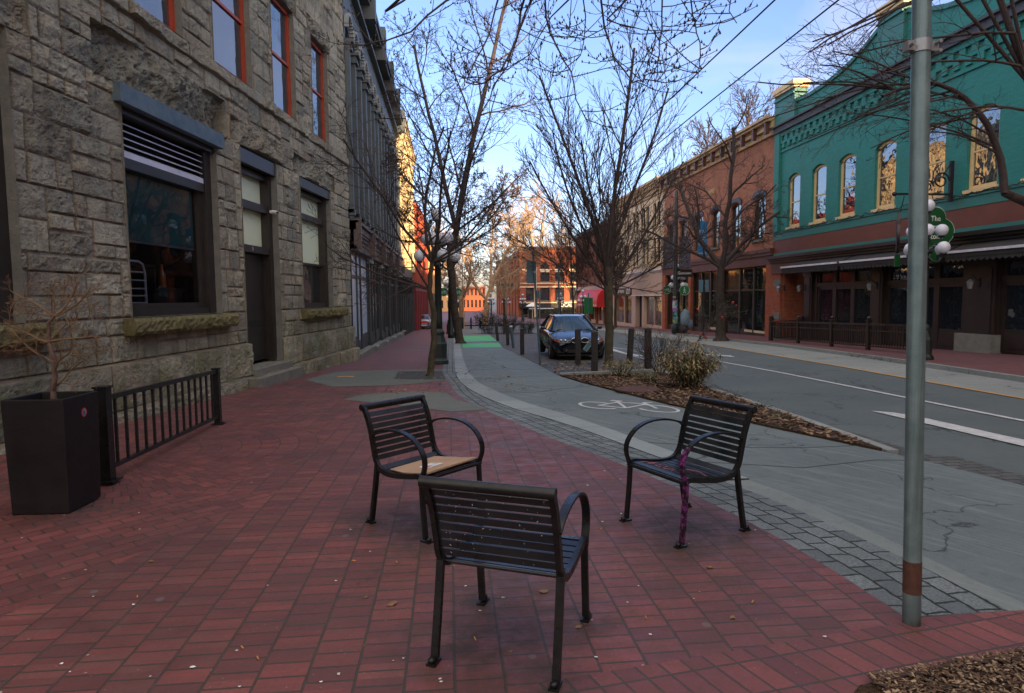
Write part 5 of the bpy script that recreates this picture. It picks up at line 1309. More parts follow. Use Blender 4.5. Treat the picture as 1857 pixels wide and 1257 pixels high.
def vlimbs(k, tilt, L, r, z0, z1, seed, idx=-1, jit=.1, az0=0.0, top=None):
    rg = random.Random(seed); out = []
    for i in range(k):
        a = az0+i*2.4+rg.uniform(-.3, .3); tl = R(tilt+rg.uniform(-8, 8)); h = z0+(z1-z0)*i/max(1, k-1)
        out.append(((0, 0, h), (math.sin(tl)*math.cos(a), math.sin(tl)*math.sin(a), math.cos(tl)), L*rg.uniform(.85, 1.1)*(1-.35*i/k), r*(1-.35*i/k)))
    return out

# A: slender leaning tree rising from the dark pit
PA = dict(lev=3, seg=[6, 5, 4, 3], jit=[.10, .14, .16, .18], up=[.05, .05, .03, .0], sides=[6, 5, 4, 3], kids=[7, 6, 4], t0=[.12, .12, .15], ang=[48, 48, 50], len=[.50, .52, .55], rr=[.55, .55, .6], rmin=.0045)
tree('street_tree', 'slender bare tree with curved trunk in the dark pit beside the left globe lamp', (-.48, 15.5, gz(15.5)),
     [(0, 0, 0), (.10, 0, .9), (.12, 0, 1.5), (.02, .03, 2.1), (.10, 0, 2.75)], [.085, .075, .07, .06, .055],
     [(4, (-.75, -.2, .75), 3.4, .04), (4, (-.35, .2, 1.1), 3.3, .045), (4, (.85, .1, .55), 2.6, .035), (4, (.25, -.4, 1.1), 3.2, .04), (3, (-1, -.3, .15), 2.6, .03), (4, (.1, .6, .9), 2.8, .035), (3, (-.8, .5, .35), 2.2, .026), (4, (.8, -.5, .35), 2.2, .026), (3, (-.6, -.7, .7), 2.6, .026)],
     PA, 4, M['bark_green'], M['twig'])
# B: the tall tree behind the left lamp
PB = dict(lev=4, seg=[8, 6, 4, 3, 2], jit=[.05, .10, .14, .17, .2], up=[.045, .07, .06, .04, .02], sides=[8, 6, 4, 3, 3], kids=[11, 7, 5, 4], t0=[.10, .15, .15, .2], ang=[44, 42, 42, 42], len=[.38, .46, .5, .55], rr=[.45, .5, .55, .6], rmin=.010)
tree('street_tree', 'tall bare tree with twin main stems behind the left globe lamp', (.55, 32.0, gz(32)),
     [(0, 0, 0), (-.25, 0, 1.5), (-.35, 0, 3.0), (-.45, 0, 4.6), (-.1, 0, 5.6)], [.22, .19, .18, .19, .15],
     [(4, (.16, 0, 1), 12.0, .15), (4, (-.26, .1, 1), 10.0, .12), (4, (.9, .1, .55), 4.2, .06), (4, (-.8, -.2, .8), 4.6, .06), (3, (.9, -.4, .45), 4.0, .05), (3, (-.9, .3, .4), 3.6, .05), (4, (.3, -.8, .7), 4.0, .05)],
     PB, 9, M['bark'], M['twig'])
# C: vase-shaped tree beside the parked car
PC = dict(lev=3, seg=[8, 5, 4, 3], jit=[.035, .05, .07, .09], up=[.035, .10, .08, .05], sides=[6, 5, 4, 3], kids=[14, 7, 4], t0=[.05, .08, .15], ang=[34, 28, 26], len=[.40, .46, .50], rr=[.45, .5, .55], rmin=.0055)
tree('street_tree', 'straight bare tree fanning upward beside the parked car', (4.5, 17.6, gz(17.6)),
     [(0, 0, 0), (.02, 0, 1.0), (-.02, 0, 2.1), (-.06, 0, 2.75)], [.13, .12, .12, .11],
     [(3, (.08, 0, 1), 6.2, .07), (3, (-.22, .05, 1), 5.6, .055), (3, (.34, -.1, 1), 5.2, .05), (2, (-.62, 0, .9), 4.2, .04), (2, (.62, .1, .75), 4.4, .045), (2, (-.3, -.5, 1), 4.2, .04), (2, (.3, .6, .9), 4.2, .04), (3, (-.5, .35, 1), 4.4, .04), (2, (.95, -.25, .42), 3.4, .035), (2, (-.95, .2, .5), 3.2, .03)],
     PC, 21, M['bark_green'], M['twig'])
# D: gnarled tree on the far sidewalk
PD = dict(lev=4, seg=[6, 5, 4, 3, 2], jit=[.16, .2, .22, .24, .25], up=[.04, .05, .05, .04, .02], sides=[8, 6, 4, 3, 3], kids=[6, 5, 5, 3], t0=[.2, .15, .15, .2], ang=[46, 48, 48, 45], len=[.50, .52, .52, .5], rr=[.6, .55, .5, .6], rmin=.008)
tree('street_tree', 'gnarled bare tree on the far sidewalk in front of the red brick building', (14.2, 32.0, gz(32)),
     [(0, 0, 0), (-.05, 0, 1.6), (-.1, 0, 3.0), (-.05, 0, 3.7)], [.27, .23, .20, .19],
     [(3, (-.5, .1, 1), 5.6, .15), (3, (.02, .1, 1), 7.0, .14), (3, (.75, -.1, .8), 4.2, .12), (3, (-1, .1, .8), 4.8, .09), (3, (.5, .5, .9), 4.0, .08), (3, (1.0, -.5, .4), 3.6, .06)],
     PD, 33, M['bark'], M['twig'])
# E: taller, finer trees further along the right sidewalk
PE = dict(lev=3, seg=[7, 5, 4, 3], jit=[.05, .08, .1, .1], up=[.05, .09, .06, .04], sides=[6, 4, 3, 3], kids=[15, 9, 6], t0=[.1, .1, .15], ang=[32, 32, 34], len=[.36, .45, .5], rr=[.4, .5, .55], rmin=.014)
e1 = tree('street_tree', 'tall fine twigged tree rising behind the cornice of the brick building', (34.0, 71.0, -1.5), [(0, 0, 0), (0, 0, 3.0), (.1, 0, 4.6)], [.16, .14, .12],
     [(2, (.0, .1, 1), 8.6, .10), (2, (.3, 0, 1), 7.0, .07), (2, (-.35, .1, 1), 7.0, .07), (1, (.5, .2, 1), 5.6, .05), (1, (-.5, -.2, 1), 5.6, .05)], PE, 41, M['bark'], M['twig'])
e1.scale = (1.95, 1.95, 1.95)
def retree(src, label, loc, rz, sc_, barkm=None, twigm=None, group=None):
    c = copy_tree(src); c.location = loc; c.rotation_euler = (0, 0, rz); c.scale = (sc_,)*3; c['label'] = label
    if 'group' in c and not group: del c['group']
    if group: c['group'] = group
    for ch in c.children:
        m_ = barkm if ch.name.startswith('trunk') else twigm
        if m_: ch.material_slots[0].link = 'OBJECT'; ch.material_slots[0].material = m_
    return c
retree(e1, 'second tall bare tree rising behind the roof of the cream building', (33.6, 82, -1.6), 4.1, 1.7)
retree(e1, 'bare tree standing before the cream building on the right sidewalk', (15.2, 57, gz(57)), 1.3, .85)
retree(e1, 'bare tree near the red awning on the right sidewalk', (14.6, 74, gz(74)), 2.7, .95)
# F: small warm-lit trees on the median
PF = dict(PE); PF.update(kids=[7, 5, 3], rmin=.0055, up=[.03, .03, .03, .02], ang=[42, 40, 38, 36])
f1 = tree('street_tree', 'young bare tree above the dark planting on the median', (3.9, 45.0, gz(45)), [(0, 0, 0), (.02, 0, 1.4), (0, 0, 2.5)], [.085, .08, .075],
     [(2, (.05, 0, 1), 3.4, .05), (2, (.5, .1, 1), 2.9, .04), (2, (-.5, .1, 1), 2.9, .04), (2, (.9, -.2, .7), 2.6, .035), (2, (-.9, .2, .7), 2.6, .035), (2, (.1, -.7, .9), 2.4, .03), (2, (-.1, .7, .9), 2.4, .03)], PF, 52, M['bark'], M['twig_tan'])
# G: big pale-barked trees in the square
PG = dict(lev=4, seg=[6, 5, 4, 3, 2], jit=[.10, .13, .16, .18, .2], up=[.05, .04, .03, .02, 0], sides=[8, 6, 4, 3, 3], kids=[7, 6, 5, 3], t0=[.2, .15, .15, .2], ang=[40, 42, 44, 45], len=[.48, .5, .52, .5], rr=[.55, .55, .5, .6], rmin=.028)
g1 = tree('plane_tree', 'big pale barked tree in the square seen to the right of the green bicycle signs', (4.6, 82.0, gz(82)), [(0, 0, 0), (.4, 0, 3.0), (1.0, 0, 5.0)], [.42, .36, .32],
     [(2, (.5, .1, 1), 9.5, .24), (2, (-.3, .2, 1), 9.0, .2), (1, (-.9, 0, 1), 8.5, .2), (2, (.9, -.2, .7), 7.0, .16), (1, (.2, .8, .9), 7.0, .15)], PG, 61, M['bark_tan'], M['twig_tan'])
retree(g1, 'leaning pale barked tree just behind the green bicycle signs', (1.9, 88, gz(88)), 2.2, .92)
retree(g1, 'pale barked tree at the left edge of the square', (-3.5, 104, gz(104)), 4.0, 1.0)
retree(g1, 'pale barked tree showing over the roof line of the corner building', (17.5, 128, -1.92), 1.0, 1.75)
retree(f1, 'thin lit street tree at the edge of the square behind the median', (6.0, 66, gz(66)), 1.0, 1.15, M['bark_tan'], None)
retree(f1, 'thin lit street tree beside the distant lane', (1.4, 62, gz(62)), 2.0, 1.2, M['bark_tan'], None)

# O: the tree over the viewer; its trunk stands in the mulch corner out of frame
def W(px, py, Y):                                  # a point of the street seen at picture position, Y metres down the street
    d = FW+RT*((px-928.5)/1150)-UP*((py-628.5)/1150); return Vector((0, 0, EYE))+d*(Y/d.y)
PO = dict(lev=1, seg=[5, 3], jit=[.10, .14], up=[.10, .12], sides=[4, 3], kids=[4], t0=[.25], ang=[48], len=[.4], rr=[.7], rmin=.0028)
ot = thing('street_tree', 'overhanging maple tree whose budding branches hang into the top of the view', 'tree', (4.2, 1.0, 0))
mb = MB(); mb.tube([(0, 0, -.2), (0, 0, .05), (.02, 0, .5), (0, .05, 2.2), (-.1, .1, 3.6)], [.24, .2, .17, .15, .14], 14); mb.build('trunk', M['bark'], ot)
rgo = random.Random(77); cm = MB(); bud = []; base = Vector((4.1, 1.1, 3.6)); OFF = Vector((4.2, 1.0, 0))
strokes = [([(905, -60), (840, -15), (775, 28), (745, 58), (700, 74), (662, 82), (628, 80)], 7.0, .020), ([(930, -60), (900, 10), (888, 60), (862, 110), (846, 150)], 6.6, .018),
           ([(960, -50), (944, 20), (936, 75), (908, 128), (880, 150), (845, 150)], 6.0, .020), ([(985, -50), (952, 25), (930, 85), (895, 155), (872, 205)], 6.4, .018),
           ([(985, -60), (990, 30), (1010, 84), (1036, 130), (1044, 180), (1066, 222)], 6.2, .016), ([(1203, -60), (1200, 28), (1195, 80), (1192, 112), (1188, 150)], 5.6, .013),
           ([(1250, -60), (1256, 28), (1263, 60), (1270, 100), (1265, 142)], 5.4, .012), ([(1080, -50), (1096, 50), (1115, 108), (1148, 150), (1166, 148), (1182, 130)], 5.8, .016),
           ([(1330, -40), (1322, 20), (1336, 42)], 5.2, .009), ([(1100, 36), (1150, 50), (1200, 55), (1262, 60)], 5.7, .009), ([(700, 20), (760, -20), (860, -60)], 7.2, .02),
           ([(1050, -60), (1062, 30), (1058, 80), (1045, 110)], 6.5, .012), ([(1000, 30), (960, 100), (900, 130), (830, 170)], 6.9, .010), ([(1150, -40), (1120, 30), (1060, 70), (1020, 60)], 6.1, .011)]
for st, Y, r_ in strokes:
    pts = [W(a, b, Y+.25*math.sin(i*1.3))-OFF for i, (a, b) in enumerate(st)]
    # smooth with midpoints
    q = [pts[0]]
    for a, b in zip(pts[:-1], pts[1:]): q += [a.lerp(b, .5)+Vector((rgo.gauss(0, .012), 0, rgo.gauss(0, .012))), b]
    n = len(q); cm.tube(q, [max(.004, r_*.68*(1-.65*i/n)) for i in range(n)], 5, caps=False)
    # joins the crown limb above the picture
    s0_ = q[0]; src = Vector((-.2, .2, 3.8)); mid = src.lerp(s0_, .55)+Vector((0, 0, .9)); cm.tube([src, mid, s0_], [.045, .025, r_*.7], 6, caps=False)
    for i in range(2, n):
        for _ in range(1):
            p = q[i-1].lerp(q[i], rgo.random()); dirn = Vector((rgo.uniform(-1, 1), rgo.uniform(-.7, .7), rgo.uniform(-.55, .75))).normalized()
            grow(cm, p, dirn, rgo.uniform(.3, .75), .0052, 0, PO, rgo, bud)
for b in bud:
    s_ = rgo.uniform(.007, .012); v = [b+Vector((s_, 0, 0)), b+Vector((-s_*.5, s_*.8, 0)), b+Vector((-s_*.5, -s_*.8, 0)), b+Vector((0, 0, s_*2.2)), b-Vector((0, 0, s_))]
    cm.add(v, [(0, 1, 3), (1, 2, 3), (2, 0, 3), (1, 0, 4), (2, 1, 4), (0, 2, 4)])
cm.build('crown', M['twig'], ot)

# R: arching tree at the right, trunk outside the frame
rt = thing('street_tree', 'arching bare tree at the right edge drooping over the teal pub front', 'tree', (13.6, 12.0, gz(12)))
OF2 = Vector((13.6, 12.0, gz(12))); cm = MB(); rgr = random.Random(5)
tb = MB(); arch = [W(1822, 350, 11.5), W(1815, 290, 11.5), W(1790, 225, 11.4), W(1750, 178, 11.3), W(1700, 152, 11.2), W(1650, 158, 11.0), W(1600, 175, 10.8)]
arch = [p-OF2 for p in arch]
tb.tube([(0, 0, -.2), (0, 0, .1), (-.3, -.1, 1.6), Vector((-.9, -.2, 3.2)), arch[0]], [.24, .19, .16, .13, .075], 12); tb.build('trunk', M['bark'], rt)
q = []
for a, b in zip(arch[:-1], arch[1:]): q += [a, a.lerp(b, .5)+Vector((0, 0, .03))]
q.append(arch[-1]); n = len(q); cm.tube(q, [max(.018, .072*(1-.72*i/n)) for i in range(n)], 8, caps=False)
PR = dict(lev=3, seg=[6, 4, 3, 3], jit=[.06, .09, .12, .13], up=[-.035, .0, .03, .05], sides=[5, 4, 3, 3], kids=[5, 4, 3], t0=[.08, .1, .2], ang=[28, 30, 34], len=[.46, .5, .5], rr=[.5, .5, .55], rmin=.0032)
for i in range(3, n):
    for _ in range(2 if i%2 else 1):
        p = q[i-1].lerp(q[i], rgr.random()); grow(cm, p, Vector((-1, rgr.uniform(-.5, .4), rgr.uniform(-.35, .55))).normalized(), rgr.uniform(1.5, 2.9), .022, 0, PR, rgr)
up0 = Vector((-.9, -.2, 3.2)); top_ = W(1800, -40, 11)-OF2; cm.tube([up0, up0.lerp(top_, .5), top_], [.1, .07, .05], 8, caps=False)
for (a, b, c, d_, L) in ((1830, -20, -1, .12, 3.4), (1800, -30, -1, -.15, 3.4), (1760, -40, -1, -.25, 3.0), (1840, 60, -1, .1, 3.0), (1850, 120, -1, 0, 3.2), (1700, -40, -1, -.35, 2.6), (1860, 200, -1, .1, 2.4)):
    p = W(a, b, 11)-OF2; cm.tube([top_.lerp(up0, .4), p], [.04, .03], 5, caps=False)
    grow(cm, p, Vector((c, rgr.uniform(-.3, .3), d_)).normalized(), L, .028, 0, PR, rgr)
cm.build('crown', M['twig'], rt)

# ------------------------------------------------------------------ seats
def sm(pts, k=6):
    """Catmull-Rom through pts"""
    P_ = [Vector(p) for p in pts]; P_ = [P_[0]*2-P_[1]]+P_+[P_[-1]*2-P_[-2]]; out = []
    for i in range(1, len(P_)-2):
        for j in range(k):
            t = j/k; a, b, c, d = P_[i-1:i+3]
            out.append(.5*((2*b)+(c-a)*t+(2*a-5*b+4*c-d)*t*t+(3*b-a-3*c+d)*t**3))
    out.append(P_[-2]); return out
def purple_mat():
    g = NG('black_metal_purple_paint'); v = g.obj(); n = g.noise(v, 38, 6, .7); x, y, z = g.xyz(v)
    c = g.mix(g.math('MULTIPLY', g.mapr(n, .51, .55, 0, 1), g.mapr(z, .02, .08, 0, 1)), (.008, .008, .009), (.20, .022, .17)); g.p(Base_Color=c, Roughness=.4); return g.m
M['purple'] = purple_mat()
def scratched():
    g = NG('scratched_black_slats'); v = g.obj()
    n = g.noise(v, 6, 6, .6); sp = g.noise(v, 95, 3, .8); st = g.n('TexVoronoi', Vector=v, Scale=26.0)
    c = g.mix(g.mapr(n, .35, .7), (.008, .010, .013), (.020, .022, .024)); c = g.mix(g.mapr(sp, .68, .78, 0, .7), c, (.10, .10, .12)); c = g.mix(g.mapr(st.outputs['Distance'], 0, .06, .8, 0), c, (.20, .19, .19))
    g.p(Base_Color=c, Roughness=g.mapr(n, .3, .7, .22, .45)); g.bump(g.noise(v, 80, 4), .15, .002); return g.m
M['slat'] = scratched()
HW = .285                                                    # half the width between side frames
# profile of seat and back in the y-z plane (facing +y)
prof = sm([(0, .27, .405), (0, .245, .440), (0, .14, .425), (0, -.02, .405), (0, -.15, .415), (0, -.215, .475), (0, -.245, .58), (0, -.275, .70), (0, -.315, .80), (0, -.345, .85)], 10)
def prof_at(s_):
    """point and tangent at arclength s_"""
    acc = 0
    for a, b in zip(prof[:-1], prof[1:]):
        l = (b-a).length
        if acc+l >= s_: return a.lerp(b, (s_-acc)/l), (b-a).normalized()
        acc += l
    return prof[-1].copy(), (prof[-1]-prof[-2]).normalized()
PLEN = sum((b-a).length for a, b in zip(prof[:-1], prof[1:]))
def make_seat(loc, ang, label):
    t = thing('metal_chair', label, 'chair', (loc[0], loc[1], gz(loc[1])), ang)
    def slats(a, b, n, w_, name, extra=0):
        mb = MB()
        for k in range(n):
            s_ = a+(b-a)*(k+.5)/n; p, d = prof_at(s_)
            mb.strap([p+Vector((-HW, 0, 0)), p+Vector((HW, 0, 0))], w_, .008, axis=d)
        return mb.build(name, M['slat'], t)
    seat = slats(.02, .50, 9, .042, 'seat')
    back = slats(.535, PLEN-.035, 8, .035, 'backrest')
    mb = MB(); tp, _ = prof_at(PLEN-.005); mb.tube([tp+Vector((-HW-.02, -.012, .008)), tp+Vector((HW+.02, -.012, .008))], .025, 14); mb.build('top_rail', M['black_metal'], t)
    mb = MB(); p, _ = prof_at(.03); mb.tube([p+Vector((-HW, .012, -.012)), p+Vector((HW, .012, -.012))], .014, 10); mb.build('front_rail', M['black_metal'], t)
    for s_ in (-1, 1):
        x = s_*HW
        mb = MB(); mb.strap([p+Vector((x, 0, 0)) for p in prof], .026, .036); mb.build('side_frame', M['black_metal'], t)
        arm = sm([(x, -.262, .655), (x, -.20, .69), (x, -.06, .722), (x, .09, .720), (x, .21, .678), (x, .285, .60), (x, .300, .52), (x, .275, .445), (x, .262, .40)], 6)
        mb = MB(); mb.strap(arm, .040, .013); mb.build('armrest', M['black_metal'], t)
        fl = sm([(x, .262, .42), (x, .272, .25), (x, .295, .02)], 4)
        mb = MB(); mb.strap(fl, .034, .022); l_ = mb.build('leg', M['black_metal'], t)
        mb = MB(); mb.box(x-.022, x+.022, .262, .345, 0, .012); mb.lathe([(.018, .012), (.018, .03), (.010, .036)], 8, (x, .325, 0)); mb.build('foot_flange', M['black_metal'], l_)
        rl = sm([(x, -.205, .46), (x, -.235, .28), (x, -.285, .02)], 4)
        mb = MB(); mb.strap(rl, .034, .026); l_ = mb.build('leg', M['black_metal'], t)
        mb = MB(); mb.box(x-.022, x+.022, -.335, -.265, 0, .012); mb.lathe([(.018, .012), (.018, .03), (.010, .036)], 8, (x, -.318, 0)); mb.build('foot_flange', M['black_metal'], l_)
    return t
def face(dx, dy): return math.atan2(dy, dx)-math.pi/2
sF = make_seat((.29, 2.93), face(.42, .91), 'black slatted metal seat in the foreground turned with its back to the viewer')
sL = make_seat((-.185, 4.635), face(.70, -.71), 'black slatted metal seat with a sheet of cardboard lying on it')
sR = make_seat((1.66, 4.31), face(-.92, -.39), 'black slatted metal seat with purple paint down its front leg')
# purple paint on the right seat's near front leg and arm
for o in sR.children:
    if o.name.startswith('leg') or o.name.startswith('armrest'):
        c = sum((Vector(v.co) for v in o.data.vertices), Vector())/len(o.data.vertices)
        if c.x < 0 and (c.y > .05):
            if o.name.startswith('leg'): o.data.materials[0] = M['purple']; o['label'] = 'leg with flaking purple paint'
            else: o.data.materials.append(M['purple']); o['label'] = 'arm loop with purple paint at its front'
for o in sR.children:
    if o.get('label', '').startswith('arm loop'):
        for p in o.data.polygons:
            if p.center.y > .22 and p.center.z < .66: p.material_index = 1
M['scrawl'] = pbr('pink_scrawl', (.45, .18, .24), .6)
mb = MB()
def onseat(x, s_): p, d = prof_at(s_); n_ = Vector((1, 0, 0)).cross(d); return Vector((x, p.y, p.z))+(n_ if n_.z > 0 else -n_)*.006
for pl in ([(-.05, .12), (0, .2), (.02, .1)], [(.06, .15), (.1, .23), (.14, .2), (.12, .12), (.07, .13)], [(.17, .1), (.2, .22)], [(.22, .22), (.2, .16), (.25, .14), (.24, .09)], [(-.2, .3), (-.1, .34), (.0, .31)]):
    mb.tube([onseat(x, s_) for x, s_ in pl], .0022, 4)
mb.build('graffiti_scrawl', M['scrawl'], sR)
M['splash'] = pbr('white_paint_splash', (.5, .48, .5), .6)
mb = MB(); rgc = random.Random(3)
for _ in range(46):
    s_ = .55+rgc.random()*.38; x = rgc.uniform(-.25, .25); p, d = prof_at(s_); n_ = d.cross(Vector((1, 0, 0))); n_ = n_ if n_.y < 0 else -n_
    c = Vector((x, p.y, p.z))+n_*.0055; l = rgc.uniform(.002, .009)
    mb.tube([c, c+d*l*rgc.uniform(-1, 1)+Vector((l*rgc.uniform(-1, 1), 0, 0))], rgc.uniform(.0008, .002), 4)
mb.build('paint_splashes', M['splash'], sF)

# cardboard on the left seat
cb = thing('cardboard_sheet', 'brown cardboard sheet with a printed label lying on the left seat', 'cardboard', (0, 0, 0))
cb.matrix_basis = sL.matrix_basis.copy(); 
mb = MB()
pts = [(-.25, .275, .462), (.26, .29, .458), (.27, .06, .432), (.25, -.10, .424), (-.20, -.12, .424), (-.27, .05, .430)]
mb.prism(pts, (0, 0, .006)); mb.prism([(-.25, .275, .469), (.26, .29, .465), (.26, .24, .462), (-.25, .22, .462)], (0, 0, .005)); mb.build('board', M['card'], cb)
cb.location = sL.location
mb = MB(); mb.prism([(-.02, .03, .4375), (.13, .05, .4395), (.11, .16, .452), (-.04, .14, .450)], (0, 0, .0015)); lb = mb.build('printed_label', M['paper'], cb)
M['inkblue'] = pbr('label_ink', (.12, .16, .45), .6); M['inkred'] = pbr('label_ink_red', (.55, .10, .12), .6)
mb = MB()
for k in range(5): a = Vector((-.01+k*.022, .05+k*.003, .4402+k*.0002)); mb.prism([a, a+Vector((.008, 0, .0002)), a+Vector((.0, .06, .0075)), a+Vector((-.008, .06, .0073))], (0, 0, .0008))
mb.build('printing', M['inkblue'], lb)
mb = MB(); a = Vector((.06, .10, .447)); mb.prism([a, a+Vector((.045, .006, .0005)), a+Vector((.04, .035, .004)), a+Vector((-.005, .03, .0035))], (0, 0, .0012)); mb.build('printing', M['inkred'], lb)
# ------------------------------------------------------------------ grey steel pole in front
pole = thing('steel_pole', 'tall galvanised steel pole with rusty band at its foot and a clamp near the top', 'pole', (2.29, 2.86, 0))
mb = MB(); mb.tube([(0, 0, -.02), (-.013, 0, .5), (-.078, 0, 3.0), (-.15, 0, 5.8)], [.041, .0405, .0400, .039], 28); mb.build('shaft', M['galv'], pole)
mb = MB(); mb.tube([(-.0042, 0, .16), (-.0085, 0, .325)], [.0418, .0416], 28); mb.build('rust_band', M['rust'], pole)
mb = MB(); z = 2.80; c = Vector((-.074, 0, z)); mb.tube([c-Vector((0, 0, .028)), c+Vector((0, 0, .028))], .046, 24)
mb.box(c.x-.078, c.x-.040, -.02, .02, z-.022, z+.022); mb.box(c.x+.040, c.x+.075, -.02, .02, z-.022, z+.022); mb.build('clamp', M['greymetal'], pole)
mb = MB(); mb.tube([(c.x-.066, -.045, z), (c.x-.066, .04, z)], .009, 8); mb.build('clamp_bolt', M['greymetal'], pole)
mb = MB(); mb.tube([(c.x+.062, -.05, z+.012), (c.x+.062, .04, z+.012)], .009, 8); mb.tube([(c.x+.062, -.05, z-.03), (c.x+.062, .04, z-.03)], .009, 8); mb.build('clamp_bolt', M['greymetal'], pole)

# ------------------------------------------------------------------ globe street lamps
def lamp_proto():
    t = thing('globe_lamp', 'x', 'street lamp')
    B = M['dark_green_metal']
    mb = MB(); mb.lathe([(.27, 0), (.27, .10), (.24, .13), (.22, .17), (.23, .55), (.20, .60), (.15, .78), (.17, .82), (.17, .87), (.11, .95)], 8, smooth=False); mb.build('base', B, t)
    mb = MB(); mb.lathe([(.105, .93), (.10, 1.2), (.085, 2.6), (.11, 2.62), (.11, 2.68), (.07, 2.72), (.055, 3.5), (.075, 3.52), (.05, 3.56), (.04, 3.78)], 16); mb.build('shaft', B, t)
    G = []
    for k in range(4):
        a = math.pi/4*0+k*math.pi/2; G.append((.50*math.cos(a), .50*math.sin(a), 2.88, .155, a))
    for k in range(4):
        a = math.pi/4+k*math.pi/2; G.append((.32*math.cos(a), .32*math.sin(a), 3.34, .155, a))
    G.append((0, 0, 3.98, .16, 0))
    for x, y, z, r_, a in G:
        mb = MB(); mb.ball((x, y, z), r_, 14); gl = mb.build('globe', M['white_globe'], t)
        mb = MB(); mb.lathe([(.05, 0), (.085, .03), (.09, .05)], 10, (x, y, z-r_-.035))
        if x or y:
            zz = z-r_-.03; mb.tube(sm([(x*.08, y*.08, zz+.04), (x*.4, y*.4, zz-.13), (x*.8, y*.8, zz-.15), (x, y, zz)], 4), .022, 6)
        mb.build('bracket_arm', B, t)
    mb = MB(); mb.lathe([(.10, 2.74), (.15, 2.80), (.10, 2.86)], 12); mb.lathe([(.08, 3.2), (.12, 3.25), (.07, 3.3)], 12); mb.build('collar', B, t)
    return t
lp0 = lamp_proto()
lamps = [(-.31, 19.18, 'black globe street lamp nearest on the left sidewalk behind the slender leaning tree', .3),
         (13.75, 17.2, 'globe street lamp before the pub with its post hidden by the grey steel pole', .15),
         (15.35, 41.4, 'globe street lamp beside the sticker covered banner pole', .2),
         (14.95, 70.0, 'globe street lamp in front of the red awning', .1),
         (14.9, 84.0, 'globe street lamp beyond the red awning near the corner building', .5),
         (.05, 47.0, 'second globe lamp on the left sidewalk behind the lantern post', .4),
         (.45, 66.0, 'third globe lamp on the left beyond the green bicycle signs', .2),
         (5.2, 78.0, 'globe lamp at the near edge of the square right of the median planting', .6),
         (7.6, 84.0, 'globe lamp standing between the pale trunks in the square', .1),
         (10.5, 90.0, 'globe lamp before the side wing of the corner building', .7),
         (17.2, 97.0, 'globe lamp before the dark shopfront of the corner building', .4)]
for i, (x, y, lab, rz) in enumerate(lamps):
    c = lp0 if i == 0 else copy_tree(lp0); c.location = (x, y, gz(y)); c.rotation_euler = (0, 0, rz); c['label'] = lab; c['group'] = 'globe street lamps along the street'
    if i == 0: c.scale = (1.1, 1.1, 1.12)
    if y > 60: c.scale = (.95, .95, .95)

# dark post with big lantern head
lt = thing('lantern_post', 'tall dark post with a big glass lantern head behind the left globe lamp', 'street lamp', (.12, 39.0, gz(39)))
mb = MB(); mb.lathe([(.22, 0), (.20, .3), (.14, .5), (.13, 2.0), (.10, 6.0), (.08, 6.3)], 14); mb.build('post', M['dark_green_metal'], lt)
mb = MB(); mb.tube([(0, 0, 6.2), (.25, 0, 6.4), (.5, 0, 6.3)], .04, 8); mb.build('arm', M['dark_green_metal'], lt)
M['lantern_glass'] = pbr('lantern_glass', (.40, .42, .50), .2)
mb = MB(); mb.lathe([(.12, 4.95), (.22, 5.5), (.26, 5.6)], 8, (.5, 0, 0), smooth=False); q = mb.build('lantern_body', M['lantern_glass'], lt)
mb = MB(); mb.lathe([(.30, 5.6), (.32, 5.68), (.20, 5.95), (.06, 6.1), (.04, 6.35)], 8, (.5, 0, 0), smooth=False); mb.lathe([(.05, 4.75), (.14, 4.86), (.13, 4.95)], 8, (.5, 0, 0), smooth=False)
for k in range(8): a = math.pi*2*k/8; mb.bar((.5+.12*math.cos(a), .12*math.sin(a), 4.95), (.5+.26*math.cos(a), .26*math.sin(a), 5.6), .02, .02)
mb.build('lantern_frame', M['dark_green_metal'], lt)
# round green bicycle signs
M['sign_round'] = pbr('green_round_sign', (.004, .14, .04), .4)
def round_sign(name, label, loc, rz, r_=.3, walker=False, arm=None):
    t = thing(name, label, 'sign', loc, rz)
    mb = MB(); mb.tube([(0, .012, 0), (0, -.012, 0)], r_, 24, smooth=False); mb.build('disc', M['sign_round'], t)
    mb = MB(); pp = [(r_*.93*math.cos(2*math.pi*k/24), -.016, r_*.93*math.sin(2*math.pi*k/24)) for k in range(25)]; mb.tube(pp, .008, 4); mb.build('border', M['paper'], t)
    mb = MB(); s_ = r_
    if not walker:
        for cx in (-.42, .42): mb.tube([((cx+.26*math.cos(2*math.pi*k/14))*s_, -.018, (-.15+.26*math.sin(2*math.pi*k/14))*s_) for k in range(15)], .010, 4)
        mb.tube([(-.42*s_, -.018, -.15*s_), (-.2*s_, -.018, .2*s_), (.25*s_, -.018, .2*s_), (.0, -.018, -.15*s_), (-.42*s_, -.018, -.15*s_)], .010, 4); mb.tube([(.42*s_, -.018, -.15*s_), (.2*s_, -.018, .38*s_)], .010, 4)
    else:
        mb.tube([(0, -.018, .3*s_), (0, -.018, -.1*s_), (-.2*s_, -.018, -.5*s_)], .018, 4); mb.tube([(0, -.018, -.1*s_), (.22*s_, -.018, -.5*s_)], .018, 4); mb.tube([(-.25*s_, -.018, 0), (0, -.018, .2*s_), (.25*s_, -.018, .0)], .014, 4); mb.ball((0, -.018, .45*s_), .1*s_, 6)
    mb.build('symbol', M['paper'], t)
    mb = MB(); mb.bar((0, .03, 0), (arm or 0, .03, 0), .03, .03) if arm else mb.box(-.02, .02, .012, .05, -.1, .1); mb.build('bracket', M['greymetal'], t)
round_sign('bicycle_sign', 'round green bicycle sign on the right of the lantern post', (.58, 38.9, 1.98), 0, .27, arm=-.4)
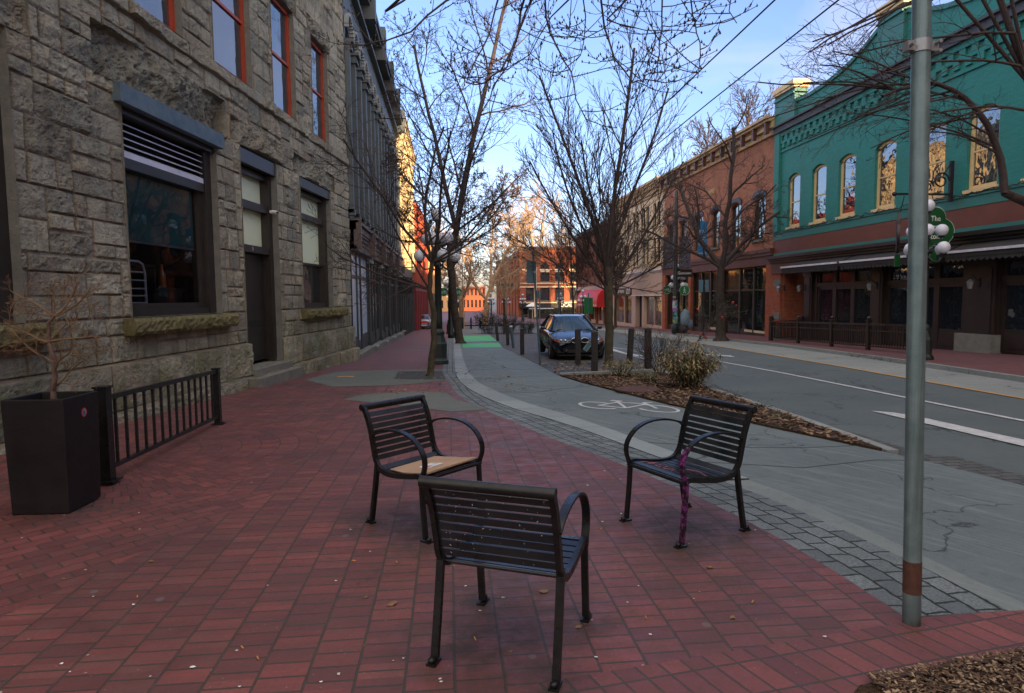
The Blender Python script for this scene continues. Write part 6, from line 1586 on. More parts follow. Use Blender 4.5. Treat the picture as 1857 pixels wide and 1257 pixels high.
round_sign('bicycle_sign', 'round green bicycle sign half hidden behind the left globe lamp post', (-.30, 39.1, 2.0), 0, .27, arm=.35)

# ------------------------------------------------------------------ banner pole with stickers
bp = thing('banner_pole', 'tall dark trolley pole with two banners and a lower part covered in stickers', 'pole', (14.95, 40.9, gz(40.9)))
mb = MB(); mb.lathe([(.22, 0), (.22, .5), (.15, .6), (.14, 5), (.11, 9.3), (.05, 9.4)], 14); mb.build('shaft', M['dark_green_metal'], bp)
def banner_mat():
    g = NG('dark_printed_banner'); v = g.obj(); n = g.noise(v, 2.2, 8, .7); n2 = g.n('TexVoronoi', Vector=v, Scale=2.6, _feature='DISTANCE_TO_EDGE')
    c = g.mix(g.mapr(n, .4, .6), (.02, .022, .035), (.10, .10, .14)); c = g.mix(g.mapr(n2.outputs['Distance'], .0, .04, .8, 0), c, (.25, .24, .28)); g.p(Base_Color=c, Roughness=.6); return g.m
M['banner'] = banner_mat()
for x0, x1 in ((-.85, -.18), (.22, 1.02)):
    mb = MB(); mb.box(x0, x1, -.012, .012, 4.35, 6.35); bn = mb.build('banner', M['banner'], bp)
    mb = MB(); mb.bar((0, 0, 6.38), (x1 if x0 > 0 else x0, 0, 6.38), .03, .03); mb.bar((0, 0, 4.32), (x1 if x0 > 0 else x0, 0, 4.32), .03, .03); mb.build('banner_arm', M['black_matte'], bp)
mb = MB(); mb.box(-.15, 1.15, -.02, .02, 3.75, 4.25); mb.build('name_plate', M['black_matte'], bp)
text_obj('lettering', 'Gastown', .26, M['paper'], bp, (.6, -.03, 4.0), (R(90), 0, 0), .003)
rgs = random.Random(12); scol = [(.02, .25, .35), (.45, .45, .5), (.10, .35, .25), (.25, .12, .40), (.04, .04, .05), (.02, .40, .50), (.35, .30, .10), (.5, .5, .5)]
SM = [pbr('sticker_%s' % n_, c, .5) for n_, c in zip(('teal', 'grey', 'green', 'purple', 'black', 'cyan', 'olive', 'white'), scol)]
for k in range(42):
    a = rgs.uniform(-2.8, -.2); z = rgs.uniform(.62, 2.4); w_ = rgs.uniform(.12, .3); h_ = rgs.uniform(.08, .22); r_ = .158+.0006*k; mb = MB(); n = 4
    v = [(r_*math.cos(a+w_/r_*(i/n-.5)), r_*math.sin(a+w_/r_*(i/n-.5)), z+j*h_) for j in (0, 1) for i in range(n+1)]
    mb.add(v, [(i, i+1, n+2+i, n+1+i) for i in range(n)]); mb.build('sticker', rgs.choice(SM), bp)
round_sign('pedestrian_sign', 'round green walking figure sign on the right of the banner pole', (15.5, 40.7, 2.0), R(-10), .34, True, arm=-.5)
round_sign('bicycle_sign', 'round green bicycle sign on the left of the banner pole', (14.35, 40.8, 2.05), R(15), .30, arm=.5)
bgm = [pbr('blue_bag_cloth', (.16, .24, .30), .8), pbr('dark_bag_cloth', (.03, .025, .03), .8)]
bg1 = thing('bundle', 'pale blue bundle of bags leaning against the sticker covered pole', 'bags', (15.55, 40.6, gz(40.6)))
def lump(mb, c, r_, s_, seed):
    g_ = random.Random(seed); n = 10; v = []
    for i in range(n+1):
        for k in range(14):
            th = math.pi*i/n; a = 2*math.pi*k/14; q = 1+g_.uniform(-.10, .10)
            v.append((c[0]+r_*s_[0]*q*math.sin(th)*math.cos(a), c[1]+r_*s_[1]*q*math.sin(th)*math.sin(a), c[2]+r_*s_[2]*q*math.cos(th)))
    mb.add(v, [(i*14+k, i*14+(k+1) % 14, (i+1)*14+(k+1) % 14, (i+1)*14+k) for i in range(n) for k in range(14)], 0, True)
mb = MB(); lump(mb, (0, 0, .95), .42, (.8, .7, 1.6), 1); lump(mb, (.28, 0, .6), .3, (.8, .8, 1.2), 2); mb.build('pale_bag', bgm[0], bg1)
mb = MB(); lump(mb, (-.15, -.1, .32), .3, (1, .8, 1.0), 3); mb.build('dark_bag', bgm[1], bg1)

# ------------------------------------------------------------------ bollards
b0 = thing('bollard', 'x', 'bollard')
mb = MB(); mb.box(-.07, .07, -.07, .07, 0, 1.02); mb.add([(-.07, -.07, 1.02), (.07, -.07, 1.02), (.07, .07, 1.02), (-.07, .07, 1.02), (0, 0, 1.055)], [(0, 1, 4), (1, 2, 4), (2, 3, 4), (3, 0, 4)]); mb.build('post', M['bollard_black'], b0)
mb = MB(); mb.box(-.074, .074, -.074, .074, .93, .955); mb.build('groove_band', M['black_matte'], b0)
for i, (x, y, lx, ly, s_, lab) in enumerate([(2.62, 22.75, 0, 0, .92, 'dark square bollard standing alone left of the parked car'), (3.66, 17.85, .0, 0, 1.0, 'dark square bollard covering the left grille of the parked car'),
        (3.60, 15.49, 0, 0, 1.0, 'dark square bollard in front of the right headlight of the parked car'), (5.22, 18.0, .06, 0, 1.0, 'dark square bollard just right of the tree by the car'),
        (5.06, 15.77, 0, 0, 1.06, 'dark square bollard rightmost, by the bare bush in the planting bed'), (2.60, 34.05, -.10, 0, .95, 'dark bollard leaning left at the far green stripe'), (2.72, 29.5, -.02, 0, .95, 'dark bollard at the end of the near green stripe'), (3.05, 40.0, -.12, 0, .9, 'small dark bollard leaning against the median planting')]):
    c = b0 if i == 0 else copy_tree(b0); c.location = (x, y, gz(y)); c.rotation_euler = (0, lx, ly); c.scale = (1, 1, s_); c['label'] = lab; c['group'] = 'square bollards along the bike lane'
M['blue_post'] = pbr('blue_grey_pipe', (.07, .12, .15), .5, .3)
sp = thing('pipe_post', 'slim blue grey pipe post leaning between the bollards at the green stripe', 'post', (2.75, 27.2, gz(27.2)), 0); sp.rotation_euler = (0, R(-6), 0)
mb = MB(); mb.tube([(0, 0, 0), (0, 0, .95)], .06, 12); mb.build('pipe', M['blue_post'], sp); mb = MB(); mb.tube([(0, 0, .9), (0, 0, .96)], .064, 12); mb.build('cap', M['paper'], sp)

# thin sign posts
def signpost(label, loc, h, lean, plate=None, r_=.03, mat=None):
    t = thing('sign_post', label, 'sign post', (loc[0], loc[1], gz(loc[1])))
    mb = MB(); mb.tube([(0, 0, 0), (lean*.5, 0, h*.5), (lean, 0, h)], r_, 10); mb.build('tube_post', mat or M['blue_post'], t)
    if plate:
        x0, x1, z0, z1 = plate[:4]; m_ = plate[4] if len(plate) > 4 else M['blue_post']; n_ = 4; rr_ = .03; pts = []
        for cx, cz, a0 in ((x1-rr_, z1-rr_, 0), (x0+rr_, z1-rr_, 90), (x0+rr_, z0+rr_, 180), (x1-rr_, z0+rr_, 270)):
            for k in range(n_+1): a = R(a0+90*k/n_); pts.append((cx+rr_*math.cos(a), r_+.004, cz+rr_*math.sin(a)))
        mb = MB(); mb.prism(pts, (0, .004, 0)); p_ = mb.build('sign_plate', m_, t)
        mb = MB(); mb.box(lean*.8-.03, lean*.8+.03, -r_-.01, r_+.004, (z0+z1)/2-.02, (z0+z1)/2+.02); mb.build('bracket', M['greymetal'], t)
    return t
signpost('thin leaning steel post with the back of a sign, left of the parked car', (2.61, 18.09), 3.28, -.20, (-.38, -.10, 2.35, 3.0))
signpost('thin post with small plate on the median before the orange brick side wing', (5.75, 40.0), 3.0, 0, (-.28, .1, 2.4, 2.9), .035, M['greymetal'])
signpost('thin steel post rising just behind the roof of the parked car', (5.45, 31.0), 3.7, -.05, (.25, .55, .0+1.0, 1.4, M['paper']), .04)
signpost('post with a green parking sign beside the red awning', (13.8, 62.0), 3.4, 0, (-.45, .45, 1.3, 2.9, M['sign_round']), .05)
signpost('post with a small blue plate in front of the brick building shop window', (14.9, 36.0), 3.3, 0, (-.3, .3, 2.6, 3.3, pbr('pale_blue_plate', (.14, .26, .36), .5)), .05, M['brown_wood'])
st_ = thing('street_name_sign', 'street name blade on a pole at the edge of the square', 'sign', (5.3, 58, gz(58)))
mb = MB(); mb.tube([(0, 0, 0), (0, 0, 4.2)], .05, 8); mb.build('tube_post', M['greymetal'], st_); mb = MB(); mb.box(-.8, .6, -.02, .02, 3.9, 4.15); mb.build('name_blade', M['dark_green_metal'], st_)

# ------------------------------------------------------------------ patio fence and planter in the left foreground
fn = thing('metal_fence', 'low black metal fence with upright bars beside the planter', 'fence', (-3.05, 5.9, 0))
A = Vector((-3.14, 6.05, 0)); B = Vector((-3.26, 9.2, gz(9.2))); L_ = A
def rel(p): return Vector(p)-Vector((-3.05, 5.9, 0))
for p, w_, h_ in ((A, .10, .86), (B, .08, .78)):
    q = rel(p); mb = MB(); mb.box(q.x-w_/2, q.x+w_/2, q.y-w_/2, q.y+w_/2, q.z, q.z+h_); pt = mb.build('post', M['black_metal'], fn)
    mb = MB(); mb.box(q.x-w_/2-.012, q.x+w_/2+.012, q.y-w_/2-.012, q.y+w_/2+.012, q.z+h_, q.z+h_+.018); mb.build('post_cap', M['black_metal'], pt)
    mb = MB(); mb.box(q.x-w_/2-.04, q.x+w_/2+.04, q.y-w_/2-.04, q.y+w_/2+.04, q.z, q.z+.012); mb.tube([(q.x+w_/2+.02, q.y, q.z), (q.x+w_/2+.02, q.y, q.z+.03)], .012, 8); mb.build('base_plate', M['black_metal'], pt)
uz = Vector((0, 0, 1))
for nm, z, hh in (('top_rail', .765, .045), ('bottom_rail', .115, .035)):
    mb = MB(); mb.bar(rel(A)+uz*(z if z > .5 else z), rel(B)+uz*(z*.98), .045, hh); mb.build(nm, M['black_metal'], fn)
for k in range(1, 15):
    p = rel(A.lerp(B, k/15.0)); mb = MB(); mb.box(p.x-.012, p.x+.012, p.y-.012, p.y+.012, p.z+.12, p.z+.755); mb.build('baluster', M['black_metal'], fn)
# planter: square tub
pl = thing('planter', 'big black square planter with a round red sticker', 'planter', (-3.17, 5.36, 0), R(-2))
hw = .225
mb = MB(); t_ = .022
def ring(r_, z): return [(-r_, -r_, z), (r_, -r_, z), (r_, r_, z), (-r_, r_, z)]
lo, hi, inn, bot = ring(hw-.012, 0), ring(hw+.006, .90), ring(hw-.02, .90), ring(hw-.03, .78)
mb.add(lo+hi+inn+bot, [(3, 2, 1, 0)]+[(k, (k+1) % 4, 4+(k+1) % 4, 4+k) for k in range(4)]+[(4+k, 4+(k+1) % 4, 8+(k+1) % 4, 8+k) for k in range(4)]+[(8+k, 8+(k+1) % 4, 12+(k+1) % 4, 12+k) for k in range(4)])
tub = mb.build('tub', M['planter_black'], pl); bvm = tub.modifiers.new('b', 'BEVEL'); bvm.width = .006; bvm.segments = 2
mb = MB(); mb.add(ring(hw-.028, .82), [(0, 1, 2, 3)]); mb.build('soil', M['soil'], pl)
outn = Vector((1, 0, -.02)).normalized(); tang = Vector((0, 1, 0)); upv = Vector((.02, 0, 1)).normalized(); cc = Vector((hw+.0055, .02, .755))
def disc(c, r_, n=20): return [c+tang*(r_*math.cos(2*math.pi*k/n))+upv*(r_*math.sin(2*math.pi*k/n)) for k in range(n)]
M['sticker_red'] = pbr('sticker_red', (.55, .04, .03), .5); M['sticker_blue'] = pbr('sticker_blue', (.12, .35, .50), .5, 0, (.03, .04, .05), 18)
mb = MB(); mb.prism(disc(cc, .036), outn*.001); st = mb.build('sticker', M['sticker_red'], pl); mb = MB(); mb.prism(disc(cc+outn*.0012, .026), outn*.0006); mb.build('sticker_centre', M['sticker_blue'], st)
# small fine-twigged shrub growing in the planter
PS = dict(lev=3, seg=[5, 5, 4, 3], jit=[.12, .12, .12, .12], up=[.03, .0, .0, .0], sides=[5, 4, 3, 3], kids=[5, 5, 4], t0=[.2, .1, .1], ang=[50, 40, 36], len=[.62, .55, .5], rr=[.55, .5, .6], rmin=.0016)
M['twig_pale'] = pbr('pale_dry_twig', (.15, .085, .045), .85, 0, (.22, .14, .07), 10)
M['shrub_bark'] = pbr('shrub_bark', (.10, .06, .045), .9, 0, (.16, .10, .075), 20, .5, 60)
ps = tree('small_tree', 'small bare fine twigged tree growing in the black planter', (-3.13, 5.34, .81), [(0, 0, 0), (-.03, .02, .15), (.02, 0, .35), (-.03, 0, .52), (.03, 0, .72)], [.022, .02, .018, .015, .012],
     [(1, (.9, .3, .25), 0.328, .008), (2, (-.9, -.2, .3), 0.390, .009), (2, (.8, -.4, .3), 0.351, .008), (3, (-1, .1, .25), 0.429, .010), (3, (.95, .2, .3), 0.390, .009), (4, (-.7, -.3, .6), 0.351, .009), (4, (.7, .2, .6), 0.328, .009), (4, (.0, .2, 1), 0.250, .008), (3, (-.3, .9, .3), 0.312, .008), (4, (.9, -.5, .1), 0.429, .008), (4, (-.95, .3, .1), 0.390, .008)],
     PS, 15, M['shrub_bark'], M['twig_pale'])

# ------------------------------------------------------------------ planting bed
def leaf_clump(name, label, loc, n, rad, h, cols, cat='plant', seed=1, stems=40, blade=(.16, .02), droop=.7, dens=1.0, stemmat=None):
    """bamboo-like plant: stems with long thin leaves hanging from them"""
    t = thing(name, label, cat, loc); rg = random.Random(seed); sm_ = MB(); lf = MB(); tips = []
    for _ in range(stems):
        a = rg.random()*6.28; r0 = rad*.45*rg.random(); r1 = rad*math.sqrt(rg.random())
        b = Vector((r0*math.cos(a), r0*math.sin(a), 0)); top_ = Vector((r1*math.cos(a), r1*math.sin(a), h*rg.uniform(.55, 1.0)*(1-.45*(r1/rad)**2)))
        mid = b.lerp(top_, .5)+Vector((0, 0, .12*h)); pts = sm([b, mid, top_], 4); sm_.tube(pts, [.006*(1-.6*i/len(pts)) for i in range(len(pts))], 3, caps=False)
        tips += pts[1:]+pts[3:]
    for _ in range(n):
        p = rg.choice(tips)+Vector((rg.gauss(0, .05), rg.gauss(0, .05), rg.gauss(0, .06))); p.z = max(.02, p.z)
        a = rg.random()*6.28; L = blade[0]*rg.uniform(.6, 1.3); w_ = blade[1]*rg.uniform(.7, 1.2); d = Vector((math.cos(a), math.sin(a), rg.uniform(-.2, .7))).normalized()
        s_ = d.cross(Vector((0, 0, 1))).normalized(); e = Vector((d.x, d.y, -droop)).normalized()
        m1 = p+d*L*.45; m2 = m1+e*L*.55
        v = [p, m1+s_*w_*.5, m1-s_*w_*.5, m2]; lf.add(v, [(0, 1, 2), (1, 3, 2)], rg.choices(range(len(cols)), [c[1] for c in cols])[0])
    sm_.build('stems', stemmat or M['twig'], t); lf.build('leaves', [c[0] for c in cols], t)
    return t
LG = pbr('green_bamboo_leaf', (.055, .085, .022), .6); LY = pbr('straw_bamboo_leaf', (.27, .19, .085), .7); LB = pbr('brown_dead_leaf', (.10, .055, .025), .8); LD = pbr('dark_green_leaf', (.025, .045, .014), .6); LP = pbr('pale_leaf', (.36, .29, .15), .7)
leaf_clump('bamboo_shrub', 'big straw and green dwarf bamboo clump in the planting bed', (4.72, 12.1, gz(12.1)), 3600, .62, 1.0, [(LG, 3), (LY, 4), (LB, 3), (LP, 1.5)], 'shrub', 2, 90, (.17, .024))
leaf_clump('grass_tuft', 'straw coloured grass tuft at the foot of the bollards', (3.95, 14.3, gz(14.3)), 520, .42, .55, [(LG, 3), (LY, 3), (LP, 1)], 'plant', 4, 34, (.17, .016))
leaf_clump('grass_tuft', 'low green tuft between the bollards and the bamboo clump', (4.25, 13.2, gz(13.2)), 320, .34, .30, [(LG, 5), (LY, 3)], 'plant', 6, 24, (.13, .016))
for i, (x, y) in enumerate([(4.86, 9.4), (5.0, 10.6), (4.6, 8.4)]):
    leaf_clump('moss_tuft', ('small green weed tuft by the bed kerb, middle of three', 'small green weed tuft by the bed kerb nearest the bamboo', 'small green weed tuft by the bed kerb nearest the seats')[i], (x, y, gz(y)), 110, .20, .07, [(LG, 4), (LD, 2)], 'plant', 20+i, 12, (.05, .012))
# dead leaf skirt under the bamboo
PB2 = dict(lev=2, seg=[5, 4, 3], jit=[.10, .14, .14], up=[.04, .05, .03], sides=[4, 3, 3], kids=[7, 5], t0=[.2, .2], ang=[34, 36], len=[.5, .5], rr=[.6, .65], rmin=.0028)
bsh = thing('bare_bush', 'leafless grey bush behind the bamboo clump', 'bush', (4.85, 14.2, gz(14.2))); cm = MB(); rgb = random.Random(31)
for k in range(16): a = rgb.random()*6.28; grow(cm, Vector((.04*math.cos(a), .04*math.sin(a), 0)), Vector((math.cos(a)*.65, math.sin(a)*.65, 1)).normalized(), rgb.uniform(.8, 1.25), .010, 0, PB2, rgb)
cm.build('stems', M['twig'], bsh)
rsb = thing('rose_bush', 'leaning stem with small red blooms above the bamboo clump', 'bush', (5.35, 13.6, gz(13.6))); cm = MB(); rgb = random.Random(9)
q = sm([(0, 0, 0), (.05, 0, .6), (.25, 0, 1.0), (.52, 0, 1.32), (.75, 0, 1.55)], 4); cm.tube(q, [.016*(1-.5*i/len(q)) for i in range(len(q))], 5, caps=False)
tips = []
for k in range(14): p = rgb.choice(q[6:]); grow(cm, p, Vector((rgb.uniform(-.6, 1), rgb.uniform(-.5, .5), rgb.uniform(-.2, .9))).normalized(), rgb.uniform(.3, .6), .005, 0, PB2, rgb, tips)
cm.build('stems', M['twig'], rsb); lf = MB(); fl_ = MB()
for k in range(420):
    p = rgb.choice(tips)+Vector([rgb.gauss(0, .03) for _ in range(3)]); u = Vector([rgb.gauss(0, 1) for _ in range(3)]).normalized()*.02; v_ = u.cross(Vector([rgb.gauss(0, 1) for _ in range(3)])).normalized()*.012
    lf.add([p-u, p+v_, p+u, p-v_], [(0, 1, 2, 3)])
for k in range(9): p = rgb.choice(tips); fl_.ball(p, rgb.uniform(.018, .032), 6)
lf.build('leaves', LD, rsb); fl_.build('blooms', pbr('red_bloom', (.45, .015, .012), .6), rsb)
mh = thing('manhole_cover', 'round brown iron cover half buried in the bark of the planting bed', 'manhole cover', (3.55, 11.7, gz(11.7)+.02))
mb = MB(); mb.lathe([(.42, 0), (.42, .03), (.38, .035), (.36, .03)], 32, (0, 0, 0), smooth=False); mb.build('lid', M['rust'], mh)
# bark chips
def chips(name, n, area, seed, mats, kind='stuff', dz=0.0, s0=.018):
    rg = random.Random(seed); mb = MB()
    for _ in range(n):
        x, y = area(rg); z = gz(y)+.018+rg.uniform(0, .022)+dz; a = rg.random()*6.28; L = rg.uniform(s0*.6, s0*1.9); w_ = L*rg.uniform(.25, .6); t_ = rg.uniform(-.35, .35)
        d = Vector((math.cos(a), math.sin(a), t_))*L; s_ = Vector((-math.sin(a), math.cos(a), rg.uniform(-.4, .4)))*w_; c = Vector((x, y, z))
        mb.add([c-d-s_, c+d-s_, c+d+s_, c-d+s_], [(0, 1, 2, 3)], rg.randrange(len(mats)))
    o = mb.build(name, mats, None); props(o, kind=kind); return o
CH = [pbr('bark_chip_dark', (.045, .026, .016), .95), pbr('bark_chip_mid', (.11, .062, .034), .95), pbr('bark_chip_light', (.22, .14, .08), .9), pbr('bark_chip_tan', (.32, .22, .13), .9)]
def bed_area(rg):
    while True:
        y = rg.uniform(6.5, 14.8); a = interp(laneR, y); b = interp(bedR, y)-.13
        if rg.random() < (b-a)/3: return rg.uniform(a, b), y
chips('bark_chips', 5200, bed_area, 3, CH[:3], s0=.022)
# mulch corner at the lower right
corner = [(1.60, 2.32), (1.70, 2.40), (2.18, 2.475), (2.57, 2.53), (3.6, 2.67), (6, 2.98), (6, -2), (1.9, -2)]
poly('tree_pit_mulch', corner, .006, M['mulch'])
def corner_area(rg):
    x = rg.uniform(1.75, 3.6); return x, min(2.43+(x-1.72)*.135-.01, 2.55)-rg.random()**1.5*1.4
chips('bark_chips', 15000, corner_area, 5, [CH[0], CH[1], CH[1], CH[2], CH[0], CH[3]], s0=.0068)

# ------------------------------------------------------------------ parked car
M['car_paint'] = pbr('navy_black_car_paint', (.004, .007, .015), .25, .2, None, 1, 0, 25, .5, 0, .01, .35)
M['car_glass'] = glassmat('car_glass', (.010, .035, .04), 1.75, .03, .0)
M['tyre'] = pbr('tyre_rubber', (.012, .012, .012), .8); M['chrome'] = pbr('chrome', (.55, .56, .58), .15, .95); M['headlamp'] = pbr('headlamp_glass', (.16, .19, .20), .08, .2); M['indicator'] = pbr('amber_indicator', (.50, .09, .01), .15)
M['plastic'] = pbr('black_bumper_plastic', (.010, .011, .013), .4)
def make_car(label, loc, rz, paint):
    """saloon; nose at y=0 facing -y, tail at y=4.47"""
    t = thing('parked_car', label, 'car', loc, rz)
    def sec(y, w_, zb_, zs, zt, tw):      # half section right side: bottom, sill, flank, shoulder, top edge, crown
        return [(0, zb_), (w_*.80, zb_), (w_*.94, zb_+.08), (w_, (zb_+zs)*.52), (w_*.985, zs-.04), (w_*.93, zs), (tw, zt-.015), (tw*.5, zt+.008), (0, zt+.012)]
    st = [(0, .60, .30, .50, .58, .45), (.03, .70, .24, .56, .64, .52), (.12, .79, .20, .62, .69, .58), (.35, .845, .18, .68, .76, .62), (.8, .868, .17, .76, .85, .64), (1.25, .870, .17, .83, .92, .66), (1.45, .870, .17, .86, .945, .66), (2.2, .870, .17, .90, .95, .66), (3.2, .870, .17, .92, .96, .66), (3.75, .868, .18, .93, 1.0, .64), (4.2, .84, .22, .92, .995, .62), (4.40, .77, .28, .88, .96, .58), (4.47, .68, .36, .78, .86, .5)]
    rows = []
    for s_ in st:
        h_ = sec(*s_); full = [(x, s_[0], z) for x, z in h_]+[(-x, s_[0], z) for x, z in h_[-2:0:-1]]; rows.append(full)
    n = len(rows[0]); mb = MB(); mb.add([p for r_ in rows for p in r_], [(i*n+k, i*n+(k+1) % n, (i+1)*n+(k+1) % n, (i+1)*n+k) for i in range(len(rows)-1) for k in range(n)]+[tuple(range(n)), tuple(range((len(rows)-1)*n, len(rows)*n))[::-1]], 0, True)
    o = mb.build('body', paint, t); md = o.modifiers.new('s', 'SUBSURF'); md.levels = 2; md.render_levels = 2
    # greenhouse
    gh = [(.90, 1.20, 4.05, .775), (1.16, 1.66, 3.58, .665), (1.36, 2.10, 3.10, .545), (1.405, 2.35, 2.95, .46)]; rows = []
    for z, y0, y1, w_ in gh:
        rows.append([(-w_*.86, y0+.0, z), (-w_*.4, y0-.07, z+.005), (w_*.4, y0-.07, z+.005), (w_*.86, y0, z), (w_, y0+.18, z), (w_, (y0+y1)/2, z), (w_, y1-.18, z), (w_*.86, y1, z), (w_*.4, y1+.05, z), (-w_*.4, y1+.05, z), (-w_*.86, y1, z), (-w_, y1-.18, z), (-w_, (y0+y1)/2, z), (-w_, y0+.18, z)])
    n = 14; V_ = [p for r_ in rows for p in r_]; F_ = [(i*n+k, i*n+(k+1) % n, (i+1)*n+(k+1) % n, (i+1)*n+k) for i in range(2) for k in range(n)]
    mb = MB(); mb.add(V_, F_, 0, True); mb.build('windows', M['car_glass'], t)
    mb = MB(); mb.add(V_, [(2*n+k, 2*n+(k+1) % n, 3*n+(k+1) % n, 3*n+k) for k in range(n)]+[tuple(range(3*n, 4*n))], 0, True); mb.build('roof', paint, t)
    for sx in (-1, 1):
        mb = MB(); mb.tube([(sx*.80, 1.22, .90), (sx*.645, 1.70, 1.165), (sx*.53, 2.12, 1.365)], .036, 8); mb.build('windscreen_pillar', paint, t)
        mb = MB(); mb.bar((sx*.775, 2.55, .92), (sx*.555, 2.5, 1.37), .09, .02, up=(1, 0, 0)); mb.build('door_pillar', M['plastic'], t)
        mb = MB(); mb.bar((sx*.75, 3.92, .92), (sx*.52, 3.06, 1.37), .12, .05, up=(1, 0, 0)); mb.build('rear_pillar', paint, t)
        mb = MB(); mb.tube([(sx*.55, 2.05, 1.37), (sx*.56, 2.6, 1.39), (sx*.55, 3.1, 1.37)], .03, 8); mb.build('roof_rail', paint, t)
        # headlamp cluster
        h_ = MB(); h_.prism([(sx*.36, .045, .585), (sx*.70, .10, .60), (sx*.775, .28, .66), (sx*.70, .17, .70), (sx*.38, .10, .695)], (0, -.045, .0)); hl = h_.build('headlight', M['headlamp'], t)
        mb = MB(); mb.ball((sx*.46, .055, .645), .052, 10); mb.ball((sx*.59, .075, .650), .052, 10); mb.build('lens', M['chrome'], hl)
        mb = MB(); mb.prism([(sx*.665, .08, .60), (sx*.775, .20, .64), (sx*.79, .26, .69), (sx*.68, .10, .70)], (0, -.05, 0)); mb.build('indicator', M['indicator'], hl)
        # kidney grille
        kx = sx*.155; pts = [(kx+.125*math.cos(2*math.pi*k/20)*(1-.12*abs(math.sin(2*math.pi*k/20))), .012, .655+.078*(abs(math.sin(2*math.pi*k/20))**.7)*(1 if math.sin(2*math.pi*k/20) > 0 else -1)) for k in range(21)]
        mb = MB(); mb.prism(pts[:-1], (0, .06, 0)); gr = mb.build('grille', M['black_matte'], t); mb = MB(); mb.tube([(a, b-.006, c) for a, b, c in pts], .014, 6, caps=False); mb.build('chrome_surround', M['chrome'], gr)
        mb = MB()
        for k in range(6): mb.box(kx-.09+k*.033, kx-.082+k*.033, -.0, .01, .60, .71)
        mb.build('grille_bars', M['plastic'], gr)
        # wing mirror
        mb = MB(); mb.ball((sx*.98, 1.62, .98), .085, 10, 0, .72); mb.bar((sx*.84, 1.60, .94), (sx*.94, 1.61, .96), .05, .04); mb.build('wing_mirror', M['plastic'], t)
        # fog lamp
        mb = MB(); mb.tube([(sx*.60, .03, .335), (sx*.60, .10, .335)], .055, 14); fg = mb.build('fog_lamp', M['headlamp'], t); mb = MB(); mb.tube([(sx*.60, .0, .335), (sx*.60, .06, .335)], .07, 14); mb.build('fog_lamp_housing', M['plastic'], fg) if False else None
        for y_, nm in ((.78, 'wheel'), (3.50, 'wheel')):
            mb = MB(); c = (sx*.78, y_, .31); prof_ = [(.20, -.10), (.29, -.105), (.312, -.07), (.315, 0), (.312, .07), (.29, .105), (.20, .10)]
            N = 28; v = [(c[0]+o_, c[1]+r_*math.cos(2*math.pi*k/N), c[2]+r_*math.sin(2*math.pi*k/N)) for r_, o_ in prof_ for k in range(N)]
            mb.add(v, [(i*N+k, i*N+(k+1) % N, (i+1)*N+(k+1) % N, (i+1)*N+k) for i in range(len(prof_)-1) for k in range(N)], 0, True); wh = mb.build(nm, M['tyre'], t)
            mb = MB(); mb.tube([(c[0]+sx*.06, c[1], c[2]), (c[0]+sx*.075, c[1], c[2])], .20, 24, smooth=False)
            for k in range(8): a = 2*math.pi*k/8; mb.bar((c[0]+sx*.09, c[1], c[2]), (c[0]+sx*.085, c[1]+.2*math.cos(a), c[2]+.2*math.sin(a)), .035, .02, up=(1, 0, 0))
            mb.build('rim', M['greymetal'], wh)
            mb = MB(); mb.tube([(sx*.864, c[1]+.36*math.cos(math.pi*k/14), c[2]+.36*math.sin(math.pi*k/14)) for k in range(15)], .022, 6); mb.build('wheel_arch', M['plastic'], wh)
        # door seams and handles
        mb = MB()
        for y_ in (1.55, 2.6, 3.45): mb.box(sx*.868, sx*.877, y_, y_+.008, .30, .86)
        mb.box(sx*.868, sx*.884, 1.3, 3.6, .50, .53); mb.build('door_seams', M['plastic'], t)
    # bumper, intake, plate
    mb = MB(); mb.prism([(-.64, -.015, .50), (.64, -.015, .50), (.70, .03, .47), (.70, .03, .42), (-.70, .03, .42), (-.70, .03, .47)], (0, .10, 0)); mb.build('bumper_strip', M['plastic'], t)
    mb = MB(); mb.box(-.40, .40, -.005, .06, .27, .38); mb.box(-.72, -.46, .03, .10, .26, .39); mb.box(.46, .72, .03, .10, .26, .39); mb.build('air_intake', M['black_matte'], t)
    mb = MB(); mb.prism([(-.66, -.01, .17), (.66, -.01, .17), (.74, .10, .22), (-.74, .10, .22)], (0, 0, .03)); mb.build('front_lip', M['plastic'], t)
    mb = MB(); c = Vector((.24, -.03, .46)); d = Vector((math.cos(R(52)), 0, math.sin(R(52)))); u = Vector((-d.z, 0, d.x)); mb.prism([c-d*.155-u*.08, c+d*.155-u*.08, c+d*.155+u*.08, c-d*.155+u*.08], (0, .006, 0)); npl = mb.build('number_plate', pbr('plate_teal_white', (.20, .30, .32), .5), t)
    npl['label'] = 'number plate hanging crooked'
    mb = MB()
    for k in range(6): q = c+d*(-.11+k*.044); mb.prism([q-d*.012-u*.035, q+d*.012-u*.035, q+d*.012+u*.035, q-d*.012+u*.035], (0, -.003, 0))
    mb.build('plate_characters', pbr('plate_blue', (.02, .06, .14), .5), npl)
    mb = MB(); mb.tube([(0, .10, .735), (0, .085, .742)], .038, 14); mb.build('bonnet_badge', M['headlamp'], t)
    mb = MB(); mb.bar((-.30, .95, .905), (-.36, 1.25, .93), .01, .006); mb.bar((.30, .95, .905), (.36, 1.25, .93), .01, .006); mb.build('bonnet_crease', paint, t)
    mb = MB(); mb.bar((-.60, 1.20, .935), (-.05, 1.27, .96), .018, .014); mb.bar((.05, 1.16, .935), (.60, 1.25, .955), .018, .014); mb.build('wiper', M['plastic'], t)
    mb = MB(); mb.box(-.66, .66, 4.43, 4.48, .62, .78); mb.build('tail_light_panel', M['sticker_red'], t)
    return t
